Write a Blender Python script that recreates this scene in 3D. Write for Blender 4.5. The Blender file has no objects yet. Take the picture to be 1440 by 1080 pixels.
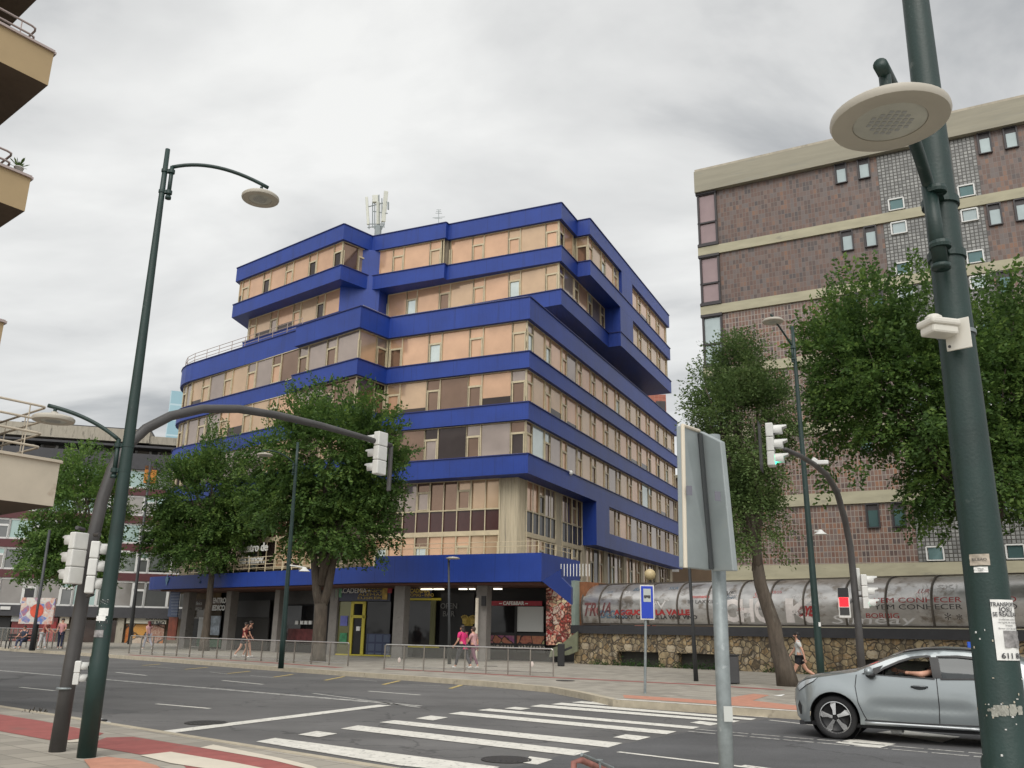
import bpy, bmesh, math, random
import numpy as np
from mathutils import Vector, Matrix, Euler
from mathutils.geometry import delaunay_2d_cdt
R=math.radians; PI=math.pi
SC=bpy.context.scene
COL=SC.collection
rng=random.Random(7)
# ---------------------------------------------------------------- camera
FPX=1237.9; PITCH=R(15.764); ROLL=R(1.0517); EYE=Vector((0,0,1.6))
cam_d=bpy.data.cameras.new('camera'); cam=bpy.data.objects.new('camera',cam_d); COL.objects.link(cam)
cam_d.sensor_width=36; cam_d.lens=FPX/1440*36; cam_d.clip_end=3000; cam_d.clip_start=.05
cr,sr=math.cos(ROLL),math.sin(ROLL); cp,sp=math.cos(PITCH),math.sin(PITCH)
def cw(u,v,w):  # camera right/up/forward comps -> world
    x=cr*u-sr*v; z=sr*u+cr*v
    return Vector((x,w*cp-z*sp,w*sp+z*cp))
rx,uy,fw=cw(1,0,0),cw(0,1,0),cw(0,0,1)
cam.matrix_world=Matrix(((rx.x,uy.x,-fw.x,EYE.x),(rx.y,uy.y,-fw.y,EYE.y),(rx.z,uy.z,-fw.z,EYE.z),(0,0,0,1)))
SC.camera=cam
def ray(px,py): return cw((px-720)/FPX,(540-py)/FPX,1)
def gr(px,py,z=0.0):
    d=ray(px,py); return EYE+d*((z-EYE.z)/d.z)
def at(px,py,r):
    d=ray(px,py); return EYE+d*(r/math.hypot(d.x,d.y))
def hv(deg): return Vector((math.sin(R(deg)),math.cos(R(deg)),0))
def onpl(px,py,pt,hd):
    d=ray(px,py); n=Vector((math.cos(R(hd)),-math.sin(R(hd)),0))
    return EYE+d*(((Vector((pt[0],pt[1],0))-EYE).dot(n))/d.dot(n))
# ---------------------------------------------------------------- materials
MATS={}
def mat(name,col,rough=.6,metal=0,var=0,vscale=3.0,bump=0,bscale=40,emit=None,spec=.5,coat=0,dirt=None,alpha=None,stretch=None):
    if name in MATS: return MATS[name]
    m=bpy.data.materials.new(name); m.use_nodes=True; nt=m.node_tree; N=nt.nodes; L=nt.links
    b=N['Principled BSDF']; b.inputs['Roughness'].default_value=rough; b.inputs['Metallic'].default_value=metal
    b.inputs['Specular IOR Level'].default_value=spec; b.inputs['Coat Weight'].default_value=coat; b.inputs['Coat Roughness'].default_value=.08
    b.inputs['Base Color'].default_value=(*col,1)
    tc=N.new('ShaderNodeTexCoord'); src=tc.outputs['Object']
    if stretch:
        mp=N.new('ShaderNodeMapping'); mp.inputs['Scale'].default_value=stretch; L.new(src,mp.inputs['Vector']); src=mp.outputs['Vector']
    cur=None
    if var:
        n=N.new('ShaderNodeTexNoise'); n.inputs['Scale'].default_value=vscale; n.inputs['Detail'].default_value=6; n.inputs['Roughness'].default_value=.6; L.new(src,n.inputs['Vector'])
        mr=N.new('ShaderNodeMapRange'); mr.inputs['From Min'].default_value=.3; mr.inputs['From Max'].default_value=.7
        mr.inputs['To Min'].default_value=1-var; mr.inputs['To Max'].default_value=1+var; L.new(n.outputs['Fac'],mr.inputs['Value'])
        vm=N.new('ShaderNodeVectorMath'); vm.operation='SCALE'; vm.inputs[0].default_value=col; L.new(mr.outputs['Result'],vm.inputs['Scale']); cur=vm.outputs[0]
    if dirt:
        dc,ds,th=dirt
        n=N.new('ShaderNodeTexNoise'); n.inputs['Scale'].default_value=ds; n.inputs['Detail'].default_value=8; n.inputs['Roughness'].default_value=.65; L.new(src,n.inputs['Vector'])
        mr=N.new('ShaderNodeMapRange'); mr.inputs['From Min'].default_value=th; mr.inputs['From Max'].default_value=th+.12; L.new(n.outputs['Fac'],mr.inputs['Value'])
        mx=N.new('ShaderNodeMix'); mx.data_type='RGBA'; L.new(mr.outputs['Result'],mx.inputs['Factor'])
        if cur: L.new(cur,mx.inputs['A'])
        else: mx.inputs['A'].default_value=(*col,1)
        mx.inputs['B'].default_value=(*dc,1); cur=mx.outputs['Result']
    if cur: L.new(cur,b.inputs['Base Color'])
    if bump:
        n=N.new('ShaderNodeTexNoise'); n.inputs['Scale'].default_value=bscale; n.inputs['Detail'].default_value=4; L.new(src,n.inputs['Vector'])
        bp=N.new('ShaderNodeBump'); bp.inputs['Strength'].default_value=bump; bp.inputs['Distance'].default_value=.02; L.new(n.outputs['Fac'],bp.inputs['Height']); L.new(bp.outputs['Normal'],b.inputs['Normal'])
    if emit:
        b.inputs['Emission Color'].default_value=(*emit[0],1); b.inputs['Emission Strength'].default_value=emit[1]
    MATS[name]=m; return m
def nodes_of(m): return m.node_tree.nodes,m.node_tree.links,m.node_tree.nodes['Principled BSDF']
def ribbed(name,col,rough,pitch=.18,strength=.5,grime=True):
    m=mat(name,col,rough,var=.15,vscale=.5); N,L,b=nodes_of(m)
    uv=N.new('ShaderNodeUVMap'); w=N.new('ShaderNodeTexWave'); w.bands_direction='X'; w.inputs['Scale'].default_value=1/pitch/6.2832*1.0*3.14159; L.new(uv.outputs['UV'],w.inputs['Vector'])
    bp=N.new('ShaderNodeBump'); bp.inputs['Strength'].default_value=strength; bp.inputs['Distance'].default_value=.01; L.new(w.outputs['Fac'],bp.inputs['Height']); L.new(bp.outputs['Normal'],b.inputs['Normal'])
    # thin panel seams + faint vertical runs
    sx=N.new('ShaderNodeSeparateXYZ'); L.new(uv.outputs['UV'],sx.inputs[0])
    md=N.new('ShaderNodeMath'); md.operation='FRACT'; dv=N.new('ShaderNodeMath'); dv.operation='MULTIPLY'; dv.inputs[1].default_value=1/3.0; L.new(sx.outputs['X'],dv.inputs[0]); L.new(dv.outputs[0],md.inputs[0])
    lt=N.new('ShaderNodeMath'); lt.operation='LESS_THAN'; lt.inputs[1].default_value=.012; L.new(md.outputs[0],lt.inputs[0])
    mp=N.new('ShaderNodeMapping'); mp.inputs['Scale'].default_value=(3.0,.12,1); L.new(uv.outputs['UV'],mp.inputs['Vector'])
    n=N.new('ShaderNodeTexNoise'); n.inputs['Scale'].default_value=1.5; n.inputs['Detail'].default_value=5; L.new(mp.outputs[0],n.inputs['Vector'])
    mr=N.new('ShaderNodeMapRange'); mr.inputs['From Min'].default_value=.55; mr.inputs['From Max'].default_value=.75; mr.inputs['To Max'].default_value=.5; L.new(n.outputs['Fac'],mr.inputs['Value'])
    ad=N.new('ShaderNodeMath'); ad.operation='MAXIMUM'; s2=N.new('ShaderNodeMath'); s2.operation='MULTIPLY'; s2.inputs[1].default_value=.6; L.new(lt.outputs[0],s2.inputs[0]); L.new(s2.outputs[0],ad.inputs[0]); L.new(mr.outputs['Result'],ad.inputs[1])
    mx=N.new('ShaderNodeMix'); mx.data_type='RGBA'; L.new(ad.outputs[0],mx.inputs['Factor'])
    prev=b.inputs['Base Color'].links[0].from_socket; L.new(prev,mx.inputs['A']); mx.inputs['B'].default_value=(col[0]*.45,col[1]*.45,col[2]*.45,1)
    L.new(mx.outputs['Result'],b.inputs['Base Color'])
    return m
def tilemat(name,cols,mortar,bw,bh,ms,rough=.6,offset=0.0,metal=0,bump=.3,mode='UV',nz=(.5,.9),rot=0,shift=.0):
    m=mat(name,cols[0],rough,metal); N,L,b=nodes_of(m)
    if mode=='UV': s=N.new('ShaderNodeUVMap').outputs['UV']
    else: s=N.new('ShaderNodeTexCoord').outputs['Object']
    if rot:
        mp=N.new('ShaderNodeMapping'); mp.inputs['Rotation'].default_value=(0,0,rot); L.new(s,mp.inputs['Vector']); s=mp.outputs[0]
    bt=N.new('ShaderNodeTexBrick'); bt.offset=offset; bt.squash=1; L.new(s,bt.inputs['Vector'])
    bt.inputs['Scale'].default_value=1; bt.inputs['Brick Width'].default_value=bw; bt.inputs['Row Height'].default_value=bh; bt.inputs['Mortar Size'].default_value=ms
    bt.inputs['Color1'].default_value=(0,0,0,1); bt.inputs['Color2'].default_value=(1,1,1,1); bt.inputs['Mortar'].default_value=(.5,.5,.5,1); bt.inputs['Mortar Smooth'].default_value=.3; bt.inputs['Bias'].default_value=0
    n=N.new('ShaderNodeTexNoise'); n.inputs['Scale'].default_value=nz[0]; n.inputs['Detail'].default_value=4; L.new(s,n.inputs['Vector'])
    ad=N.new('ShaderNodeMath'); ad.operation='ADD'; mu=N.new('ShaderNodeMath'); mu.operation='MULTIPLY_ADD'; mu.inputs[1].default_value=nz[1]; mu.inputs[2].default_value=-nz[1]/2+shift
    L.new(n.outputs['Fac'],mu.inputs[0]); L.new(bt.outputs['Color'],ad.inputs[0]); L.new(mu.outputs[0],ad.inputs[1])
    cr_=N.new('ShaderNodeValToRGB'); cr_.color_ramp.interpolation='LINEAR'
    el=cr_.color_ramp.elements
    while len(el)<len(cols): el.new(.5)
    for i,c in enumerate(cols): el[i].position=i/(len(cols)-1) if len(cols)>1 else 0; el[i].color=(*c,1)
    L.new(ad.outputs[0],cr_.inputs['Fac'])
    mx=N.new('ShaderNodeMix'); mx.data_type='RGBA'; L.new(bt.outputs['Fac'],mx.inputs['Factor']); L.new(cr_.outputs['Color'],mx.inputs['A']); mx.inputs['B'].default_value=(*mortar,1)
    L.new(mx.outputs['Result'],b.inputs['Base Color'])
    if bump:
        bp=N.new('ShaderNodeBump'); bp.invert=True; bp.inputs['Strength'].default_value=bump; bp.inputs['Distance'].default_value=.02; L.new(bt.outputs['Fac'],bp.inputs['Height']); L.new(bp.outputs['Normal'],b.inputs['Normal'])
    return m
def cellmat(name,cols,mortar,scale,edge=.06,rough=.85,stain=None,mode='Object',stretch=(1,1,1),rand=1.0,mixn=.25):
    m=mat(name,cols[0],rough); N,L,b=nodes_of(m)
    s=N.new('ShaderNodeUVMap').outputs['UV'] if mode=='UV' else N.new('ShaderNodeTexCoord').outputs['Object']
    nn=N.new('ShaderNodeTexNoise'); nn.inputs['Scale'].default_value=2.2; L.new(s,nn.inputs['Vector'])
    va=N.new('ShaderNodeVectorMath'); va.operation='MULTIPLY_ADD'; va.inputs[1].default_value=(.3,.3,.3); L.new(nn.outputs['Color'],va.inputs[0]); L.new(s,va.inputs[2])
    mp=N.new('ShaderNodeMapping'); mp.inputs['Scale'].default_value=stretch; L.new(va.outputs[0],mp.inputs['Vector'])
    v=N.new('ShaderNodeTexVoronoi'); v.inputs['Scale'].default_value=scale; v.inputs['Randomness'].default_value=rand; L.new(mp.outputs[0],v.inputs['Vector'])
    e=N.new('ShaderNodeTexVoronoi'); e.feature='DISTANCE_TO_EDGE'; e.inputs['Scale'].default_value=scale; e.inputs['Randomness'].default_value=rand; L.new(mp.outputs[0],e.inputs['Vector'])
    sx=N.new('ShaderNodeSeparateColor'); L.new(v.outputs['Color'],sx.inputs[0])
    n=N.new('ShaderNodeTexNoise'); n.inputs['Scale'].default_value=9; n.inputs['Detail'].default_value=6; L.new(s,n.inputs['Vector'])
    mu=N.new('ShaderNodeMath'); mu.operation='MULTIPLY_ADD'; mu.inputs[1].default_value=mixn*2; mu.inputs[2].default_value=-mixn; L.new(n.outputs['Fac'],mu.inputs[0])
    ad=N.new('ShaderNodeMath'); ad.operation='ADD'; L.new(sx.outputs[0],ad.inputs[0]); L.new(mu.outputs[0],ad.inputs[1])
    c=N.new('ShaderNodeValToRGB'); el=c.color_ramp.elements
    while len(el)<len(cols): el.new(.5)
    for i,k in enumerate(cols): el[i].position=i/(len(cols)-1); el[i].color=(*k,1)
    L.new(ad.outputs[0],c.inputs['Fac'])
    mr=N.new('ShaderNodeMapRange'); mr.inputs['From Min'].default_value=edge*.4; mr.inputs['From Max'].default_value=edge; mr.inputs['To Min'].default_value=1; mr.inputs['To Max'].default_value=0; L.new(e.outputs['Distance'],mr.inputs['Value'])
    mx=N.new('ShaderNodeMix'); mx.data_type='RGBA'; L.new(mr.outputs['Result'],mx.inputs['Factor']); L.new(c.outputs['Color'],mx.inputs['A']); mx.inputs['B'].default_value=(*mortar,1)
    out=mx.outputs['Result']
    if stain:
        mp2=N.new('ShaderNodeMapping'); mp2.inputs['Scale'].default_value=(2.2,.35,.35) if mode=='UV' else (2,2,.3); L.new(s,mp2.inputs['Vector'])
        n2=N.new('ShaderNodeTexNoise'); n2.inputs['Scale'].default_value=1.6; n2.inputs['Detail'].default_value=7; L.new(mp2.outputs[0],n2.inputs['Vector'])
        m2=N.new('ShaderNodeMapRange'); m2.inputs['From Min'].default_value=.46; m2.inputs['From Max'].default_value=.66; m2.inputs['To Max'].default_value=.85; L.new(n2.outputs['Fac'],m2.inputs['Value'])
        m3=N.new('ShaderNodeMix'); m3.data_type='RGBA'; L.new(m2.outputs['Result'],m3.inputs['Factor']); L.new(out,m3.inputs['A']); m3.inputs['B'].default_value=(*stain,1); out=m3.outputs['Result']
    L.new(out,b.inputs['Base Color'])
    bp=N.new('ShaderNodeBump'); bp.inputs['Strength'].default_value=.6; bp.inputs['Distance'].default_value=.04; L.new(e.outputs['Distance'],bp.inputs['Height']); L.new(bp.outputs['Normal'],b.inputs['Normal'])
    return m
# ---------------------------------------------------------------- object helpers
def tag(o,label=None,cat=None,group=None,kind=None):
    if label: o['label']=label
    if cat: o['category']=cat
    if group: o['group']=group
    if kind: o['kind']=kind
    return o
def thing(name,label,cat,loc=(0,0,0),rz=0,group=None):
    o=bpy.data.objects.new(name,None); COL.objects.link(o); o.location=loc; o.rotation_euler=(0,0,rz); o.empty_display_size=.3
    return tag(o,label,cat,group)
def chainmat(o):
    m=Matrix.Identity(4)
    while o is not None:
        m=(Matrix.Translation(o.location)@o.rotation_euler.to_matrix().to_4x4()@Matrix.Diagonal((*o.scale,1)))@m; o=o.parent
    return m
def copy_tree(o,parent=None):
    c=o.copy(); COL.objects.link(c); c.parent=parent
    for ch in [k for k in bpy.data.objects if k.parent is o]: copy_tree(ch,c)
    return c
class MB:
    def __init__(s): s.v=[]; s.f=[]; s.m=[]; s.uv=[]
    def add(s,vs,fs,mi=0,uvs=None):
        b=len(s.v); s.v+= [tuple(p) for p in vs]
        for i,f in enumerate(fs):
            s.f.append([b+k for k in f]); s.m.append(mi)
            s.uv.append(uvs[i] if uvs else None)
        return s
    def quad(s,a,b,c,d,mi=0):
        w=(Vector(b)-Vector(a)).length; h=(Vector(d)-Vector(a)).length
        return s.add([a,b,c,d],[(0,1,2,3)],mi,[[(0,0),(w,0),(w,h),(0,h)]])
    def obox(s,c,ax,ay,az,mi=0):  # half-vectors
        c=Vector(c);ax=Vector(ax);ay=Vector(ay);az=Vector(az)
        vs=[c+ax*i+ay*j+az*k for i,j,k in ((-1,-1,-1),(1,-1,-1),(1,1,-1),(-1,1,-1),(-1,-1,1),(1,-1,1),(1,1,1),(-1,1,1))]
        fs=[(0,3,2,1),(4,5,6,7),(0,1,5,4),(1,2,6,5),(2,3,7,6),(3,0,4,7)]
        if ax.cross(ay).dot(az)<0: fs=[f[::-1] for f in fs]
        uvs=[]
        for f in fs:
            w=(vs[f[1]]-vs[f[0]]).length; h=(vs[f[2]]-vs[f[1]]).length; uvs.append([(0,0),(w,0),(w,h),(0,h)])
        return s.add(vs,fs,mi,uvs)
    def box(s,x0,x1,y0,y1,z0,z1,mi=0):
        return s.obox(((x0+x1)/2,(y0+y1)/2,(z0+z1)/2),((x1-x0)/2,0,0),(0,(y1-y0)/2,0),(0,0,(z1-z0)/2),mi)
    def beam(s,a,b,w,h,up=(0,0,1),mi=0):
        a=Vector(a);b=Vector(b);d=(b-a); l=d.length
        if l<1e-6: return s
        d/=l; up=Vector(up)
        if abs(d.dot(up))>.99: up=Vector((1,0,0))
        sd=d.cross(up).normalized(); u2=sd.cross(d).normalized()
        return s.obox((a+b)/2,d*l/2,sd*w/2,u2*h/2,mi)
    def prism(s,pts,z0,z1,mi=0,mtop=None,mbot=None,closed=True):
        n=len(pts); area=sum(pts[i][0]*pts[(i+1)%n][1]-pts[(i+1)%n][0]*pts[i][1] for i in range(n))
        if area<0: pts=pts[::-1]
        vs=[(p[0],p[1],z0) for p in pts]+[(p[0],p[1],z1) for p in pts]; b=len(s.v); s.v+=vs; u=0
        for i in range(n):
            j=(i+1)%n; w=math.hypot(pts[j][0]-pts[i][0],pts[j][1]-pts[i][1])
            s.f.append([b+i,b+j,b+n+j,b+n+i]); s.m.append(mi); s.uv.append([(u,z0),(u+w,z0),(u+w,z1),(u,z1)]); u+=w
        s.f.append([b+n+i for i in range(n)]); s.m.append(mi if mtop is None else mtop); s.uv.append([(p[0],p[1]) for p in pts])
        s.f.append([b+i for i in range(n)][::-1]); s.m.append(mi if mbot is None else mbot); s.uv.append([(p[0],p[1]) for p in pts][::-1])
        return s
    def tube(s,path,rad,n=10,mi=0,cap=True):
        P=[Vector(p) for p in path]; 
        if not hasattr(rad,'__len__'): rad=[rad]*len(P)
        t=(P[1]-P[0]).normalized(); a=Vector((0,0,1)) if abs(t.z)<.9 else Vector((1,0,0)); nx=t.cross(a).normalized()
        b=len(s.v); u=0; us=[]
        for i,p in enumerate(P):
            if i>0: u+=(p-P[i-1]).length
            us.append(u)
            tt=((P[i+1] if i+1<len(P) else p)-(P[i-1] if i>0 else p)).normalized()
            nx=(nx-tt*nx.dot(tt)).normalized(); ny=tt.cross(nx)
            for k in range(n):
                q=2*PI*k/n; s.v.append(tuple(p+(nx*math.cos(q)+ny*math.sin(q))*rad[i]))
        for i in range(len(P)-1):
            for k in range(n):
                k2=(k+1)%n; r_=rad[i]*2*PI
                s.f.append([b+i*n+k,b+i*n+k2,b+(i+1)*n+k2,b+(i+1)*n+k]); s.m.append(mi)
                s.uv.append([(k/n*r_,us[i]),((k+1)/n*r_,us[i]),((k+1)/n*r_,us[i+1]),(k/n*r_,us[i+1])])
        if cap:
            s.f.append([b+k for k in range(n)][::-1]); s.m.append(mi); s.uv.append(None)
            e=b+(len(P)-1)*n; s.f.append([e+k for k in range(n)]); s.m.append(mi); s.uv.append(None)
        return s
    def lathe(s,prof,c=(0,0,0),axis=(0,0,1),n=24,mi=0):
        ax=Vector(axis).normalized(); a=Vector((1,0,0)) if abs(ax.x)<.9 else Vector((0,1,0)); x=(a-ax*a.dot(ax)).normalized(); y=ax.cross(x); c=Vector(c); b=len(s.v)
        for r,h in prof:
            for k in range(n):
                q=2*PI*k/n; s.v.append(tuple(c+ax*h+(x*math.cos(q)+y*math.sin(q))*r))
        for i in range(len(prof)-1):
            for k in range(n):
                k2=(k+1)%n; s.f.append([b+i*n+k,b+i*n+k2,b+(i+1)*n+k2,b+(i+1)*n+k]); s.m.append(mi); s.uv.append(None)
        if prof[0][0]>1e-4: s.f.append([b+k for k in range(n)][::-1]); s.m.append(mi); s.uv.append(None)
        e=b+(len(prof)-1)*n
        if prof[-1][0]>1e-4: s.f.append([e+k for k in range(n)]); s.m.append(mi); s.uv.append(None)
        return s
    def ell(s,c,r,n=12,mi=0,rot=None):
        b=len(s.v); m=n//2; c=Vector(c)
        for i in range(m+1):
            t=PI*i/m
            for k in range(n):
                q=2*PI*k/n; p=Vector((r[0]*math.sin(t)*math.cos(q),r[1]*math.sin(t)*math.sin(q),r[2]*math.cos(t)))
                if rot: p=rot@p
                s.v.append(tuple(c+p))
        for i in range(m):
            for k in range(n):
                k2=(k+1)%n; s.f.append([b+(i+1)*n+k,b+(i+1)*n+k2,b+i*n+k2,b+i*n+k]); s.m.append(mi); s.uv.append(None)
        return s
    def build(s,name,mats,parent=None,world=True,smooth=False,bevel=0,auto=None):
        me=bpy.data.meshes.new(name); inv=None
        vs=s.v
        if parent is not None and world:
            inv=chainmat(parent).inverted(); vs=[tuple(inv@Vector(p)) for p in vs]
        me.from_pydata(vs,[],s.f)
        if not isinstance(mats,(list,tuple)): mats=[mats]
        for m in mats: me.materials.append(m)
        me.polygons.foreach_set('material_index',s.m)
        if any(u for u in s.uv):
            ul=me.uv_layers.new(name='UVMap'); fl=[]
            for f,u in zip(s.f,s.uv):
                if u is None: fl+=[0,0]*len(f)
                else:
                    for t in u: fl+=[t[0],t[1]]
            ul.data.foreach_set('uv',fl)
        if smooth: me.polygons.foreach_set('use_smooth',[True]*len(me.polygons))
        me.update()
        if auto is not None or bevel:
            bm=bmesh.new(); bm.from_mesh(me)
            if bevel:
                es=[e for e in bm.edges if len(e.link_faces)==2 and e.calc_face_angle(0)>.6]
                bmesh.ops.bevel(bm,geom=es,offset=bevel,segments=2,affect='EDGES',profile=.5)
            if auto is not None:
                for f in bm.faces: f.smooth=True
                for e in bm.edges:
                    e.smooth = not (len(e.link_faces)==2 and e.calc_face_angle(0)>auto)
            bm.to_mesh(me); bm.free()
        o=bpy.data.objects.new(name,me); COL.objects.link(o)
        if parent is not None: o.parent=parent
        return o
def frompts(name,pts_faces,m,parent=None): pass
def textmesh(s,size,ext=.004,bold=0,spacing=1.0,align='CENTER'):
    c=bpy.data.curves.new('t','FONT'); c.body=s; c.size=size; c.extrude=ext; c.align_x=align; c.align_y='CENTER'; c.offset=bold; c.space_character=spacing; c.resolution_u=3
    o=bpy.data.objects.new('t',c); COL.objects.link(o); bpy.context.view_layer.update()
    me=bpy.data.meshes.new_from_object(o.evaluated_get(bpy.context.evaluated_depsgraph_get()))
    v=[x.co.copy() for x in me.vertices]; f=[list(p.vertices) for p in me.polygons]
    bpy.data.objects.remove(o); bpy.data.curves.remove(c); bpy.data.meshes.remove(me)
    return v,f
def addtext(mb,s,size,origin,right,up,mi=0,ext=.004,bold=0,spacing=1.0,align='CENTER',width=None):
    v,f=textmesh(s,size,ext,bold,spacing,align)
    if width and v:
        w=max(p.x for p in v)-min(p.x for p in v); k=width/w
        for p in v: p.x*=k
    o=Vector(origin); r=Vector(right).normalized(); u=Vector(up).normalized(); n=r.cross(u)
    mb.add([o+r*p.x+u*p.y+n*p.z for p in v],f,mi)
# ---------------------------------------------------------------- common materials
M_beige=mat('frame_beige',(.50,.43,.29),.5,var=.12,vscale=4)
M_green=mat('paint_dark_green',(.009,.029,.025),.48,var=.25,vscale=2.5,bump=.12,bscale=60,dirt=((.10,.12,.11),7,.66))
M_dgrey=mat('paint_warm_grey',(.060,.057,.056),.5,var=.2,vscale=3,bump=.1,bscale=50,dirt=((.16,.15,.14),9,.69))
M_galv=mat('galvanised_steel',(.235,.265,.27),.5,metal=.35,var=.22,vscale=14,bump=.05,dirt=((.42,.45,.46),22,.6))
M_white=mat('signal_white',(.60,.60,.575),.45,var=.08,vscale=6)
M_black=mat('matt_black',(.012,.012,.013),.55)
M_steel=mat('rail_steel',(.45,.44,.42),.35,metal=.8,var=.15,vscale=8)
M_conc=mat('concrete',(.38,.34,.27),.85,var=.18,vscale=2.5,bump=.2,bscale=30,dirt=((.22,.20,.16),1.8,.58),stretch=(1,1,.25))
M_cream=mat('cream_paint',(.62,.56,.46),.6,var=.08)
M_lens_grey=mat('lamp_lens',(.45,.45,.40),.3,var=.15,vscale=5)
M_lampshell=mat('lamp_shell',(.44,.41,.35),.5,var=.06)
M_skin=mat('skin',(.55,.30,.21),.5)
M_paper=mat('paper',(.75,.75,.73),.8,var=.06,vscale=10)
M_ink=mat('ink',(.05,.05,.055),.8)
# ================================================================= GROUND
def roadmat(name,col,crack=.5,fine=180):
    m=mat(name,col,.85); N,L,b=nodes_of(m); tc=N.new('ShaderNodeTexCoord').outputs['Object']
    n1=N.new('ShaderNodeTexNoise'); n1.inputs['Scale'].default_value=fine; n1.inputs['Detail'].default_value=3; L.new(tc,n1.inputs['Vector'])
    mp=N.new('ShaderNodeMapping'); mp.inputs['Rotation'].default_value=(0,0,R(39)); mp.inputs['Scale'].default_value=(.07,.6,1); L.new(tc,mp.inputs['Vector'])
    n2=N.new('ShaderNodeTexNoise'); n2.inputs['Scale'].default_value=1; n2.inputs['Detail'].default_value=5; L.new(mp.outputs[0],n2.inputs['Vector'])
    n3=N.new('ShaderNodeTexNoise'); n3.inputs['Scale'].default_value=.5; n3.inputs['Detail'].default_value=7; n3.inputs['Roughness'].default_value=.7; L.new(tc,n3.inputs['Vector'])
    def mr(s,lo,hi):
        k=N.new('ShaderNodeMapRange'); k.inputs['From Min'].default_value=.3; k.inputs['From Max'].default_value=.7; k.inputs['To Min'].default_value=lo; k.inputs['To Max'].default_value=hi; L.new(s,k.inputs['Value']); return k.outputs['Result']
    a=mr(n1.outputs['Fac'],.68,1.32); c=mr(n2.outputs['Fac'],.76,1.20); d=mr(n3.outputs['Fac'],.80,1.18)
    nw=N.new('ShaderNodeTexNoise'); nw.inputs['Scale'].default_value=1.3; nw.inputs['Detail'].default_value=4; L.new(tc,nw.inputs['Vector'])
    va=N.new('ShaderNodeVectorMath'); va.operation='MULTIPLY_ADD'; va.inputs[1].default_value=(1.6,1.6,0); L.new(nw.outputs['Color'],va.inputs[0]); L.new(tc,va.inputs[2])
    vo=N.new('ShaderNodeTexVoronoi'); vo.feature='DISTANCE_TO_EDGE'; vo.inputs['Scale'].default_value=.22; L.new(va.outputs[0],vo.inputs['Vector'])
    ck=N.new('ShaderNodeMapRange'); ck.inputs['From Min'].default_value=.002; ck.inputs['From Max'].default_value=.006; ck.inputs['To Min'].default_value=.62; ck.inputs['To Max'].default_value=1; L.new(vo.outputs['Distance'],ck.inputs['Value'])
    ns=N.new('ShaderNodeTexNoise'); ns.inputs['Scale'].default_value=2.3; ns.inputs['Detail'].default_value=3; L.new(tc,ns.inputs['Vector'])
    st_=N.new('ShaderNodeMapRange'); st_.inputs['From Min'].default_value=.66; st_.inputs['From Max'].default_value=.74; st_.inputs['To Min'].default_value=1; st_.inputs['To Max'].default_value=.78; L.new(ns.outputs['Fac'],st_.inputs['Value'])
    m5=N.new('ShaderNodeMath'); m5.operation='MULTIPLY'; L.new(ck.outputs['Result'],m5.inputs[0]); L.new(st_.outputs['Result'],m5.inputs[1])
    m6=N.new('ShaderNodeMath'); m6.operation='MULTIPLY'; L.new(d,m6.inputs[0]); L.new(m5.outputs[0],m6.inputs[1]); d=m6.outputs[0]
    x=N.new('ShaderNodeMath'); x.operation='MULTIPLY'; L.new(a,x.inputs[0]); L.new(c,x.inputs[1])
    y=N.new('ShaderNodeMath'); y.operation='MULTIPLY'; L.new(x.outputs[0],y.inputs[0]); L.new(d,y.inputs[1])
    v=N.new('ShaderNodeVectorMath'); v.operation='SCALE'; v.inputs[0].default_value=col; L.new(y.outputs[0],v.inputs['Scale']); L.new(v.outputs[0],b.inputs['Base Color'])
    bp=N.new('ShaderNodeBump'); bp.inputs['Strength'].default_value=.35; bp.inputs['Distance'].default_value=.01; L.new(n1.outputs['Fac'],bp.inputs['Height']); L.new(bp.outputs['Normal'],b.inputs['Normal'])
    return m
M_asph=roadmat('asphalt',(.118,.115,.112)); M_asph2=roadmat('asphalt_dark',(.088,.088,.090),fine=90)
M_pave=tilemat('paving_tiles',[(.25,.23,.195),(.31,.285,.24),(.36,.33,.28)],(.20,.185,.155),.4,.4,.012,.85,mode='Object',nz=(.35,1.1),rot=R(39.7),bump=.15)
M_kerb=mat('kerb_stone',(.42,.37,.28),.85,var=.15,vscale=5,dirt=((.25,.22,.17),4,.6))
M_red=mat('red_paving',(.30,.085,.075),.8,var=.15,vscale=5,dirt=((.22,.10,.085),2,.58))
M_orange=mat('tactile_orange',(.46,.22,.15),.85,var=.15,vscale=6)
M_line=mat('road_paint_white',(.66,.64,.58),.75,var=.12,vscale=4,dirt=((.30,.29,.27),11,.545))
M_line2=mat('road_paint_worn',(.42,.41,.38),.75,var=.2,vscale=4,dirt=((.17,.165,.16),10,.50))
M_yel=mat('road_paint_yellow',(.50,.38,.14),.75,var=.2,dirt=((.2,.18,.13),10,.52))
def slab(name,pts,z0,z1,m,**k):
    mb=MB(); mb.prism([(p[0],p[1]) for p in pts],z0,z1); return tag(mb.build(name,m),kind='structure',**k)
g=MB(); g.add([(-900,-300,-.012),(900,-300,-.012),(900,1500,-.012),(-900,1500,-.012)],[(0,1,2,3)]); tag(g.build('ground',M_asph),kind='structure')
nd=hv(-50.3)
NC=Vector((-2.34,11.6,0))
def nc(t,off=0): # along the near kerb (t metres to the far left), off towards the road
    n=Vector((-nd.y,nd.x,0)); n=n if n.y>0 else -n
    return NC+nd*t+n*off
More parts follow.
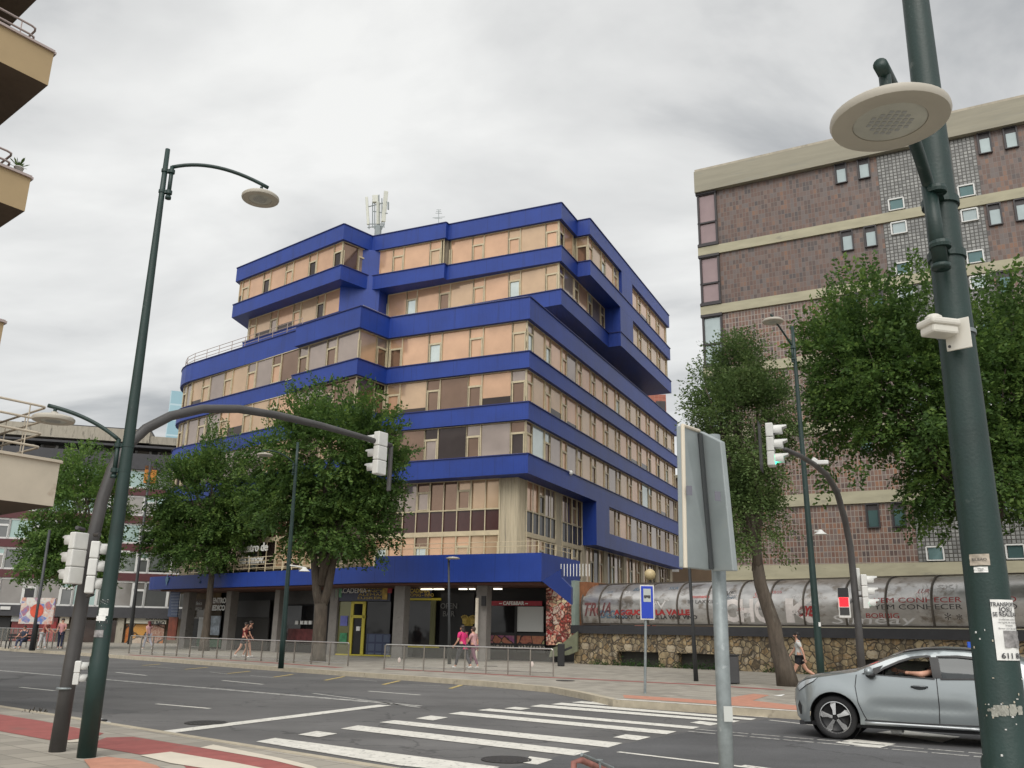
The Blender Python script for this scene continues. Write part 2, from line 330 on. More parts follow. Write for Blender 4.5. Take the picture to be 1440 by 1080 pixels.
# far kerb line
_a=gr(862,984,.15);_b=gr(1120,1001,.15)
far=[(-95,125),(-60,86),(-29.1,54.5),(-22.3,48.9),(-15.6,42.6),(-9.6,36.6),(-3.9,31.4),(-.6,28.3),(1.2,26.1),(1.9,23.9),(_a.x,_a.y),(_b.x,_b.y),(9.2,17.3),(16,13.6),(30,2),(60,-24)]
road=[tuple(nc(140)[:2]),tuple(nc(-70)[:2])]+[p for p in far[::-1]]
mb=MB(); mb.add([(p[0],p[1],0) for p in road],[tuple(range(len(road)))]); tag(mb.build('road',M_asph),kind='structure')
def offs(line,d):
    out=[]
    for i,p in enumerate(line):
        a=Vector(line[max(i-1,0)]); b=Vector(line[min(i+1,len(line)-1)]); t=(b-a).normalized(); n=Vector((-t.y,t.x)); n=n if n.y>0 else -n
        out.append((p[0]+n.x*d,p[1]+n.y*d))
    return out
slab('pavement_far',offs(far,.22)+[(200,-24),(200,200),(-95,200)],-.01,.15,M_pave)
kb=MB(); o1=far; o2=offs(far,.22)
for i in range(len(far)-1):
    h=.155
    q=[o1[i],o1[i+1],o2[i+1],o2[i]]; kb.prism(q,-.01,h)
tag(kb.build('kerb_far',M_kerb),kind='structure')
slab('pavement_near',[tuple(nc(140,-.14)[:2]),tuple(nc(-70,-.14)[:2]),(40,-60),(-120,-60),(-120,100)],-.01,.12,M_pave)
kb=MB(); kb.prism([tuple(nc(140)[:2]),tuple(nc(-70)[:2]),tuple(nc(-70,-.14)[:2]),tuple(nc(140,-.14)[:2])],-.01,.125); tag(kb.build('kerb_near',M_kerb),kind='structure')
def sheet(name,polys,z,m,px=True,kind='structure',mats=None):
    mb=MB()
    for pl_ in polys:
        vs=[]
        for p in pl_:
            q=gr(p[0],p[1],z) if px else Vector((p[0],p[1],z)); vs.append((q.x,q.y,z))
        n=len(vs); ar=sum(vs[i][0]*vs[(i+1)%n][1]-vs[(i+1)%n][0]*vs[i][1] for i in range(n))
        if ar<0: vs=vs[::-1]
        mb.add(vs,[tuple(range(n))])
    return tag(mb.build(name,m),kind=kind)
def rline(a,b,w): # world strip
    a=Vector(a[:2]);b=Vector(b[:2]);t=(b-a).normalized();n=Vector((-t.y,t.x))*w/2
    return [tuple(a+n),tuple(b+n),tuple(b-n),tuple(a-n)]
def pline(p,q,w,z=0): return rline(gr(*p,z),gr(*q,z),w)
# darker resurfaced strip right of the crossing
rd=hv(-56.5)
pa=gr(560,1125); 
dk=[gr(640,1100),gr(800,1060),gr(955,1032),gr(1110,1006)]
dkp=[(p.x,p.y) for p in dk]+[(10.2,18.0),(30,1),(20,-6),tuple(nc(-6,.05)[:2])]
sheet('road_resurfaced',[dkp],.004,M_asph2,px=False)
# crossing
st=[(-3.72,13.95),(-2.74,15.79),(-2.2,16.9),(-1.16,18.93),(-.59,19.91),(.5,21.4),(1.02,22.15),(1.55,22.85)]
en=[(-.02,11.6),(1.15,13.4),(1.77,14.35),(2.96,16.3),(3.54,17.14),(4.62,18.52),(5.08,19.15),(5.56,19.8)]
z4=lambda x,y:(360+x*.3611,900+y*.3611)
z5=lambda x,y:(780+x/4,940+y/4)
polys=[[z4(0,395),z4(75,381),z4(950,494),z4(880,520),z4(560,488)],
 [z4(330,345),z4(398,332),z4(1300,433),z4(1240,450)],[z4(480,320),z4(540,312),z4(1428,401),z4(1372,418)],
 [z4(748,287),z4(800,279),z5(685,354),z5(630,370)],[z4(862,273),z4(910,267),z5(815,329),z5(775,340)],
 [z4(1066,258),z4(1110,251),z5(1042,294),z5(1008,303)],[z4(1148,250),z4(1190,244),z5(1135,282),z5(1105,290)],[z4(1228,243),z4(1268,238),z5(1222,270),z5(1195,276)]]
sheet('crossing_stripes',polys,.008,M_line)
sq=[[z4(163,368),z4(235,354),z4(317,364),z4(245,378)],[z4(622,305),z4(680,294),z4(748,301),z4(690,313)],[z5(328,387),z5(400,370),z5(540,385),z5(465,404)],
 [z5(760,304),z5(818,295),z5(935,310),z5(875,321)],[z4(965,266),z4(1010,260),z4(1070,266),z4(1030,272)],[z4(1305,240),z4(1345,235),z4(1385,238),z4(1345,244)],
 [z5(1168,253),z5(1210,248),z5(1312,259),z5(1275,267)],[z4(1040,478),z4(1065,453),z4(1155,465),z4(1095,485)]]
sheet('crossing_squares',sq,.008,M_line)
sheet('stop_line',[pline((203,1034),(541,992),.34)],.008,M_line,px=False)
def dashes(p,q,on,off,w,z=0):
    a=gr(*p,z);b=gr(*q,z);d=(b-a);l=d.length;d/=l;t=0;o=[]
    while t<l: o.append(rline(a+d*t,a+d*min(t+on,l),w)); t+=on+off
    return o
sheet('centre_line',dashes((-60,938),(590,993),.55,.07,.26)+[pline((440,975),(590,995),.1)],.004,M_line2,px=False)
sheet('lane_dashes',[pline(a,b,.11) for a,b in [((28,966.5),(77,971.5)),((220,990),(295,996.5)),((163,945.5),(206,950)),((313,957),(370,962.5)),((518,972),(591,977.5)),((-90,957),(-30,962))]],.004,M_line,px=False)
sheet('bay_ticks',[pline(a,b,.13) for a,b in [((200,936),(226,934)),((260,941.5),(292,938.5)),((320,947.5),(352,944)),((385,952.5),(412,948.5)),((457,957),(484,951.5)),((539,963),(562,957.5)),((633,968.6),(649,963.5))]],.008,M_yel,px=False)
sheet('bay_line',[pline(a,b,.07) for a,b in [((210,937),(245,940)),((295,945),(320,948)),((352,950),(385,953)),((492,955),(530,958)),((575,963),(620,964.5)),((652,966),(697,965.5))]],.004,M_line2,px=False)
sheet('side_lane_line',[pline((869,1058),(1062,1081),.1),pline((1045,1077),(1180,1094),.1)],.008,M_line,px=False)
sheet('side_double_line',dashes((972,1025.5),(1400,1062),.5,.06,.09)+dashes((968,1029),(1400,1067),.5,.06,.09),.008,M_line2,px=False)
sheet('far_lane_line',[pline((1082,1013),(1150,1021),.08)],.008,M_line,px=False)
sheet('box_marks',[[(1233,1030),(1262,1026),(1350,1036),(1325,1044)],[(1175,1044),(1200,1039),(1260,1046),(1235,1052)]],.008,M_line)
sheet('bike_lane_red',[[(-40,998),(60,1014),(146,1031),(140,1034),(92,1041),(72,1041),(0,1028),(-40,1020)],[(128,1045),(150,1037),(187,1036),(250,1046),(360,1064),(450,1082),(380,1082),(300,1069),(242,1058),(197,1061),(150,1053),(130,1050)],[(255,1072),(300,1079),(300,1082),(262,1080)]],.124,M_red)
sheet('cream_paving',[[(197,1062),(240,1057),(330,1072),(385,1083),(300,1082),(240,1073)],[(92,1042),(140,1035),(136,1041),(98,1044)],[(282,1051),(300,1047),(395,1066),(440,1077),(470,1090),(380,1068)]],.128,M_cream)
sheet('tactile_patch',[[(118,1068),(150,1064),(190,1068),(220,1076),(232,1084),(130,1084)]],.128,M_orange)
sheet('bike_strip_far',[rline(p,q,.42) for p,q in [(gr(180,921,.15),gr(360,930.5,.15)),(gr(360,930.5,.15),gr(478,939,.15)),(gr(540,940.5,.15),gr(780,953,.15)),(gr(780,953,.15),gr(985,963,.15)),(gr(985,963,.15),gr(1100,970.5,.15))]],.154,M_red,px=False)
sheet('tactile_far',[[(876,977),(940,981),(1010,985.5),(1018,982),(1060,975.5),(1082,977.5),(1058,985),(1120,992),(1200,998),(1200,1002),(1120,998.5),(1060,994),(960,987),(878,981.5)]],.154,M_orange)
sheet('dropped_kerb_line',[rline(_a+Vector((.05,.1,0)),_b+Vector((.05,.1,0)),.18)],.161,M_line,px=False)
sheet('road_patch',[rline(gr(330,965),gr(520,985),1.1),rline(gr(20,985),gr(170,1003),.8)],.003,roadmat('asphalt_patch',(.098,.097,.096),fine=140),px=False)
# manhole covers
def manhole(px,py,r,z,name='manhole_cover',label='',cat='manhole cover'):
    p=gr(px,py,z); mb=MB(); mb.lathe([(0,.012),(r*.86,.012),(r*.88,.006),(r*.92,.014),(r,.014),(r,0)],(p.x,p.y,z-.004+.004),n=28)
    for k in range(-3,4): mb.beam((p.x+k*r*.22,p.y-r*.6,z+.014),(p.x+k*r*.22,p.y+r*.6,z+.014),.02,.006)
    return tag(mb.build(name,mat('cast_iron',(.045,.042,.04),.6,metal=.3,var=.2,vscale=20)),label,cat)
manhole(712,1069,.33,.0,label='round dark iron manhole cover in the road at the crossing')
manhole(290,1017,.36,.0,label='dark iron manhole cover on the road by the stop line, left end')
for i,(x,y) in enumerate([(795,957.5),(720,944),(690,937)]): manhole(x,y,.3,.15,label=['dark utility cover in the far pavement right of the railing end','dark utility cover in the far pavement behind the right railing, nearest the column','leftmost dark utility cover in the far pavement, by the woman in pink'][i])
p=gr(1096,979,.15); mb=MB(); mb.add([(p.x-.15,p.y,.158),(p.x+.02,p.y-.1,.16),(p.x+.16,p.y+.03,.2),(p.x+.02,p.y+.13,.165)],[(0,1,2,3)]); tag(mb.build('litter',M_paper),'small scrap of white paper on the far pavement by the leaning tree','litter')
# ================================================================= WORLD
w=bpy.data.worlds.new('World'); SC.world=w; w.use_nodes=True; N=w.node_tree.nodes; L=w.node_tree.links
bg=N['Background']
sky=N.new('ShaderNodeTexSky'); sky.sky_type='NISHITA'; sky.sun_disc=False; sky.sun_elevation=R(48); sky.sun_rotation=R(-172); sky.air_density=1.2; sky.dust_density=3
tc=N.new('ShaderNodeTexCoord'); 
# project view direction on a flat cloud layer
sep=N.new('ShaderNodeSeparateXYZ'); L.new(tc.outputs['Generated'],sep.inputs[0])
mx0=N.new('ShaderNodeMath'); mx0.operation='MAXIMUM'; mx0.inputs[1].default_value=0.0; L.new(sep.outputs['Z'],mx0.inputs[0])
ad0=N.new('ShaderNodeMath'); ad0.operation='ADD'; ad0.inputs[1].default_value=.25; L.new(mx0.outputs[0],ad0.inputs[0])
dx=N.new('ShaderNodeMath'); dx.operation='DIVIDE'; L.new(sep.outputs['X'],dx.inputs[0]); L.new(ad0.outputs[0],dx.inputs[1])
dy=N.new('ShaderNodeMath'); dy.operation='DIVIDE'; L.new(sep.outputs['Y'],dy.inputs[0]); L.new(ad0.outputs[0],dy.inputs[1])
cb=N.new('ShaderNodeCombineXYZ'); L.new(dx.outputs[0],cb.inputs[0]); L.new(dy.outputs[0],cb.inputs[1])
mp=N.new('ShaderNodeMapping'); mp.inputs['Location'].default_value=(3.1,1.7,0); mp.inputs['Rotation'].default_value=(0,0,R(25)); mp.inputs['Scale'].default_value=(1.0,1.5,1); L.new(cb.outputs[0],mp.inputs['Vector'])
n=N.new('ShaderNodeTexNoise'); n.inputs['Scale'].default_value=1.5; n.inputs['Detail'].default_value=9; n.inputs['Roughness'].default_value=.52; n.inputs['Distortion'].default_value=.35; L.new(mp.outputs[0],n.inputs['Vector'])
crp=N.new('ShaderNodeValToRGB'); e=crp.color_ramp.elements
e[0].position=.34; e[0].color=(2.75,2.83,2.9,1); e[1].position=.64; e[1].color=(6.3,6.3,6.15,1)
k=e.new(.47); k.color=(4.9,4.92,4.85,1)
L.new(n.outputs['Fac'],crp.inputs['Fac'])
mxs=N.new('ShaderNodeMix'); mxs.data_type='RGBA'; mxs.inputs['Factor'].default_value=.93; L.new(sky.outputs['Color'],mxs.inputs['A']); L.new(crp.outputs['Color'],mxs.inputs['B'])
dt=N.new('ShaderNodeVectorMath'); dt.operation='DOT_PRODUCT'; dt.inputs[1].default_value=(math.sin(R(-172))*math.cos(R(40)),math.cos(R(-172))*math.cos(R(40)),math.sin(R(40))); L.new(tc.outputs['Generated'],dt.inputs[0])
dm=N.new('ShaderNodeMath'); dm.operation='MAXIMUM'; dm.inputs[1].default_value=0; L.new(dt.outputs['Value'],dm.inputs[0])
da=N.new('ShaderNodeMath'); da.operation='MULTIPLY_ADD'; da.inputs[1].default_value=.75; da.inputs[2].default_value=1; L.new(dm.outputs[0],da.inputs[0])
vs_=N.new('ShaderNodeVectorMath'); vs_.operation='SCALE'; L.new(mxs.outputs['Result'],vs_.inputs[0]); L.new(da.outputs[0],vs_.inputs['Scale'])
L.new(vs_.outputs[0],bg.inputs['Color']); bg.inputs['Strength'].default_value=.1
sl=bpy.data.lights.new('sun','SUN'); sl.energy=1.1; sl.angle=R(40); sl.color=(1,.96,.9); so=bpy.data.objects.new('sun',sl); COL.objects.link(so)
so.rotation_euler=Vector((math.sin(R(-172))*math.cos(R(48)),math.cos(R(-172))*math.cos(R(48)),math.sin(R(48)))).to_track_quat('Z','Y').to_euler()
SC.view_settings.view_transform='Standard'; SC.view_settings.look='None'; SC.view_settings.exposure=.60; SC.view_settings.gamma=1
# ================================================================= WINDOW STRIPS
def glass(name,col,rough=.06,metal=.55,var=.1,wob=.12,spec=.6):
    m=mat(name,col,rough,metal,var=var,vscale=.9,spec=spec); N,L,b=nodes_of(m)
    t=N.new('ShaderNodeTexCoord'); n=N.new('ShaderNodeTexNoise'); n.inputs['Scale'].default_value=1.1; n.inputs['Detail'].default_value=1; L.new(t.outputs['Object'],n.inputs['Vector'])
    bp=N.new('ShaderNodeBump'); bp.inputs['Strength'].default_value=wob; bp.inputs['Distance'].default_value=.05; L.new(n.outputs['Fac'],bp.inputs['Height']); L.new(bp.outputs['Normal'],b.inputs['Normal'])
    return m
G_PEACH=glass('glass_peach_blind',(.57,.355,.225),.12,.35,wob=.15)
G_TAN=glass('glass_tan_blind',(.50,.35,.225),.12,.35,wob=.15)
G_BROWN=glass('glass_brown',(.21,.135,.095),.06,.6)
G_DARK=glass('glass_dark_brown',(.045,.032,.028),.07,.45)
G_PALE=glass('glass_pale_open',(.50,.55,.53),.1,.5)
G_GREYBR=glass('glass_grey_brown',(.33,.27,.235),.08,.5)
GL=[G_PEACH,G_TAN,G_BROWN,G_DARK,G_PALE,G_GREYBR]
WINS=[]  # deferred windows
def window(mbF,mbP,o,t,n,s0,s1,z0,z1,wide_first,sn,lev,fr=.05,dep=.05,pick=None,both=True):
    """one module: wide pane + narrow pane with a transom. sn: (a,b) span of the narrow part."""
    T=Vector((t.x,t.y,0)); Nn=Vector((n.x,n.y,0)); Z=Vector((0,0,1))
    def P(s,z,d=0): return Vector((o.x,o.y,0))+T*s+Z*z+Nn*d
    def bar(sa,za,sb,zb,w): mbF.beam(P(sa,za,0),P(sb,zb,0),w,dep*2,up=Nn if True else Z)
    a,b=sn
    for s in sorted({s0,a,b,s1}): bar(s,z0,s,z1,fr*1.3)
    for z in (z0+fr/2,z1-fr/2): bar(s0,z,s1,z,fr)
    zt=z0+(z1-z0)*.66
    bar(a,zt,b,zt,fr*1.2)
    # sash frame of the narrow light
    mbF.beam(P(a+.09,z0+.05,.03),P(a+.09,zt,.03),.06,.05,up=Nn); mbF.beam(P(b-.09,z0+.05,.03),P(b-.09,zt,.03),.06,.05,up=Nn)
    mbF.beam(P(a,zt-.06,.03),P(b,zt-.06,.03),.06,.05,up=Nn); mbF.beam(P(a,z0+.1,.03),P(b,z0+.1,.03),.06,.05,up=Nn)
    def pane(sa,sb,za,zb,mi,tilt=0):
        q=[P(sa,za,-.02),P(sb,za,-.02),P(sb,zb,-.02+tilt),P(sa,zb,-.02+tilt)]
        if (q[1]-q[0]).cross(q[3]-q[0]).dot(Nn)<0: q=[q[1],q[0],q[3],q[2]]
        mbP.quad(*q,mi=mi)
    pk=pick(lev)
    for (sa,sb) in ((s0,a),(b,s1)):
        if sb-sa>.3:
            if rng.random()<.22 and pk[0] in (0,1):   # half drawn blind: dark band below
                zz=z0+(z1-z0)*rng.uniform(.12,.4); pane(sa,sb,z0,zz,3); pane(sa,sb,zz,z1,pk[0])
            else: pane(sa,sb,z0,z1,pk[0])
    pane(a,b,zt,z1,pk[1]); pane(a,b,z0,zt,pk[2])
def strip(key,p0,p1,z0,z1,outward,narrow,pitch,pick,lev,L_=None,frame=.05):
    """p0->p1 world 2d; narrow=(start,width) of the first narrow light along the strip"""
    p0=Vector((p0[0],p0[1])); p1=Vector((p1[0],p1[1])); ln=(p1-p0).length; t=(p1-p0)/ln; n=Vector((-t.y,t.x))
    if n.dot(Vector(outward))<0: n=-n
    o=p0; a,wd=narrow; s=0.0; first=True
    while s<ln-.25:
        na=a; nb=min(a+wd,ln); s1=min(nb,ln) 
        if na>=ln: na=nb=ln-.001; s1=ln
        na=max(na,s)
        # leave the tail wide pane to the last module
        if ln-s1<1.0: s1=ln
        mid=o+t*((s+s1)/2)
        WINS.append((key,(mid.length*1.0)/max((s1-s)*(z1-z0),.2)**.5,(o.copy(),t.copy(),n.copy(),s,s1,z0,z1,True,(na,max(nb,na+.001)),lev,frame,.05,pick)))
        s=s1; a=a+pitch
def build_wins(root,key,cap=96,frame_mat=None):
    ws=[w for w in WINS if w[0]==key]; ws.sort(key=lambda w:w[1]); stuffF=MB(); stuffP=MB()
    for i,w in enumerate(ws):
        o,t,n,s,s1,z0,z1,wf,sn,lev,fr,dep,pick=w[2]
        if i<cap:
            F=MB(); P=MB(); window(F,P,o,t,n,s,s1,z0,z1,wf,sn,lev,fr,dep,pick)
            fo=F.build('window',frame_mat or M_beige,root); P.build('pane',GL,fo)
        else: window(stuffF,stuffP,o,t,n,s,s1,z0,z1,wf,sn,lev,fr,dep,pick)
    if stuffF.v:
        fo=stuffF.build('windows',frame_mat or M_beige,root); tag(fo,kind='stuff'); tag(stuffP.build('panes',GL,fo),kind='stuff')
# ================================================================= BLUE BUILDING
BU=hv(-65.06); BV=hv(24.94); BC=Vector((1.0,50.0,0))
def BL(a,b): q=BC+BU*a+BV*b; return (q.x,q.y)
blue=thing('office_building','bright royal blue banded office block with rounded end and stepped upper storeys','building',(BC.x,BC.y,0),R(-24.94))
M_blue=ribbed('blue_panel',(.007,.036,.24),.46,pitch=.16,strength=.35)
M_bluetrim=mat('blue_dark_trim',(.015,.022,.12),.5)
M_beigetrim=mat('beige_trim',(.52,.44,.30),.6,var=.15)
def arc(cx,cy,r,a0,a1,n): return [(cx+r*math.cos(R(a0+(a1-a0)*i/n)),cy+r*math.sin(R(a0+(a1-a0)*i/n))) for i in range(n+1)]
WD=(math.cos(R(14.79)),math.sin(R(14.79)))   # wing direction in (a,b)
def wing(pt,s,off=0): # off inward
    return (pt[0]+WD[0]*s-WD[1]*off*1.0,pt[1]+WD[1]*s+WD[0]*off)
def outline(ins=0.0):
    i=ins; w0=(10.5,-2.55)
    P=[(i,i),(10.0+i*1.0,i),wing(w0,i,i)]
    if ins==0: P+=[wing(w0,6.6),wing(w0,6.65,.5)]
    P+=[wing(w0,20.3,(.5 if ins==0 else i+.5))]
    cx,cy=wing(w0,20.3,5.6)
    P+=arc(cx,cy,5.1-i,-90+14.79,60,14)[1:]
    P+=[(30,35.2-i),(i,35.2-i)]
    return P
def core(name,P,z0,z1,m): 
    mb=MB(); mb.prism([BL(*p) for p in P],z0,z1); return mb.build(name,m,blue)
def band(P,z0,z1,trim=True):
    mb=MB(); Q=[BL(*p) for p in P]; mb.prism(Q,z0,z1,mi=0,mtop=2,mbot=0)
    o=mb.build('blue_band',[M_blue,M_bluetrim,M_conc],blue)
    if trim:
        mt=MB(); n=len(Q)
        for i in range(n):
            a=Vector((*Q[i],z1+.03)); b=Vector((*Q[(i+1)%n],z1+.03)); mt.beam(a,b,.12,.06)
        mt.build('coping',M_bluetrim,o)
    return o
M_core=mat('core_wall',(.18,.15,.11),.8,var=.1)
zb=[(10.43,11.55),(13.62,14.65),(16.78,17.77),(19.85,21.23)]
for z0,z1 in zb: band(outline(0),z0,z1)
mb=MB()
for z0,z1 in [(11.55,13.62),(14.65,16.78),(17.77,19.85)]: mb.prism([BL(*p) for p in outline(.42)],z0,z1)
ins=outline(1.55)
mb.prism([BL(*p) for p in ins],4.0,10.43)
mb.build('wall',M_core,blue)
# upper blocks
def top_outline(ins=0.0):
    i=ins
    return [(.5+i,6.4+i),(9.5,6.4+i),(9.5,6.0+i),(15.9+i,5.95+i),(16.67+i,3.3+i*1.2),wing((16.67,3.3),13.8-i,i),(31.5-i,12.5),(30,31.5-i),(-.5+i,31.5-i),(-.5+i,9.5+i*0),(.5+i,9.5)]
def low_outline():
    return [(.5,6.4),(16.5,7.3),wing((16.67,3.3),.9,.9),wing((16.67,3.3),13.2,.9),(28,31.5),(-.5,31.5),(-.5,16.4),(.5,16.4)]
band(low_outline(),23.1,24.2); 
band(top_outline(),26.3,27.4); band(top_outline(),29.5,30.7)
mb=MB()
mb.prism([BL(*p) for p in [(.95,6.85),(16.5,7.7),wing((16.67,3.3),1.4,1.4),wing((16.67,3.3),12.8,1.4),(27,31),(-.05,31),(-.05,16.5),(.95,16.5)]],24.2,26.3)
mb.prism([BL(*p) for p in [(.92,6.85),(9.5,6.85),(9.6,6.5),(16.0,6.4),wing((16.67,3.3),.5,.42),wing((16.67,3.3),13.4,.42),(27,31.1),(-.05,31.1),(-.05,9.9),(.92,9.9)]],27.4,29.5)
mb.prism([BL(*p) for p in [(2.2,8.0),(24,10),(26,30.8),(2.2,30.8)]],21.0,23.1)
mb.build('upper_wall',M_core,blue)
# solid blue piers
def pier(P,z0,z1): mb=MB(); mb.prism([BL(*p) for p in P],z0,z1); return mb.build('blue_pier',M_blue,blue)
pier([(-.497,16.4),(-.497,19.75),(1,19.75),(1,16.4)],24.2,26.3); pier([(-.497,16.9),(-.497,19.75),(1,19.75),(1,16.9)],27.4,29.5)
pier([(15.2,6.3),(16.5,5.3),(17.5,4.5),(17.0,9),(15.2,9)],21.2,29.5)
pier([(0.003,11.8),(0.003,14.6),(1.7,14.6),(1.7,11.8)],8.5,10.43)
mb=MB(); mb.prism([BL(*p) for p in [(0,11.8),(0,35.4),(3,35.4),(3,11.8)]],7.45,8.5); mb.build('blue_band',M_blue,blue)
# window pickers (wide, narrow upper, narrow lower)
def pk(ws,wn):
    def f(lev):
        w_=rng.choices(range(6),ws)[0]; u=w_ if rng.random()<.75 else rng.choices(range(6),ws)[0]; l=rng.choices(range(6),wn)[0]
        return (w_,u,l)
    return f
#            peach tan brown dark pale greybr
pkU =pk([12,3,0,0,0,0],[8,2,0,2,2,0])
pkT =pk([8,6,0,0,0,1],[6,3,1,2,2,0])
pkM =pk([9,5,1,0,0,0],[4,3,1,1,5,0])
pkL3=pk([5,4,3,0,0,2],[3,2,3,1,2,1])
pkB =pk([0,1,6,1,0,2],[0,1,4,2,0,2])
pkR =pk([10,5,0,0,0,1],[8,4,1,1,2,1])
pkRl=pk([3,4,4,0,1,5],[3,3,4,1,1,3])
pkW =pk([1,2,3,1,0,6],[2,2,3,3,1,3])
pkP =pk([3,4,2,2,0,1],[3,4,2,2,1,1])
ol=Vector(BL(0,-1))-Vector(BL(0,0)); orr=Vector(BL(-1,0))-Vector(BL(0,0)); ow=Vector(BL(WD[1],-WD[0]))-Vector(BL(0,0)); onr=Vector(BL(-WD[0],-WD[1]))-Vector(BL(0,0))
W0=(10.5,-2.55)
for (z0,z1,pl_,pr_,pw_) in [(11.55,13.62,pkB,pkRl,pkW),(14.65,16.78,pkL3,pkR,pkW),(17.77,19.85,pkM,pkR,pkW)]:
    strip('blue',BL(.3,.3),BL(10.2,.3),z0,z1,ol,(.02,.95),2.92,pl_,0)
    strip('blue',BL(.3,.3),BL(.3,34.9),z0,z1,orr,(.0,.9),2.83,pr_,0)
    strip('blue',BL(10.25,.3),BL(*wing(W0,.3,.3)),z0,z1,onr,(0.02,.95),4,pkB,0)
    strip('blue',BL(*wing(W0,.3,.3)),BL(*wing(W0,20.3,.8)),z0,z1,ow,(2.2,1.05),3.04,pw_,0)
    cx,cy=wing(W0,20.3,5.6); A=arc(cx,cy,4.82,-90+14.79,50,6)
    for i in range(6): 
        m_=((A[i][0]+A[i+1][0])/2-cx,(A[i][1]+A[i+1][1])/2-cy); strip('blue',BL(*A[i]),BL(*A[i+1]),z0,z1,Vector(BL(*m_))-Vector(BL(0,0)),(1.0,.9),3,pw_,0)
# upper levels
strip('blue',BL(.8,6.7),BL(9.4,6.7),27.4,29.5,ol,(.05,.95),2.9,pkU,0); strip('blue',BL(9.75,6.25),BL(15.6,6.2),27.4,29.5,ol,(.2,.95),3.2,pkU,0)
strip('blue',BL(16.15,5.95),BL(*wing((16.67,3.3),.3,.3)),27.4,29.5,onr,(0.05,.95),4,pkP,0)
strip('blue',BL(*wing((16.67,3.3),.3,.3)),BL(*wing((16.67,3.3),13.5,.3)),27.4,29.5,ow,(.05,.95),2.95,pkT,0)
strip('blue',BL(.8,6.7),BL(15.1,7.4),24.2,26.3,ol,(.05,.95),2.9,pkT,0)
strip('blue',BL(*wing((16.67,3.3),1.2,1.2)),BL(*wing((16.67,3.3),13.0,1.2)),24.2,26.3,ow,(1.9,.95),2.95,pkP,0)
strip('blue',BL(.8,6.7),BL(.8,16.3),24.2,26.3,orr,(.0,.9),2.9,pkRl,0)
strip('blue',BL(.8,6.7),BL(.8,9.4),27.4,29.5,orr,(.0,.9),4,pkU,0); strip('blue',BL(-.22,9.8),BL(.8,9.8),27.4,29.5,ol,(.0,.9),4,pkB,0)
strip('blue',BL(-.22,9.8),BL(-.22,16.8),27.4,29.5,orr,(.0,.9),2.9,pkR,0)
for z0 in (24.2,27.4): strip('blue',BL(-.22,19.75),BL(-.22,31.2),z0,z0+2.1,orr,(2.3,.85),2.95,pkR,0)
strip('blue',BL(2.0,8.0),BL(2.0,30.5),21.3,23.1,orr,(1.9,.9),2.8,pkRl,0)
# low right block + concrete storey
strip('blue',BL(.25,14.7),BL(.25,34.8),8.5,10.43,orr,(2.0,.9),2.83,pkRl,0)
def multistrip(p0,p1,outw,pick1,pick2):
    strip('blue',p0,p1,8.62,10.43,outw,(1.9,.92),2.84,pick1,0); strip('blue',p0,p1,5.3,7.1,outw,(1.9,.92),2.84,pick2,0)
multistrip(BL(2.3,1.1),BL(12.6,1.1),ol,pkB,pkM)
multistrip(BL(1.1,2.3),BL(1.1,6.9),orr,pkP,pkP); multistrip(BL(1.1,8.0),BL(1.1,11.8),orr,pkP,pkP)
multistrip(BL(*wing(W0,2.6,1.2)),BL(*wing(W0,19,1.2)),ow,pkP,pkP)
for k in range(5): strip('blue',BL(1.1,12.4+k*4.6),BL(1.1,16.2+k*4.6),4.6,7.45,orr,(1.0,.8),1.9,pkP,0)
build_wins(blue,'blue',96)
# concrete piers, spandrels, beams
def wallseg(name,pa,pb,z0,z1,outw,thick,m,proud=0):
    a=Vector(pa);b=Vector(pb);t=(b-a).normalized();n=Vector((-t.y,t.x)); n=n if n.dot(Vector(outw))>0 else -n
    q=[tuple(a+n*proud),tuple(b+n*proud),tuple(b-n*thick),tuple(a-n*thick)]
    mb=MB(); mb.prism(q,z0,z1); return mb.build(name,m,blue)
M_board=mat('board_concrete',(.47,.41,.30),.85,var=.2,vscale=2.2,bump=.25,bscale=14,dirt=((.20,.18,.14),1.1,.56),stretch=(6,6,.25))
pc=MB(); pc.prism([BL(*p) for p in [(1.1,1.1),(2.25,1.1),(2.25,2.25),(1.1,2.25)]],5.0,10.43)
for k in range(6):
    s=1.2+k*.19; pc.beam((*BL(s,1.09),5.0),(*BL(s,1.09),10.4),.05,.05); pc.beam((*BL(1.09,s),5.0),(*BL(1.09,s),10.4),.05,.05)
pc.build('concrete_pier',M_board,blue)
wallseg('concrete_pier',BL(1.1,6.9),BL(1.1,8.0),4.0,10.43,orr,.5,M_board,.05)
for k in range(6): wallseg('concrete_pier',BL(1.1,11.6+k*4.6),BL(1.1,12.4+k*4.6),4.0,7.45,orr,.5,M_board,.12)
M_sp=mat('spandrel_maroon',(.055,.018,.016),.25,var=.1,spec=.6)
def spandrel(p0,p1,outw,dark=M_sp):
    p0=Vector(p0);p1=Vector(p1);t=(p1-p0).normalized();L_=(p1-p0).length
    wallseg('spandrel',p0,p1,7.36,8.6,outw,.2,dark,.0); wallseg('beam',p0,p1,7.08,7.36,outw,.2,M_beigetrim,.10)
    m=MB(); n=Vector((-t.y,t.x)); n=n if n.dot(Vector(outw))>0 else -n; k=0
    while k*.947<L_+.1:
        q=p0+t*min(k*.947,L_)+n*.06; m.beam((*q,5.2),(*q,10.42),.06,.06); k+=1
    q0=p0+n*.06;q1=p1+n*.06; m.beam((*q0,8.62),(*q1,8.62),.07,.07); m.build('mullions',M_beige,blue)
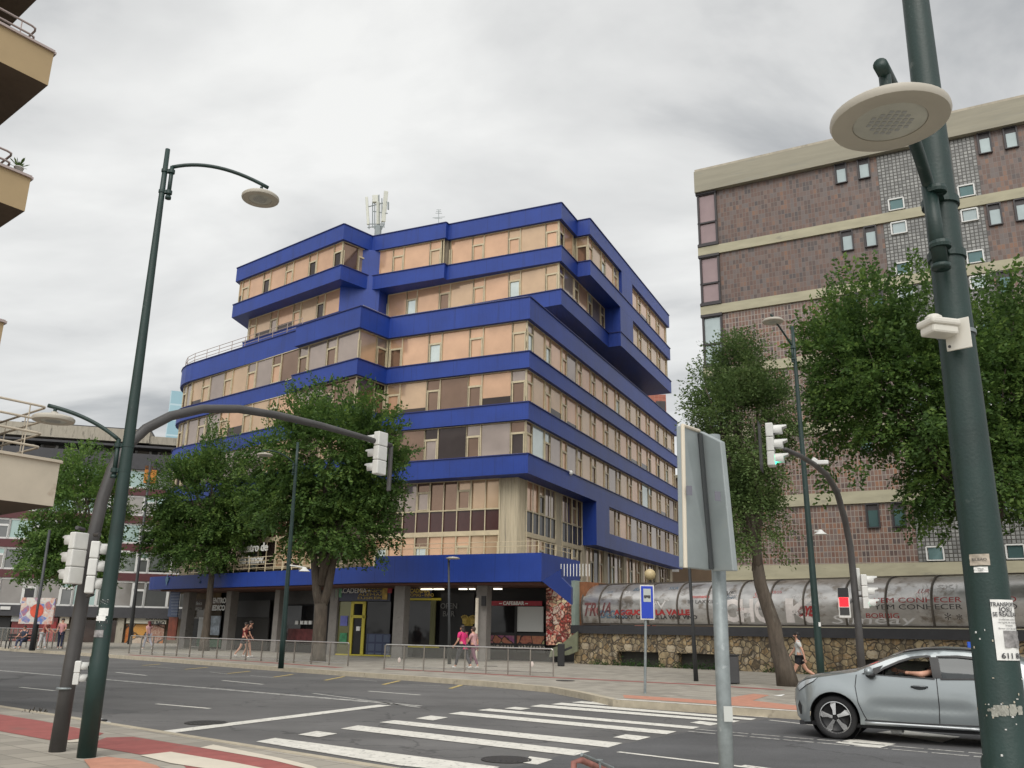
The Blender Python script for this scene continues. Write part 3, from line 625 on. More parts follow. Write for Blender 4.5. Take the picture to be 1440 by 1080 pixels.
spandrel(BL(2.25,1.1),BL(12.7,1.1),ol); spandrel(BL(1.1,2.25),BL(1.1,6.9),orr,mat('spandrel_grey',(.03,.028,.035),.25,var=.2)); spandrel(BL(1.1,8.0),BL(1.1,11.75),orr,mat('spandrel_grey',(.03,.028,.035),.25))
spandrel(BL(*wing(W0,2.6,1.2)),BL(*wing(W0,19,1.2)),ow)
# parapet hand rails
def rail(P,z,hs,post,r=.022,m=M_steel,name='handrail'):
    mb=MB(); 
    Q=[Vector(BL(*p)) for p in P]
    for h in hs: mb.tube([(*q,z+h) for q in Q],r,6)
    for i in range(len(Q)-1):
        d=Q[i+1]-Q[i]; nn=max(1,int(d.length/post))
        for k in range(nn): q=Q[i]+d*k/nn; mb.beam((*q,z),(*q,z+hs[-1]),.035,.035)
    return mb.build(name,m,blue)
cx,cy=wing(W0,20.3,5.6)
rail([wing(W0,6.9,.7),wing(W0,20.3,.7)]+arc(cx,cy,4.9,-75,50,8)[1:],21.23,[.35,.62,.9],1.5,m=mat('old_rail',(.34,.27,.24),.6,var=.2))
rail([(.3,.3),(9.9,.3)],21.2,[.22],1.5,.03); rail([(10.6,-2.0),wing(W0,6.3,.4)],21.2,[.22],1.5,.03); rail([(10.2,.3),(10.6,-2.2)],21.2,[.22],1.5,.03); rail([(.3,.3),(.3,34)],21.2,[.22],1.5,.03)
# podium and canopy
POD=[(-2.8,-4.5),(7.05,-4.5),(7.0,2),(4,3),(-2.8,1)]
wq=(7.05,-4.45)
mb=MB(); mb.prism([BL(*p) for p in POD],4.07,5.48,mtop=1); pod=mb.build('podium_band',[M_blue,M_conc],blue)
cxa=wing(wq,23.0,2.6); A=arc(cxa[0],cxa[1],2.6,-75,60,10)
mb=MB(); mb.prism([BL(*p) for p in [wing(wq,.02,.0)]+[wing(wq,23.0,0)]+A[1:]+[(31,8),(9,3)]],4.07,4.95,mtop=1); can=mb.build('canopy_band',[M_blue,M_conc],blue)
rail([(-2.5,.5),(-2.5,-4.2),(6.8,-4.2)],5.48,[.38,.62],1.9,.018,M_beigetrim)
rail([wing(wq,.3,.35),wing(wq,22.5,.35)],4.95,[.28,.5,.72,.95],1.6,.02,M_beigetrim)
# sloping stair parapet at the right corner
def onP(px,py,b): # point on the plane b=const
    return onpl(px,py,BL(0,b),-65.06)
def platep(name,pts,b,th,m,parent=blue,mi=0):
    nrm=Vector((*ol,0)).normalized(); f=[onP(px,py,b) for px,py in pts]; k=[q-nrm*th for q in f]; n=len(f)
    mb=MB(); fs=[tuple(range(n)),tuple(range(n,2*n))[::-1]]+[(i,i+n,(i+1)%n+n,(i+1)%n) for i in range(n)]
    mb.add(f+k,fs,mi); mb.f[0]=mb.f[0]
    o=mb.build(name,m,parent); bm=bmesh.new(); bm.from_mesh(o.data); bmesh.ops.recalc_face_normals(bm,faces=bm.faces); bm.to_mesh(o.data); bm.free(); return o
platep('stair_parapet',[(762,817),(789,800),(789,812),(803,826),(803,850)],-4.52,.25,M_blue)
mb=MB()
for k in range(10):
    q=onP(789+k*4.4,806,-4.0); mb.beam((q.x,q.y,q.z-.15),(q.x,q.y,q.z+.45),.035,.035)
mb.build('balusters',mat('white_metal',(.7,.7,.68),.5),blue)
# side return of podium

# roof items
M_pale=mat('antenna_pale',(.52,.53,.47),.5,var=.05)
rt=onpl(530,330,BL(0,9.5),-65.06)
am=thing('antenna_mast','phone mast with long pale panel antennas on the blue building roof','antenna mast',(rt.x,rt.y,30.6))
def bx(name,px,py0,py1,w,d,m,pl_b=9.5,tiltx=0,yaw=0,rnd=.04):
    a=onpl(px,py0,BL(0,pl_b),-65.06); b=onpl(px+tiltx,py1,BL(0,pl_b),-65.06); mb=MB(); mb.beam(a,b,w,d,up=(math.sin(yaw),-math.cos(yaw),0)); return mb.build(name,m,am,bevel=rnd)
bx('panel_antenna',515.5,277,316,.22,.16,M_pale,tiltx=2.5); bx('panel_antenna',528,275,285,.5,.3,M_pale); bx('panel_antenna',532,284,316,.3,.2,M_pale,yaw=.8)
bx('panel_antenna',543,269,312,.34,.2,M_pale,tiltx=-4,yaw=.3); bx('panel_antenna',546,284,295,.14,.1,M_galv,yaw=.9)
mb=MB()
for px,y0,y1 in [(524,284,320),(527,284,322),(533,274,330),(537,279,322),(519,314,322),(540,312,320)]:
    a=onpl(px,y0,BL(0,9.5),-65.06); b=onpl(px,y1,BL(0,9.5),-65.06); mb.tube([a,b],.045,6)
for (xa,ya),(xb,yb) in [((516,315),(541,315)),((517,291),(544,284)),((524,297),(545,300)),((517,320),(530,318)),((524,318),(532,327)),((540,315),(534,327))]:
    mb.tube([onpl(xa,ya,BL(0,9.5),-65.06),onpl(xb,yb,BL(0,9.5),-65.06)],.04,6)
mb.tube([onpl(532,318,BL(0,9.5),-65.06),onpl(531,335,BL(0,9.5),-65.06)],.28,8); mb.build('mast_frame',M_galv,am)
ta=onpl(617,322,BL(0,8.5),-65.06); an=thing('tv_antenna','thin spiky television aerial on the middle of the blue roof','antenna',tuple(ta))
mb=MB(); top=onpl(617,295,BL(0,8.5),-65.06); mb.tube([ta-Vector((0,0,.5)),top],.025,5)
for dz,hw in ((.0,.18),(-.15,.2),(-.3,.25),(-.75,.3)): mb.beam(top+Vector((-hw,0,dz)),top+Vector((hw,0,dz)),.03,.03)
mb.beam(top+Vector((-.45,0,-.7)),top+Vector((.5,0,-.6)),.03,.03); mb.build('aerial_rods',M_galv,an)
rb=onpl(585,322,BL(0,12),-65.06); rb2=MB(); rb2.prism([BL(10,12),BL(13.5,12),BL(13.5,15),BL(10,15)],30.7,31.9); rb2.build('roof_cabin',M_blue,blue)
cm=onpl(802.5,665,BL(-.06,0),24.94); mb=MB(); mb.ell(cm,(.17,.17,.17)); mb.box(cm.x-.12,cm.x+.1,cm.y-.1,cm.y+.3,cm.z-.08,cm.z+.1); mb.build('security_camera',M_white,blue)
# ================================================================= GROUND FLOOR SHOPS
M_col=mat('column_render',(.21,.195,.18),.85,var=.12,vscale=3,dirt=((.14,.13,.12),3,.58))
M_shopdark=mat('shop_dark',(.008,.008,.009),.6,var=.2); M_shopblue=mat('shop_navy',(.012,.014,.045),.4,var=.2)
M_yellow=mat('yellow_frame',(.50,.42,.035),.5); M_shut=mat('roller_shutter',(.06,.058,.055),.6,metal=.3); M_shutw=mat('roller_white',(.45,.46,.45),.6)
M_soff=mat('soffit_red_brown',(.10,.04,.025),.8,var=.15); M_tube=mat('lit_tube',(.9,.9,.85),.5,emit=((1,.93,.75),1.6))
N_,L_,B_=nodes_of(M_shut); uvn=N_.new('ShaderNodeUVMap'); wv=N_.new('ShaderNodeTexWave'); wv.bands_direction='Y'; wv.inputs['Scale'].default_value=5; L_.new(uvn.outputs['UV'],wv.inputs['Vector']); bp_=N_.new('ShaderNodeBump'); bp_.inputs['Strength'].default_value=.7; bp_.inputs['Distance'].default_value=.03; L_.new(wv.outputs['Fac'],bp_.inputs['Height']); L_.new(bp_.outputs['Normal'],B_.inputs['Normal'])
# recessed back wall behind canopy
wq2=wing(wq,0,0)
SB=-.9   # shopfront plane (b) right part
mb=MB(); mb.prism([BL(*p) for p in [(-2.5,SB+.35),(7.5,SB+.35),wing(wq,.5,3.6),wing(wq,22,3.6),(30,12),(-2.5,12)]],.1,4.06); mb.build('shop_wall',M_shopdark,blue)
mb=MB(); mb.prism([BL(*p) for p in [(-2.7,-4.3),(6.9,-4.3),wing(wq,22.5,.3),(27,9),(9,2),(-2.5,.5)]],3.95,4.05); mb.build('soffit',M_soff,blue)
WP=Vector((*BL(*wing(wq,0,3.5)),0)); WH=-50.27
def onS(px,py,off=0,part='R'):
    return onpl(px,py,BL(0,SB-off),-65.06) if part=='R' else onpl(px,py,BL(*wing(wq,0,3.5-off)),WH)
def srect(name,x0,x1,y0,y1,m,off=.05,part='R',th=.08,parent=blue,y0r=None,y1r=None):
    """flat panel between pixel columns x0..x1, rows y0..y1 (given at its left edge), on the shopfront plane"""
    a=onS(x0,y0,off,part); b=onS(x1,y0,off,part); zt=a.z; zl=onS(x0,y1,off,part).z
    nrm=(Vector((*ol,0)) if part=='R' else Vector((*ow,0))).normalized()
    A=Vector((a.x,a.y,0));B=Vector((b.x,b.y,0)); c=(A+B)/2-nrm*th/2; mb=MB()
    mb.obox((c.x,c.y,(zt+zl)/2),(B-A)/2,nrm*th/2,(0,0,(zt-zl)/2)); return mb.build(name,m,parent)
def stext(s,xc,yc,size,m,off=.06,part='R',name='lettering',parent=blue,width=None,bold=0):
    c=onS(xc,yc,off,part); r=-(BU if part=='R' else hv(WH)); mb=MB(); addtext(mb,s,size,c,r,(0,0,1),ext=.01,bold=bold,width=width); return mb.build(name,m,parent)
def column(px0,px1,b=-3.6,part='R',z1=4.06):
    if part=='R': a=onpl(px0,900,BL(0,b),-65.06); c=onpl(px1,900,BL(0,b),-65.06); n=Vector((*ol,0)).normalized()
    else: a=onpl(px0,900,BL(*wing(wq,0,b)),WH); c=onpl(px1,900,BL(*wing(wq,0,b)),WH); n=Vector((*ow,0)).normalized()
    A=Vector((a.x,a.y,0));B=Vector((c.x,c.y,0)); mb=MB(); m=(A+B)/2-n*.3; mb.obox((m.x,m.y,(z1+.1)/2),(B-A)/2,n*.3,(0,0,(z1-.1)/2)); return mb.build('column',M_col,blue,bevel=.02)
column(668,683,-3.4); column(551,566,-3.4); column(460,471,2.0,'W'); column(381,388,2.0,'W'); column(312,319,2.0,'W'); column(251,259,2.0,'W')
mb=MB(); q=onpl(669.5,900,BL(0,-3.75),-65.06); mb.tube([(q.x,q.y,.15),(q.x,q.y,3.3)],.09,8); mb.build('drain_pipe',M_cream,blue)
G_shop=glass('shop_glass',(.012,.012,.013),.05,.0,spec=.35); 
M_whiteink=mat('white_lettering',(.7,.7,.68),.6); M_goldink=mat('gold_lettering',(.5,.36,.08),.6); M_redsign=mat('red_sign',(.30,.02,.035),.5,var=.2)
# right shop: dark stall with white roller, red sign
srect('shop_window',688,729,850,889,G_shop,.1); srect('roller_panel',727,764,853,888,M_shutw,.14)
srect('shop_frame',685,767,889,893,M_black,.16); srect('poster_row',688,765,893,904,cellmat('collage',[(.25,.08,.06),(.4,.2,.1),(.2,.05,.15),(.3,.3,.15)],(.03,.02,.02),1.6,mode='Object'),.15)
srect('stall_base',687,766,904,916,M_black,.17); srect('shop_mullion',724,727,850,918,M_black,.2)
stext('ou i ch o n p i a    y a h t d g n k o',726,909,.18,M_cream,.2,width=3.3)
s=srect('shop_sign',690,762,845,851.5,M_redsign,.3); stext('~ CAFE&BAR ~',722,848.5,.26,M_whiteink,.32,parent=s,bold=.01)
srect('hanging_sign',677,683,838,852,M_black,-.2+3.0)
# flower mural
fl=cellmat('flower_mural',[(.35,.02,.02),(.75,.68,.56),(.50,.07,.05),(.04,.03,.02),(.78,.34,.24),(.72,.68,.42),(.22,.03,.03)],(.05,.015,.012),3.2,edge=.05,rough=.6,mode='Object',mixn=.4)
platep('flower_mural',[(768,828),(773,826),(797,842),(797,907),(768,907)],-1.6,.1,fl); platep('flower_mural',[(798,845),(806,852),(809,895),(798,905)],-1.6,.1,fl)
platep('stair_stringer',[(772,924),(775,912),(786,908),(812,888),(812,916),(800,921)],-2.4,.15,mat('mossy_concrete',(.16,.17,.11),.9,var=.2))
# passage with lights
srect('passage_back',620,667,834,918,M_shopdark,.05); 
stext('OPEN\nBAR',631,858,.42,mat('grey_ink',(.16,.16,.16),.7),.14); stext('♛♛',659,872,.6,M_goldink,.12); srect('yellow_poster',653,665,868,880,mat('gold_poster',(.30,.21,.03),.7,var=.4,vscale=6),.1)
for i,(x0,x1,y) in enumerate([(591,609,828),(609,625,830.5),(645,657,833),(660,668,830),(694,706,833)]):
    q=onpl((x0+x1)/2,y,BL(0,-1.6-.0),-65.06); w=(x1-x0)/27.0; mb=MB(); r_=-BU
    for sgn in (0,): mb.obox((q.x,q.y,3.86),r_*w/2,BV*.09,(0,0,.03))
    mb.build('ceiling_light',M_tube,blue)
# yellow framed shop
srect('shop_window',568,611,845,909,G_shop,.06); srect('shop_frame',568,620,841,844,M_yellow,.12); srect('shop_frame',606,613,844,909,mat('olive_frame',(.12,.12,.05),.6),.12); srect('shop_sill',568,617,907,910,M_yellow,.14)
s=srect('sign_board',569,607,827,841,M_shopblue,.16); stext('ACADEMIA',588,831,.3,M_goldink,.18,parent=s,bold=.01); stext('IDIOMAS - INFO',590,837,.26,M_goldink,.18,parent=s)
# navy shop with yellow door
s=srect('sign_board',471,550,822,845,M_shopblue,.16); stext('• ACADEMIA •',496,831,.42,M_whiteink,.18,parent=s,width=2.4); stext('INGLES\nFRANCES\nALEMAN\nEUSKERA',523,834,.19,M_goldink,.18,parent=s,width=2.0)
srect('sign_board',473,481,824,840,mat('green_notice',(.12,.28,.17),.6,var=.3,vscale=5),.2,parent=blue); srect('poster_row',538,545,826,843,mat('yellow_notice',(.42,.28,.06),.6,var=.5,vscale=5),.2); srect('poster_row',545,551,824,834,M_redsign,.2)
srect('shop_window',472,494,846,919,glass('olive_glass',(.12,.12,.04),.1,.2),.08); srect('shop_window',515,550,846,921,G_shop,.08)
srect('poster_row',516,549,891,920,tilemat('blue_poster',[(.06,.08,.14),(.10,.13,.19)],(.03,.04,.09),.5,.5,.06,mode='UV'),.12); srect('poster_row',479,489,866,880,mat('blue_notice',(.12,.13,.38),.7,var=.2),.13); srect('poster_row',478,488,890,905,mat('green_poster',(.04,.2,.09),.7,var=.5,vscale=4),.13)
d=srect('door',496,513,867,919,M_shopdark,.1)
for x0,x1,y0,y1 in [(494,498,846,920),(510.5,514.5,846,921),(494,514,846,849),(494,514,865,869)]: srect('door_frame',x0,x1,y0,y1,M_yellow,.18,parent=d)
srect('notice',501,506,881,887,M_paper,.2,parent=d); srect('shop_sill',470,549,919,921,M_yellow,.16)
# grey shop, shutter shop, service shop (on the wing plane)
srect('shop_window',392,455,852,905,G_shop,.1,'W'); srect('shop_upper',389,460,826,850,mat('shop_grey',(.05,.048,.047),.6,var=.15),.12,'W'); srect('poster_row',405,446,884,900,mat('maroon_poster',(.13,.03,.03),.6,var=.5,vscale=3),.16,'W')
for x in (415,422,428,434): srect('notice',x,x+4,873,878,M_paper,.2,'W')
srect('roller_shutter',322,379,868,912,M_shut,.1,'W'); srect('shutter_box',320,380,845,868,mat('shop_grey2',(.035,.034,.034),.6,var=.1),.25,'W')
srect('shop_fascia',262,311,830,856,mat('shop_brown',(.13,.085,.035),.6,var=.3,vscale=2),.2,'W'); srect('shop_window',262,311,856,908,glass('shop_glass_tan',(.10,.085,.065),.1,.2),.1,'W')
s=srect('sign_board',262,311,843,856,mat('sign_taupe',(.10,.07,.05),.6),.25,'W'); stext('IC',267,851,.95,M_whiteink,.27,'W',parent=s,bold=.04); stext('clinica\ncentro',279,852,.36,M_whiteink,.27,'W',parent=s); stext('CENTRO\nMEDICO',306,850,.5,M_whiteink,.27,'W',parent=s,bold=.02)
srect('door',272,280,870,908,M_black,.16,'W'); srect('notice',280,287,868,898,M_whiteink,.18,'W'); srect('poster_row',277,311,897,909,mat('green_panel',(.03,.12,.06),.6),.2,'W'); srect('poster_row',297,310,866,893,mat('blue_white_poster',(.35,.40,.45),.6,var=.5,vscale=2.5),.16,'W')
srect('notice',256,263,886,895,M_paper,.3,'W')
s=srect('blue_board',240,253,830,867,mat('board_blue_grey',(.09,.12,.20),.6,var=.1),.9,'W')
for k in range(8): stext('—'*4,246.5,834+k*4.2,.16,M_whiteink,.93,'W',parent=s,width=1.1)
srect('red_shop',238,250,868,900,mat('red_shop',(.25,.06,.03),.6,var=.4,vscale=2),.5,'W')
# sign letters on the first floor "de innovacion" and emblem
M_sgn=mat('grey_letters',(.55,.55,.53),.5)
def wtext(s_,px,py,size,off,m,width=None):
    c=onpl(px,py,BL(*wing(W0,0,off)),WH); mb=MB(); addtext(mb,s_,size,c,-hv(WH),(0,0,1),ext=.03,bold=.01,width=width); return mb.build('lettering',m,blue)
sb=MB(); a=onpl(331,793,BL(*wing(W0,0,-.1)),WH); b=onpl(379,788,BL(*wing(W0,0,-.1)),WH); sb.beam((a.x,a.y,a.z-1.1),(b.x,b.y,a.z-1.1),.1,.08)
wtext('Centro de\nde innov.',355,779,.75,-.3,M_sgn)
em=onpl(235,815,BL(*wing(wq,0,-.03)),WH); mb=MB(); t_=hv(WH); nn=Vector((*ow,0)).normalized()
mb.lathe([(0,.02),(.2,.02),(.2,0)],em,axis=nn,n=16); mb.add([em+t_*(-.2)+nn*.02,em+t_*.2+nn*.02,em+nn*.02-Vector((0,0,.42))],[(0,2,1)]); mb.lathe([(0,.02),(.07,.02),(.07,0)],em+Vector((0,0,.28)),axis=nn,n=12); mb.build('emblem',mat('emblem_blue_grey',(.12,.24,.36),.6),blue)
# ================================================================= BROWN TILED BUILDING (right)
K3=50/62.0; B3=Vector((14.24*K3,50.0,0)); B3H=-61.6; U3=-hv(B3H); V3=Vector((-U3.y,U3.x,0)); 
if V3.y<0: V3=-V3
def z3(z): return (z-1.6)*K3+1.6
def P3(s,z,d=0): return B3+U3*(s*K3)+Vector((0,0,1))*z3(z)-V3*d
brown=thing('tiled_building','brown vertical tiled block with pale concrete floor bands and glass block panels','building',(B3.x,B3.y,0))
M_tile=tilemat('brown_tiles',[(.080,.058,.054),(.145,.078,.058),(.175,.095,.068),(.15,.115,.105),(.24,.118,.068)],(.27,.235,.20),.19,.30,.022,.42,nz=(.55,.75),shift=-.02)
M_tileu=tilemat('brown_tiles_upper',[(.066,.052,.050),(.108,.064,.050),(.132,.076,.058),(.12,.098,.092),(.185,.095,.058)],(.14,.115,.10),.19,.30,.016,.45,nz=(.55,.75),shift=-.02)
M_gb=tilemat('glass_blocks',[(.15,.15,.145),(.24,.24,.23),(.30,.30,.285)],(.07,.068,.06),.2,.2,.03,.25,bump=.6)
M_cband=mat('concrete_band',(.37,.345,.245),.85,var=.12,vscale=1.5,dirt=((.24,.23,.18),1.6,.60),stretch=(.5,.5,2.0))
M_cbtop=mat('concrete_parapet',(.29,.27,.21),.85,var=.10,vscale=1,dirt=((.25,.24,.20),1.2,.55),stretch=(.3,.3,3.0))
SL=46.0 # facade length (62 scale)
mb=MB(); dpt=16
def ring(s0,s1,d0,d1,z0,z1,m,uv=True,mi=0):
    p=[P3(s0,0,d0),P3(s1,0,d0),P3(s1,0,d1),P3(s0,0,d1)]; m.prism([(q.x,q.y) for q in p],z3(z0),z3(z1),mi)
    return m
core3=ring(-.0,SL,0,-dpt,-1.2,34.7,MB()); 
# plain tiled wall up to the window groups is the core itself; upper floors use the finer mortar
w=core3.build('wall',M_tile,brown)
zz=[(34.72,36.5),(29.45,30.15),(24.65,25.35),(19.85,20.55),(15.0,15.75),(10.1,10.9),(5.3,6.25)]
for i,(a,b) in enumerate(zz):
    o=ring(-.15,SL,.14 if i else .35,-.3,a,b,MB()).build('concrete_band',M_cbtop if i==0 else M_cband,brown)
ring(-.15,SL,.3,-1,0,5.3,MB()).build('plinth_wall',M_cband,brown)
ring(-.1,SL,.3,-dpt,36.5,36.7,MB()).build('roof',M_conc,brown)
for a,b in [(30.17,34.70),(25.37,29.43)]: 
    m=MB(); q=[P3(1.45,a,.012),P3(SL,a,.012),P3(SL,b,.012),P3(1.45,b,.012)]; m.quad(*q); m.build('tile_facing',M_tileu,brown)
G_sky=glass('glass_pale_blue',(.36,.42,.42),.12,.3); G_curt=glass('glass_pink_curtain',(.26,.19,.19),.15,.3); G_teal=glass('glass_teal',(.10,.17,.17),.08,.4)
M_dfr=mat('dark_frame',(.035,.03,.032),.5); M_wfr=mat('white_frame',(.62,.62,.60),.5)
lev=[(34.7,30.15),(29.42,25.35),(24.62,20.55),(19.82,15.75),(14.97,10.9),(10.07,6.25)]
def wpair(s0,s1,zt,zb,gm,fm=M_dfr,rev=.9,name='window'):
    fo=MB()
    q=lambda s,z,d: P3(s,z,d)
    fo.beam(q(s0,zt,.05),q(s0,zb,.05),.07,.16,up=V3); fo.beam(q(s1,zt,.05),q(s1,zb,.05),.07,.16,up=V3)
    fo.beam(q(s0,zt,.05),q(s1,zt,.05),.07,.16,up=V3); fo.beam(q(s0,zb,.05),q(s1,zb,.05),.05,.2,up=V3)
    if rev: # dark recess head
        fo.add([q(s0,zt,.035),q(s0,zb,.035),q(s1,zb,.035),q(s1,zt,.035)],[(0,1,2,3)])
    f=fo.build(name,fm,brown); p=MB(); zt2=zt-(.42 if rev else .03)
    p.add([q(s0+.1,zt2,.05),q(s0+.1,zb+.05,.05),q(s1-.06,zb+.05,.05),q(s1-.06,zt2,.05)],[(0,1,2,3)]); p.build('pane',gm,f)
for i,(zt,zb) in enumerate(lev):
    hgt=1.55
    for c0 in (0,9.2,18.4,27.6):
        for s0 in (10.15,11.7):
            if i==2 and c0==0 and False: continue
            wpair(s0+c0,s0+.75+c0,zt-.03,zt-hgt,G_sky if i<2 else G_teal)
    for c0,c1 in ((12.95,19.15),(22.2,28.4),(31.4,37.5)):
        a=zb+.02; b=zt-.02
        m=MB(); m.quad(P3(c0,a,.03),P3(c1,a,.03),P3(c1,b,.03),P3(c0,b,.03)); m.build('glass_block_panel',M_gb,brown)
        for s0 in (c0+.5,c0+4.85):
            wpair(s0,s0+.95,zb+.95,zb+.12,G_teal,M_wfr,0); 
            if i!=0: wpair(s0,s0+.95,zt-.1,zt-.95,G_sky,M_wfr,0)
    # corner window
    m=MB()
    q=lambda s,z,d=.06: P3(s,z,d)
    zt_,zb_=zt-.15,zb+.25
    for s in (.0,1.35): m.beam(q(s,zt_),q(s,zb_),.12,.16,up=V3)
    for z_ in (zt_,zb_,(zt_*.42+zb_*.58)): m.beam(q(-.1,z_),q(1.4,z_),.1,.16,up=V3)
    for z_ in (zt_+.1,zb_-.12): m.beam(q(-.15,z_,.1),q(1.45,z_,.1),.16,.2,up=V3)
    f=m.build('corner_window',M_dfr,brown); p=MB(); p.add([q(.0,zt_,.03),q(0,zb_,.03),q(1.35,zb_,.03),q(1.35,zt_,.03)],[(0,1,2,3)]); p.add([q(-.03,zt_,-2),q(-.03,zb_,-2),q(-.03,zb_,0),q(-.03,zt_,0)],[(0,1,2,3)])
    p.build('pane',G_curt if i<2 else G_sky,f)
# lowest louvre / railing strip by the glass blocks
# ================================================================= STONE WALL + METAL TUBE
WS=Vector((3.41,46.69,0)); WE=Vector((13.53,37.65,0)); WT=(WE-WS).normalized(); WN=Vector((WT.y,-WT.x,0)); 
if WN.y>0: WN=-WN
WLN=40.0
def WPt(s,z,d=0): return WS+WT*s+Vector((0,0,z))+WN*d  # d towards the street
sw=thing('stone_wall','long low rubble stone wall with a black coping under the metal tube','wall',tuple(WS))
M_stone=cellmat('rubble_stone',[(.13,.095,.055),(.30,.23,.13),(.38,.31,.19),(.25,.16,.07),(.42,.36,.26),(.20,.15,.09)],(.06,.048,.034),3.1,edge=.09,stain=(.045,.036,.028),mode='UV',stretch=(1.0,1.25,1))
def wbox(s0,s1,z0,z1,d0,d1,mb,mi=0):
    q=[WPt(s0,0,d0),WPt(s1,0,d0),WPt(s1,0,d1),WPt(s0,0,d1)]; mb.prism([(p.x,p.y) for p in q],z0,z1,mi); return mb
niches=[(2.6,5.0),(6.0,8.4),(14.3,17.2),(19.6,22.2)]
mb=MB(); s=0
for a,b in niches+[(WLN,WLN)]:
    wbox(s,a,.1,1.62,0,-.6,mb); 
    if b>a: wbox(a,b,.82,1.62,0,-.6,mb)
    s=b
mb.build('stonework',M_stone,sw)
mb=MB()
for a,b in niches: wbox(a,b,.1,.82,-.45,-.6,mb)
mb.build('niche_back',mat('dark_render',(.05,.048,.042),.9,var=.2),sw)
wbox(-.15,WLN,1.62,2.02,.12,-.7,MB()).build('coping',mat('black_coping',(.028,.028,.032),.5,var=.15),sw)
def shrubs(name,spots,label,seed,size=.05):
    rg=np.random.RandomState(seed); V=[];F=[]
    for (c,rx_,rz_) in spots:
        for _ in range(int(260*rx_)):
            p=np.array([c.x,c.y,c.z])+np.array([WT.x,WT.y,0])*rg.uniform(-rx_,rx_)+np.array([WN.x,WN.y,0])*rg.uniform(-.05,.2)+np.array([0,0,abs(rg.normal(0,rz_*.5))])
            a=rg.normal(size=3);a/=np.linalg.norm(a);b_=np.cross(a,rg.normal(size=3));b_/=np.linalg.norm(b_); k=len(V)
            V+= [p-a*size,p+b_*size*.5,p+a*size,p-b_*size*.5]; F.append((k,k+1,k+2,k+3))
    me=bpy.data.meshes.new(name); me.from_pydata([tuple(v) for v in V],[],F); o=bpy.data.objects.new(name,me); COL.objects.link(o); return o
def leafmat(name,dark,mid,light,trans=.25):
    m=bpy.data.materials.new(name); m.use_nodes=True; nt=m.node_tree; N=nt.nodes; L=nt.links; b=N['Principled BSDF']; out=N['Material Output']
    g=N.new('ShaderNodeNewGeometry'); tc=N.new('ShaderNodeTexCoord'); n=N.new('ShaderNodeTexNoise'); n.inputs['Scale'].default_value=.8; n.inputs['Detail'].default_value=4; L.new(tc.outputs['Object'],n.inputs['Vector'])
    ad=N.new('ShaderNodeMath'); ad.operation='MULTIPLY_ADD'; ad.inputs[1].default_value=.45; L.new(g.outputs['Random Per Island'],ad.inputs[0])
    mu=N.new('ShaderNodeMath'); mu.operation='MULTIPLY_ADD'; mu.inputs[1].default_value=1.2; mu.inputs[2].default_value=-.38; L.new(n.outputs['Fac'],mu.inputs[0]); L.new(mu.outputs[0],ad.inputs[2])
    c=N.new('ShaderNodeValToRGB'); e=c.color_ramp.elements; e[0].position=.1; e[0].color=(*dark,1); e[1].position=.9; e[1].color=(*light,1); k=e.new(.5); k.color=(*mid,1); L.new(ad.outputs[0],c.inputs['Fac'])
    L.new(c.outputs['Color'],b.inputs['Base Color']); b.inputs['Roughness'].default_value=.55; b.inputs['Specular IOR Level'].default_value=.25
    t=N.new('ShaderNodeBsdfTranslucent'); L.new(c.outputs['Color'],t.inputs['Color']); mx=N.new('ShaderNodeMixShader'); mx.inputs['Fac'].default_value=trans; L.new(b.outputs[0],mx.inputs[1]); L.new(t.outputs[0],mx.inputs[2]); L.new(mx.outputs[0],out.inputs['Surface'])
    return m
M_leafA=leafmat('foliage_dark',(.040,.080,.022),(.085,.155,.036),(.20,.29,.065),.42)
M_leafB=leafmat('foliage_olive',(.050,.085,.028),(.105,.165,.052),(.21,.27,.10),.42)
M_leafD=leafmat('foliage_yellow_green',(.05,.10,.025),(.11,.20,.045),(.24,.34,.08),.42)
M_leafC=leafmat('foliage_weed',(.015,.04,.01),(.035,.08,.02),(.07,.13,.03),.2)
rs=random.Random(5); spots=[]
for a,b in niches:
    s=a
    while s<b: spots.append((WPt(s+.2,.12,.05),.35,.32)); s+=.5
for s in (1.4,2.0,5.2,8.9,10.6,12.4,13.3): spots.append((WPt(s,.12,.12),.25,.28))
o=shrubs('ground_ivy',spots,'',3); o.data.materials.append(M_leafC); tag(o,kind='stuff')
# metal tube shelter
tb=thing('metal_tube_tunnel','ribbed shiny metal tunnel covered in graffiti on top of the stone wall','tunnel',tuple(WPt(0,2.02)))
def tubeprof():
    P=[(-.25,2.13),(-.18,2.5),(-.15,2.95)]; 
    for i in range(1,10): t=R(90*i/9); P.append((-.15-1.35*(1-math.cos(t)),2.95+1.13*math.sin(t)))
    for i in range(1,8): t=R(90*i/7); P.append((-1.5-1.35*math.sin(t),4.08-1.2*(1-math.cos(t))))
    P.append((-2.85,2.1)); return P
TP=tubeprof(); cum=[0]
for i in range(1,len(TP)): cum.append(cum[-1]+math.hypot(TP[i][0]-TP[i-1][0],TP[i][1]-TP[i-1][1]))
def tubeat(s,h,off=0.0): # h = arc length from the bottom
    h=max(0,min(h,cum[-1]-1e-4)); i=0
    while cum[i+1]<h: i+=1
    k=(h-cum[i])/(cum[i+1]-cum[i]); d=TP[i][0]*(1-k)+TP[i+1][0]*k; z=TP[i][1]*(1-k)+TP[i+1][1]*k
    nd_=Vector((TP[i+1][1]-TP[i][1],-(TP[i+1][0]-TP[i][0]))).normalized()
    return WPt(s,z+nd_.y*off,d+nd_.x*off)
M_tubem=mat('dirty_metal_sheet',(.46,.445,.425),.30,metal=.75,var=.22,vscale=1.2,bump=.35,bscale=3.5,dirt=((.24,.21,.18),1.4,.52),stretch=(1,1,1.6))
mb=MB(); SN=80
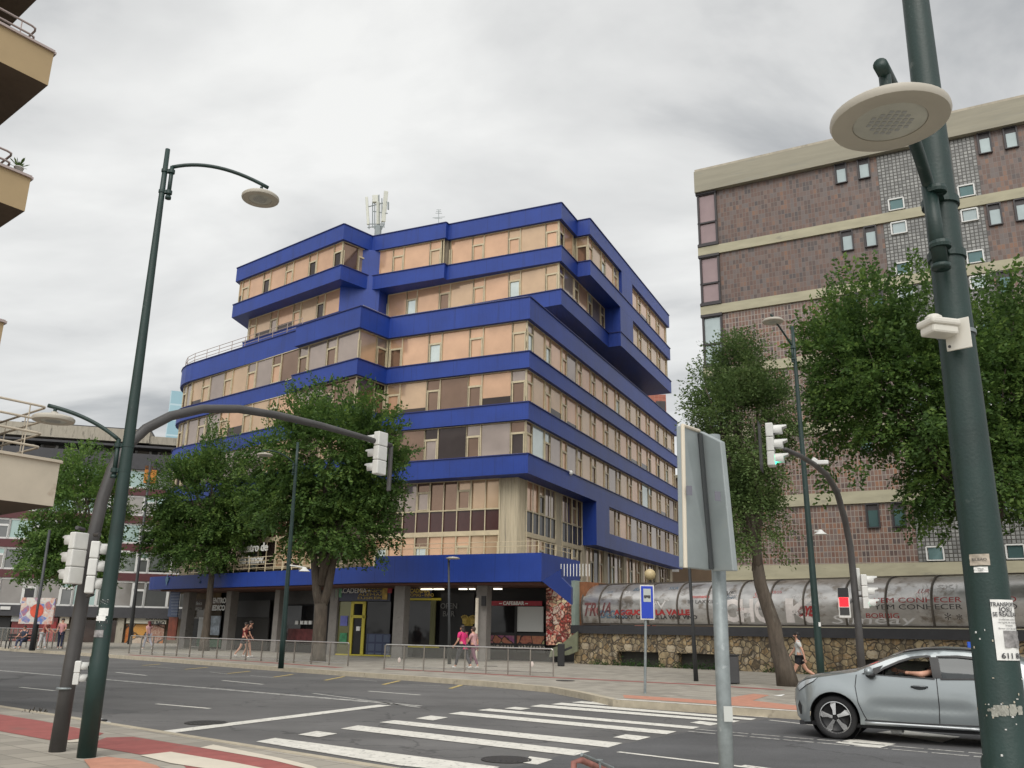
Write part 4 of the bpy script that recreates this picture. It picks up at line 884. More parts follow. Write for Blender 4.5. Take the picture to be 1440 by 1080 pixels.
for j in range(SN):
    s0=.3+(WLN-.5)*j/SN; s1=.3+(WLN-.5)*(j+1)/SN
    for i in range(len(TP)-1):
        w0=.012*math.sin(j*1.7+i); q=[tubeat(s0,cum[i]+1e-3),tubeat(s1,cum[i]+1e-3),tubeat(s1,cum[i+1]-1e-3),tubeat(s0,cum[i+1]-1e-3)]
        mb.add(q,[(0,1,2,3)])
o=mb.build('metal_skin',M_tubem,tb,smooth=True); 
bm=bmesh.new(); bm.from_mesh(o.data); bmesh.ops.remove_doubles(bm,verts=bm.verts,dist=.006); bm.to_mesh(o.data); bm.free()
ribs=[.35,1.45,2.75,4.3,6.0,7.6,9.2,10.7,12.2,14.0,15.65,17.4,19.2,21,22.8,24.8,27,29,31,33]
for s in ribs:
    m=MB(); m.tube([tubeat(s,cum[-1]*t/26,.03) for t in range(20)],.04,6); m.build('rib',mat('rib_metal',(.10,.085,.07),.5,metal=.5),tb)
m=MB(); m.beam(WPt(.3,2.08,-.2),WPt(WLN-1,2.08,-.2),.12,.05); m.beam(WPt(.3,4.12,-1.5),WPt(WLN-1,4.12,-1.5),.1,.06); m.build('edge_rail',mat('rib_metal',(.1,.08,.07)),tb)
m=MB(); wbox(-.1,.12,2.02,4.25,.1,-1.2,m); m.build('end_frame',mat('pale_green_paint',(.25,.31,.27),.6,var=.1),tb); m=MB(); wbox(.12,.5,2.02,4.2,-.3,-2.4,m); m.build('end_panel',mat('rust_panel',(.22,.09,.04),.8,var=.3),tb)
# graffiti laid on the metal
def graff(s_,sc,hc,size,mat_,width=None,bold=.0,slant=0,name='graffiti'):
    v,f=textmesh(s_,size,0.0,bold); 
    if not v: return
    if width:
        w=max(p.x for p in v)-min(p.x for p in v); k=width/w
        for p in v: p.x*=k
    # subdivide so that letters bend with the skin
    me=bpy.data.meshes.new('g'); me.from_pydata(v,[],f); bm=bmesh.new(); bm.from_mesh(me); bmesh.ops.triangulate(bm,faces=bm.faces)
    for _ in range(2): bmesh.ops.subdivide_edges(bm,edges=[e for e in bm.edges if e.calc_length()>.12],cuts=1,use_grid_fill=False); bmesh.ops.triangulate(bm,faces=bm.faces)
    for x in bm.verts: x.co=tubeat(sc+x.co.x+slant*x.co.y,hc+x.co.y,.012)
    bm.to_mesh(me); bm.free(); m=MB(); m.v=[tuple(x.co) for x in me.vertices]; m.f=[list(p.vertices) for p in me.polygons]; m.m=[0]*len(m.f); m.uv=[None]*len(m.f)
    bpy.data.meshes.remove(me); return m.build(name,mat_,tb)
def ts(px): # wall coordinate of a pixel column at mid height
    q=onpl(px,860,(WS+WN*-.15),math.degrees(math.atan2(WT.x,WT.y))); return (q-WS).dot(WT)
M_gs=mat('graffiti_silver',(.66,.61,.58),.6,metal=.0,var=.15); M_gr=mat('graffiti_red',(.32,.03,.03),.6,var=.3,vscale=5); M_gk=mat('graffiti_black',(.05,.045,.045),.6,var=.2); M_gb2=mat('graffiti_teal',(.10,.15,.20),.6,var=.3); M_gp=mat('graffiti_pink',(.42,.15,.14),.6,var=.3); M_gw=mat('graffiti_white',(.6,.58,.56),.6)
graff('CHO',(ts(1022)+ts(1088))/2-.1,.55,1.35,M_gs,2.35,.05); graff('K',ts(1124),.55,1.35,M_gs,1.5,.05); 
graff('OYER',ts(1136),.55,.55,M_gr,.9,.03,.3)
graff('YEM CONHECER QUINTO',ts(1322)+.1,.98,.28,M_gr,5.2,.0); graff('YEM CONHECER QUINTO',ts(1322)+.1,.72,.28,M_gk,5.2,.0)
graff('BORBIG',ts(1240),.38,.28,M_gr,1.3,.0); graff('Simeay',ts(1225),.22,.5,M_gw,3.3,.0,.35)
graff('AGGUORE  LA VALLE',ts(915),.52,.32,M_gr,4.3,.02); graff('NAXXY  LA VALLE LA WVT VINO',ts(920),.30,.24,M_gk,4.6,.01); graff('DEG·1Z',ts(862),.42,.5,M_gb2,1.6,.02)
graff('TRUA',ts(840),.65,.9,mat('graffiti_maroon',(.14,.05,.05),.6,var=.2),1.8,.02,.3); graff('momento',ts(985),1.25,.22,M_gp,.9,.01); graff('IN LAXXII',ts(985),1.0,.24,M_gk,1.3)
graff('Toda de amor',ts(1135),1.15,.22,M_gw,1.3); graff('*',ts(1332),.25,.6,M_gk); graff('*',ts(1348),.25,.5,M_gk); graff('IL SKI',ts(1322),1.55,.3,M_gw,1.3); graff('V',ts(930),.85,.5,M_gw,.5)
rg_=random.Random(12)
for k in range(26):
    graff(rg_.choice(['SKA','eta','Nox','LUR','ANE','kaos','RIP','zer','Bai','mugi','ERA']),rg_.uniform(1,17.5),rg_.uniform(.25,1.9),rg_.uniform(.16,.42),rg_.choice([M_gs,M_gk,M_gp,M_gw,M_gs,M_gb2]),None,0,rg_.uniform(-.2,.5))
# globe lamp on wall
gp=onpl(914,808,WPt(0,0,-3.2)[:2],math.degrees(math.atan2(WT.x,WT.y))); gl=thing('globe_lamp','cream globe lamp showing over the metal tunnel','lamp',(gp.x,gp.y,2.0))
m=MB(); m.ell(gp,(.3,.3,.3),20); m.build('globe',mat('globe_cream',(.50,.40,.22),.45),gl,smooth=True); m=MB(); m.tube([(gp.x,gp.y,1.9),(gp.x,gp.y,gp.z-.25)],.05,8); m.build('pole',M_black,gl)
# ================================================================= BACKGROUND BUILDINGS
def bgplane(px,py,pt,h): return onpl(px,py,pt,h)
# left street building with white window frames and maroon bands
G0=Vector((-31.5,80,0)); GH=75.0; GT=hv(GH); GN=Vector((GT.y,-GT.x,0))
if GN.y>0: GN=-GN
lb=thing('glass_front_building','long low block with white framed windows and maroon bands across the street end','building',tuple(G0))
def GP(px,py): return onpl(px,py,G0[:2],GH)
def GS(px): return (GP(px,850)-G0).dot(GT)
def gbox(s0,s1,z0,z1,d0,d1,mb,mi=0):
    q=[G0+GT*s0+GN*d0,G0+GT*s1+GN*d0,G0+GT*s1+GN*d1,G0+GT*s0+GN*d1]; mb.prism([(p.x,p.y) for p in q],z0,z1,mi); return mb
s0=GS(-60); s1=GS(262)
zz_=lambda y: GP(120,y).z
M_maroon=mat('maroon_panel',(.085,.018,.022),.5,var=.12); M_slate=mat('slate_band',(.045,.045,.05),.6,var=.15); M_beton=mat('weathered_concrete',(.36,.33,.27),.9,var=.2,vscale=2,dirt=((.13,.12,.10),2,.55),stretch=(2,2,.4))
gbox(s0,s1,.1,zz_(636),-.4,-14,MB()).build('wall',M_core,lb)
gbox(s0,s1,zz_(656),zz_(634),.3,-.4,MB()).build('slate_band',M_slate,lb); gbox(s0,s1,zz_(868),zz_(853),.6,-.4,MB()).build('shop_canopy',M_slate,lb)
for a,b in [(815,804),(773,762),(733,722),(693,683)]: gbox(s0,s1,zz_(a),zz_(b),.05,-.4,MB()).build('maroon_band',M_maroon,lb)
gbox(s0,GS(178),zz_(616),zz_(598),-.5,-13,MB()).build('roof_parapet',M_beton,lb); gbox(GS(150),s1,zz_(616),zz_(605),-.7,-13,MB()).build('roof_parapet',M_beton,lb)
gbox(s0,s1,zz_(634),zz_(616),-2.2,-12,MB()).build('setback_wall',mat('setback_dark',(.10,.08,.07),.6,var=.4),lb); gbox(s0,s1,zz_(624),zz_(621),.0,-3,MB()).build('balcony_edge',M_slate,lb)
gbox(GS(95),GS(110),zz_(600),zz_(590),-3,-6,MB()).build('chimney',M_beton,lb); gbox(GS(44),GS(62),zz_(602),zz_(593),-3,-7,MB()).build('roof_vent',M_slate,lb); gbox(GS(-20),GS(178),zz_(598),zz_(594.5),-1.2,-13,MB()).build('roof_edge',M_slate,lb)
pkG=lambda lev:(rng.choice((5,3,5,4,3)),rng.choice((3,5)),rng.choice((3,5,4)))
G_shopf=glass('glass_grey',(.20,.22,.21),.08,.4)
GG=[glass('glass_tan_grey',(.36,.33,.29),.1,.4),G_shopf,glass('glass_slate',(.15,.155,.155),.08,.4),glass('glass_black',(.03,.03,.032),.06,.4),glass('glass_sea',(.30,.40,.38),.1,.4),glass('glass_dull',(.25,.235,.22),.1,.4)]
def gpick(lv):
    return (rng.choice((2,5,4,1,0)),rng.choice((2,4,5)),rng.choice((2,3,5,1)))
for a,b in [(853,815),(804,773),(762,733),(722,693),(683,656)]:
    p0=G0+GT*s0+GN*-.1; p1=G0+GT*s1+GN*-.1; strip('left',(p0.x,p0.y),(p1.x,p1.y),zz_(a),zz_(b),(GN.x,GN.y),(1.9,1.0),2.9,gpick,0,frame=.15)
p0=G0+GT*s0+GN*-1.9; p1=G0+GT*s1+GN*-1.9; strip('left',(p0.x,p0.y),(p1.x,p1.y),zz_(634),zz_(616),(GN.x,GN.y),(1.2,.8),2.0,gpick,0,frame=.13)
sv=GL[:]; GL[:]=GG; build_wins(lb,'left',90,frame_mat=M_wfr); GL[:]=sv
# shop fronts on its ground floor
def grect(name,x0,x1,y0,y1,m,off=.1,th=.15):
    a=(GP(x0,y0)-G0).dot(GT); b=(GP(x1,y0)-G0).dot(GT); return gbox(a,b,GP((x0+x1)/2,y1).z,GP((x0+x1)/2,y0).z,off,off-th,MB()).build(name,m,lb)
grect('shop_window',178,232,878,912,cellmat('warm_shop_display',[(.45,.12,.03),(.60,.32,.08),(.25,.06,.04),(.55,.45,.35),(.35,.20,.08)],(.05,.03,.02),.55,edge=.03,rough=.3,mode='Object'),.0)
grect('sign_board',179,235,868,877,mat('sign_cream',(.52,.50,.42),.6,var=.05),.3)
m=MB(); c=GP(222,873)+GN*.32; addtext(m,'ZAPATERIA\nBILBAO',.38,c,GT,(0,0,1),ext=.01,bold=.01); m.build('lettering',M_ink,lb)
grect('pier',168,178,855,912,M_beton,.3); grect('shop_window',18,82,868,905,glass('red_shop_glass',(.22,.03,.03),.2,.1,var=.5),.0); grect('sign_board',18,44,866,874,M_shutw,.3); grect('shop_window',62,80,874,902,mat('red_panel',(.30,.03,.03),.5),.1); grect('sign_board',86,99,866,877,M_cream,.3)
grect('sign_board',4,18,853,857.5,M_wfr,.7); grect('sign_board',171,184,775,779,M_wfr,.5); grect('shop_window',-30,16,868,908,M_black,.05); grect('shop_window',100,166,872,908,glass('dark_shop_glass',(.05,.035,.03),.1,.2,var=.5),.0); grect('orange_awning',205,222,656,680,mat('orange_cloth',(.45,.17,.03),.8,var=.4,vscale=2),.3)
# downpipe / mast in front
def ff(px,py,r): return at(px,py,r)
# glass tower
tw=at(237,560,230); tower=thing('glass_tower','pale blue glass tower far behind the rounded end of the blue building','tower',(tw.x,tw.y,0))
a=at(229,640,228);b=at(262,640,228); mb=MB(); tz=at(240,549,228).z; mb.prism([(a.x,a.y),(b.x,b.y),(b.x-4,b.y+22),(a.x-4,a.y+22)],0,tz); 
M_tw=tilemat('tower_glass',[(.24,.40,.47),(.30,.46,.52)],(.42,.55,.60),200,3.9,.25,.2,nz=(.05,.3)); mb.build('facade',M_tw,tower)
# red brick block behind the right end and brown block beside it
rbk=at(925,565,115); rbo=thing('brick_building','distant red brick block peeping out behind the blue upper storeys','building',(rbk.x,rbk.y,0))
a=at(900,600,115);b=at(936.5,560,115); mb=MB(); mb.prism([(a.x,a.y),(b.x,b.y),(b.x-3,b.y+16),(a.x-3,a.y+16)],0,at(925,555,115).z); mb.build('wall',tilemat('red_bricks',[(.30,.085,.055),(.38,.12,.08)],(.32,.2,.15),.5,.2,.02,.8),rbo)
for y in (568,574,585): 
    for x in (926,932): 
        q=at(x,y,114.9); m=MB(); m.box(q.x-.35,q.x+.35,q.y-.1,q.y,q.z-.35,q.z+.35); m.build('window',M_dfr,rbo)
bb=at(975,700,95); bbo=thing('background_building','brown rendered block filling the gap between blue and tiled buildings','building',(bb.x,bb.y,0))
a=at(940,600,97);b=at(1010,600,92); mb=MB(); mb.prism([(a.x,a.y),(b.x,b.y),(b.x+2,b.y+12),(a.x,a.y+12)],0,at(960,672,96).z); mb.build('wall',mat('brown_render',(.20,.14,.09),.9,var=.15,vscale=.4),bbo)
m=MB(); m.prism([(a.x-.2,a.y-.3),(b.x+.2,b.y-.3),(b.x+2,b.y+12),(a.x-.2,a.y+12)],at(960,672,96).z,at(960,668,96).z); m.build('cornice',M_cband,bbo)
for y in (690,722,760): 
    for x in (962,972): 
        q=at(x,y,93.8); m=MB(); m.box(q.x-.5,q.x+.5,q.y-.1,q.y,q.z-.8,q.z+.8); m.build('window',G_DARK,bbo)
q=at(950,802,88); m=MB(); m.beam(q+Vector((-.5,0,0)),q+Vector((.3,0,0)),.4,.3); m.build('wall_light',M_white,bbo)
# ================================================================= NEAR LEFT BALCONY BUILDING
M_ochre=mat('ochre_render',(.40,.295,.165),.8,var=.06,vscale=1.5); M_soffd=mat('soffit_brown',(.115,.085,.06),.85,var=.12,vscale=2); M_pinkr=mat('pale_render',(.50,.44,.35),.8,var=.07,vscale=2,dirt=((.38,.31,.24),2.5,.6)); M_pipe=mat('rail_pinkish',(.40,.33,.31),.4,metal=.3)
apt=thing('balcony_building','ochre rendered apartment block with stacked balconies, cut by the left edge','building',(-10,15,0))
def balc(z0,z1,corner,hd_f,ln,depth_h,depth,m,rails,cap=M_pipe):
    c=Vector(corner); f=hv(hd_f); s=hv(depth_h)
    q=[c,c+f*ln,c+f*ln+s*depth,c+s*depth]
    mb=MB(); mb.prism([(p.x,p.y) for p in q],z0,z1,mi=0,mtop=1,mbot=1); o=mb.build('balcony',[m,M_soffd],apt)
    mt=MB(); mt.beam((*q[0][:2],z1+.02),(*q[1][:2],z1+.02),.1,.05); mt.beam((*q[0][:2],z1+.02),(*q[3][:2],z1+.02),.1,.05); mt.build('coping',cap,o)
    if rails:
        mr=MB(); ins=.12
        c2=c+f*.35+s*.12
        for h in rails:
            p=[c2+f*(ln-.4),c2+f*.12,c2+f*.03+s*.03,c2+s*.12,c2+s*(depth-.3)]; mr.tube([(v.x,v.y,z1+h) for v in p],.022,8)
        for k in range(6):
            v=c2+f*(.3+k*.9); mr.tube([(v.x,v.y,z1),(v.x,v.y,z1+rails[-1])],.012,5)
            if k>0: v=c2+s*(k*.9); mr.tube([(v.x,v.y,z1),(v.x,v.y,z1+rails[-1])],.012,5)
        mr.build('handrail',cap,o)
    return o
FH=-144.0; DH=-50.0
for zt,hh_ in ((12.75,.75),(9.92,.7),(6.95,.8),(15.6,.75)):
    balc(zt-hh_,zt,(-9.42,15.42,0),FH,6,DH,8,M_ochre,[.22,.42] if zt in(12.75,9.92) else None)
balc(3.66,4.46,(-8.3,16.05,0),FH,6,DH,8,M_pinkr,[.25,.5,.75,1.0],cap=M_pinkr)
m=MB(); c=Vector((-9.42,15.42,0))+hv(FH)*1.2+hv(DH)*1.6; e_=hv(FH)*10; d_=hv(DH)*10
m.prism([(p.x,p.y) for p in (c,c+e_,c+e_+d_,c+d_)],0,17); m.build('wall',M_ochre,apt)
# flower pot with small plant on the middle balcony
fp=Vector((-9.42,15.42,9.97))+hv(FH)*.18+hv(DH)*.2
pt=thing('flower_pot','white flower pot with a small plant on the middle ochre balcony corner','flower pot',tuple(fp)); m=MB(); m.lathe([(.06,0),(.085,.16),(.09,.16),(.09,.18)],fp); m.build('pot',M_white,pt,smooth=True)
m=MB(); rr=random.Random(2)
for k in range(26):
    a=Vector((rr.gauss(0,1),rr.gauss(0,1),rr.uniform(.2,1.4))).normalized(); q=fp+Vector((0,0,.18))+a*rr.uniform(.04,.2); u_=a.cross(Vector((0,0,1))).normalized()*.02; m.add([fp+Vector((0,0,.17)),q-u_,q+a*.06,q+u_],[(0,1,2,3)])
m.build('plant',M_leafB,pt)
bx_=Vector((-9.42,15.42,9.97))+hv(FH)*.95+hv(DH)*.25; m=MB(); m.box(bx_.x-.25,bx_.x+.25,bx_.y-.15,bx_.y+.15,bx_.z,bx_.z+.22); tag(m.build('flower_box',mat('red_plastic',(.4,.03,.04),.5),bevel=.02),'red box behind the rail of the middle ochre balcony','box')
# ================================================================= TREES
def spray_templates(seed,leaf=.17,n=4):
    rg=np.random.RandomState(seed); T=[]
    for _ in range(n):
        quads=[]
        main=[np.array([0,0,0.])]; d=np.array([1,0,.12]); 
        for i in range(7):
            d=d+np.array([0,rg.normal(0,.08),-.07]); d/=np.linalg.norm(d); main.append(main[-1]+d*.15)
        for i in range(1,8):
            for sd in (-1,1):
                L_=.42*(1-.07*i)*rg.uniform(.6,1.15); dd=np.array([.55,sd*.8,rg.uniform(-.35,.15)]); dd/=np.linalg.norm(dd)
                nl=max(2,int(L_/.075))
                for j in range(nl):
                    p=main[i]+dd*L_*(j+1)/nl+np.array([0,0,-.18*(j/nl)**2])+rg.normal(0,.012,3)
                    ax=dd+rg.normal(0,.55,3); ax/=np.linalg.norm(ax); nn_=np.array([0,0,1])+rg.normal(0,.5,3); sd_=np.cross(nn_,ax); sd_/=np.linalg.norm(sd_)
                    l=leaf*rg.uniform(.7,1.3); w_=l*.30
                    quads.append([p,p+ax*l*.5+sd_*w_,p+ax*l,p+ax*l*.5-sd_*w_])
        T.append(np.array(quads))
    return T
SPR=spray_templates(1); SPRN=spray_templates(9,leaf=.12)
def tree(name,label,base,crown,nspray,mat_leaf,seed,trunk_r=.22,fork=3.0,lean=(0,0),scale=1.0,shape=None,limbs=12,tmpl=None,droop=.35,gap=.0,group=None,bark=None,stems=1):
    """crown: list of ellipsoids (cx,cy,cz,rx,ry,rz) relative to the base, in world metres"""
    rg=np.random.RandomState(seed); root=thing(name,label,'tree',tuple(base),0,group); B=np.array(base,float); tmpl=tmpl or SPR
    V=[];vol=np.array([c[3]*c[4]*c[5] for c in crown])**.67; vol/=vol.sum()
    lob=[]
    for i in range(80):
        d=rg.normal(size=3); d/=np.linalg.norm(d); lob.append((d,rg.uniform(-.40,.26)))
    for k in range(nspray):
        c=crown[rg.choice(len(crown),p=vol)]; d=rg.normal(size=3); d/=np.linalg.norm(d)
        if d[2]<-.75: d[2]*=-.6
        bump=1.0
        for (ld,h) in lob:
            q=d.dot(ld)
            if q>.93: bump+=h*(q-.93)/.07*.8
        r=(1-abs(rg.normal(0,.26)))*bump; r=max(r,.15)
        p=np.array([c[0]+d[0]*c[3]*r,c[1]+d[1]*c[4]*r,c[2]+d[2]*c[5]*r])
        if gap and rg.rand()<gap and math.sin(p[0]*2.1+seed)*math.sin(p[2]*1.7)>.25: continue
        out=d.copy(); out[2]=out[2]*.8+ (.55 if d[2]>.35 else -.1); out+=rg.normal(0,.3,3); 
        if d[2]<.1: out[2]-=droop
        out/=np.linalg.norm(out)
        up=np.array([0,0,1.])+rg.normal(0,.25,3); y=np.cross(up,out); y/=np.linalg.norm(y); z=np.cross(out,y)
        M=np.stack([out,y,z],0)*scale*rg.uniform(.65,1.25); q=tmpl[rg.randint(len(tmpl))]@M + p - out*.45*scale
        V.append(q)
    V=np.concatenate(V); n=len(V); me=bpy.data.meshes.new('crown')
    me.vertices.add(n*4); me.vertices.foreach_set('co',V.reshape(-1).astype(np.float32)); me.loops.add(n*4); me.loops.foreach_set('vertex_index',np.arange(n*4,dtype=np.int32)); me.polygons.add(n); me.polygons.foreach_set('loop_start',np.arange(0,n*4,4,dtype=np.int32)); me.polygons.foreach_set('loop_total',np.full(n,4,dtype=np.int32)); me.materials.append(mat_leaf); me.update(); me.validate()
    o=bpy.data.objects.new('crown',me); COL.objects.link(o); o.parent=root
    # trunk and limbs
    mb=MB(); fk=Vector((lean[0],lean[1],fork)); N_=9
    def wob(a,b,n,amp): return [a.lerp(b,i/n)+Vector((rg.normal(0,amp),rg.normal(0,amp),0))*(0 if i in(0,n) else 1) for i in range(n+1)]
    if stems==1:
        P=wob(Vector((0,0,-.05)),fk,6,.03); rr=[trunk_r*(1.35 if i==0 else 1.08 if i==1 else 1-.05*i) for i in range(7)]; mb.tube(P,rr,12)
    else:
        P=wob(Vector((0,0,-.05)),Vector((lean[0]*.5,lean[1]*.5,fork*.72)),5,.03); mb.tube(P,[trunk_r*(1.3 if i==0 else 1.1-.02*i) for i in range(6)],12)
        for sx_ in (-.38,.42): mb.tube([P[-1]-Vector((0,0,.3)),P[-1]+Vector((sx_*.6,0,.5)),Vector((lean[0]+sx_*1.2,lean[1],fork+1.2)),Vector((lean[0]+sx_*2.2,lean[1],fork+3.4))],[trunk_r*.8,trunk_r*.68,trunk_r*.55,trunk_r*.4],10)
    for k in range(limbs):
        c=crown[rg.choice(len(crown),p=vol)]; d=rg.normal(size=3); d/=np.linalg.norm(d); d[2]=abs(d[2])*.8
        e=Vector((c[0]+d[0]*c[3]*.82,c[1]+d[1]*c[4]*.82,c[2]+d[2]*c[5]*.82)); s=fk+Vector((0,0,rg.uniform(-.3,2.2)*min(1,c[5]/4))) 
        mid=s.lerp(e,.45)+Vector((0,0,.4)); Pm=[s,s.lerp(mid,.5)+Vector((rg.normal(0,.08),rg.normal(0,.08),0)),mid,mid.lerp(e,.5)+Vector((rg.normal(0,.15),rg.normal(0,.15),.1)),e]
        r0=trunk_r*rg.uniform(.28,.5); mb.tube(Pm,[r0,r0*.8,r0*.55,r0*.35,r0*.12],6)
    top=Vector((crown[0][0],crown[0][1],crown[0][2]+crown[0][5]*.7)); mb.tube(wob(fk-Vector((0,0,.2)),top,4,.12),[trunk_r*.72,trunk_r*.55,trunk_r*.4,trunk_r*.25,trunk_r*.08],8)
    mb.build('trunk',bark or M_bark,root,world=False,smooth=True)
    return root
M_bark=mat('bark',(.085,.068,.052),.9,var=.35,vscale=9,bump=.8,bscale=22,dirt=((.15,.14,.11),5,.6),stretch=(1,1,.25))
b1=(-8.6,42.0,.15)
tree('street_tree','large dark green tree with a forked trunk before the blue building',b1,[(-.1,0,9.2,3.7,3.1,4.1),(.6,0,5.9,2.7,2.4,1.7),(-2.1,.2,7.2,1.9,1.9,1.9),(1.9,0,8.2,1.8,1.8,2.6)],1750,M_leafA,11,.30,3.6,(-.1,0),.95,stems=2,group='trees in front of the blue building')
b2=(-19.1,58.0,.15)
tree('street_tree','dark green tree with a single trunk before the canopy left end',b2,[(-1.1,0,9.3,3.5,3.0,4.8),(-.9,0,6.2,3.1,2.8,1.9),(1.2,0,8.0,1.9,1.9,2.4),(-3.1,0,7.4,1.7,1.6,2.2)],1500,M_leafA,23,.27,4.6,(0,0),1.0,group='trees in front of the blue building')
q=gr(126,912,.15); s_=62/q.length; q=Vector((q.x*s_-1.0,q.y*s_,.15))
tree('street_tree','yellowish green round tree behind the leaning grey signal pole',tuple(q),[(-.9,0,8.3,3.2,3.0,4.1),(-.6,0,5.4,2.8,2.7,1.8),(-2.3,0,5.6,2.0,1.8,2.4)],1050,M_leafD,31,.25,4.4,(0,0),1.0,group='trees in front of the blue building')
b4=(8.75,28.8,.15)
tree('street_tree','slender olive green tree with a leaning trunk beside the stone wall',b4,[(-.95,.1,5.1,1.45,1.4,1.5),(-1.05,.2,7.9,1.75,1.7,3.3),(-1.25,.1,5.6,1.25,1.3,1.9),(-.2,.2,8.6,1.3,1.3,1.9),(-1.9,0,8.9,1.1,1.1,1.6),(-.95,0,10.4,1.0,1.0,1.1)],2000,M_leafB,47,.27,3.7,(-.75,0),.74,tmpl=SPRN,gap=.5,limbs=16)
b5=at(1405,900,35.0); b5=(b5.x,b5.y,.15)
tree('street_tree','big dense dark tree behind the nearest lamp post at the right edge',b5,[(-2.4,0,10.2,3.6,3.0,4.4),(1.4,0,9.6,3.4,3.0,5.2),(-.4,0,7.0,2.6,2.5,2.3),(3.6,.5,9.2,2.6,2.6,5.0),(-4.2,0,10.9,1.9,1.8,2.7)],3700,M_leafA,59,.28,3.6,(0,0),.85,limbs=14)
# ================================================================= POLES, LAMPS, SIGNALS
G_lens_red=mat('signal_red_lit',(.9,.02,.02),.3,emit=((1,.0,.01),1.6)); G_lens_green=mat('signal_green_lit',(.02,.6,.35),.3,emit=((.05,1,.55),3.5)); M_lensoff=mat('signal_lens_dark',(.03,.03,.03),.2)
def lamphead(root,c,dia,tiltdir=None,name='lamp_head'):
    c=Vector(c); ax=Vector((0,0,1)); r=dia/2
    m=MB(); m.lathe([(r*.62,-.012),(r*.62,-.02),(r*.80,-.028),(r*.97,-.02),(r,.0),(r*.99,.02),(r*.9,.04),(r*.5,.065),(r*.18,.075),(r*.16,.10),(0,.10)],c,ax,40); h=m.build(name,M_lampshell,root,auto=.6)
    m=MB(); m.lathe([(0,-.018),(r*.58,-.018),(r*.61,-.016),(r*.61,-.005)],c,ax,36); m.build('lens',M_lens_grey,h,smooth=False); 
    m=MB()
    for i in range(-3,4):
        for j in range(-3,4):
            if i*i+j*j<11: m.box(c.x+i*r*.11-r*.035,c.x+i*r*.11+r*.035,c.y+j*r*.11-r*.035,c.y+j*r*.11+r*.035,c.z-.0205,c.z-.0185)
    m.build('led_array',mat('led_grey',(.36,.37,.37),.35),h); return h
def bez(a,b,c,n=14):
    a,b,c=Vector(a),Vector(b),Vector(c); return [(1-t)**2*a+2*t*(1-t)*b+t*t*c for t in [i/n for i in range(n+1)]]
def lamppost(name,label,base,top,rb,rt,arms,sleeve=None,group='green street lamps'):
    root=thing(name,label,'street lamp',tuple(base),0,group); b=Vector(base);t=Vector(top); m=MB()
    P=[];Rr=[]
    if sleeve: P+=[b,b+(t-b)*(sleeve/(t-b).length),b+(t-b)*(sleeve/(t-b).length+.004)]; Rr+=[rb*1.06,rb*1.06,rb*.96]
    else: P+=[b,b+(t-b)*.12]; Rr+=[rb,rb*.97]
    for k in range(1,9): P.append(b+(t-b)*(.14+.86*k/8)); Rr.append(rb*.94+(rt-rb*.94)*(k/8))
    m.tube(P,Rr,20); m.build('pole',M_green,root,smooth=True)
    for (z,d,ln,drop,dia,rise) in arms:  # z bracket top, direction, reach, end drop
        k=(z-b.z)/(t.z-b.z); pc=b+(t-b)*k; rr=rb*.94+(rt-rb*.94)*k; d=Vector(d).normalized(); s=pc+d*(rr+.055)
        m=MB(); e=s+d*ln+Vector((0,0,-drop)); mid=s+d*ln*.45+Vector((0,0,rise))
        m.tube([s+Vector((0,0,-.5)),s+Vector((0,0,-.02))],.028,10); m.tube(bez(s+Vector((0,0,-.03)),mid,e+d*.09),.026,10); m.tube([s-Vector((0,0,.52)),s-Vector((0,0,.48))],.04,10); a=m.build('arm',M_green,root,smooth=True)
        for dz in (-.1,-.42):
            m=MB(); m.beam(pc+Vector((0,0,dz)),s+Vector((0,0,dz)),.05,.05); m.lathe([(.045,-.025),(.045,.025)],s+Vector((0,0,dz)),(0,0,1),12); m.lathe([(rr+.012,-.02),(rr+.012,.02)],pc+Vector((0,0,dz)),(0,0,1),20)
            m.build('bracket',M_green,a)
        m=MB(); m.tube([e+Vector((0,0,.0)),e+Vector((0,0,-.09))],.022,8); m.build('stem',M_green,a)
        lamphead(root,e+Vector((0,0,-.18)),dia)
    return root
LB=Vector((-4.86,11.03,.12)); LT=at(236,210,12.05)
armd=at(347,262,11.9)-at(243,240,12.05)
la=lamppost('street_lamp','tall dark green street lamp with posters at the left kerb',LB,LT,.100,.032,[(7.80,(armd.x,armd.y,0),1.22,.17,.52,.20),(3.90,(-.98,-.2,0),.80,-.36,.50,.26)],sleeve=1.1)
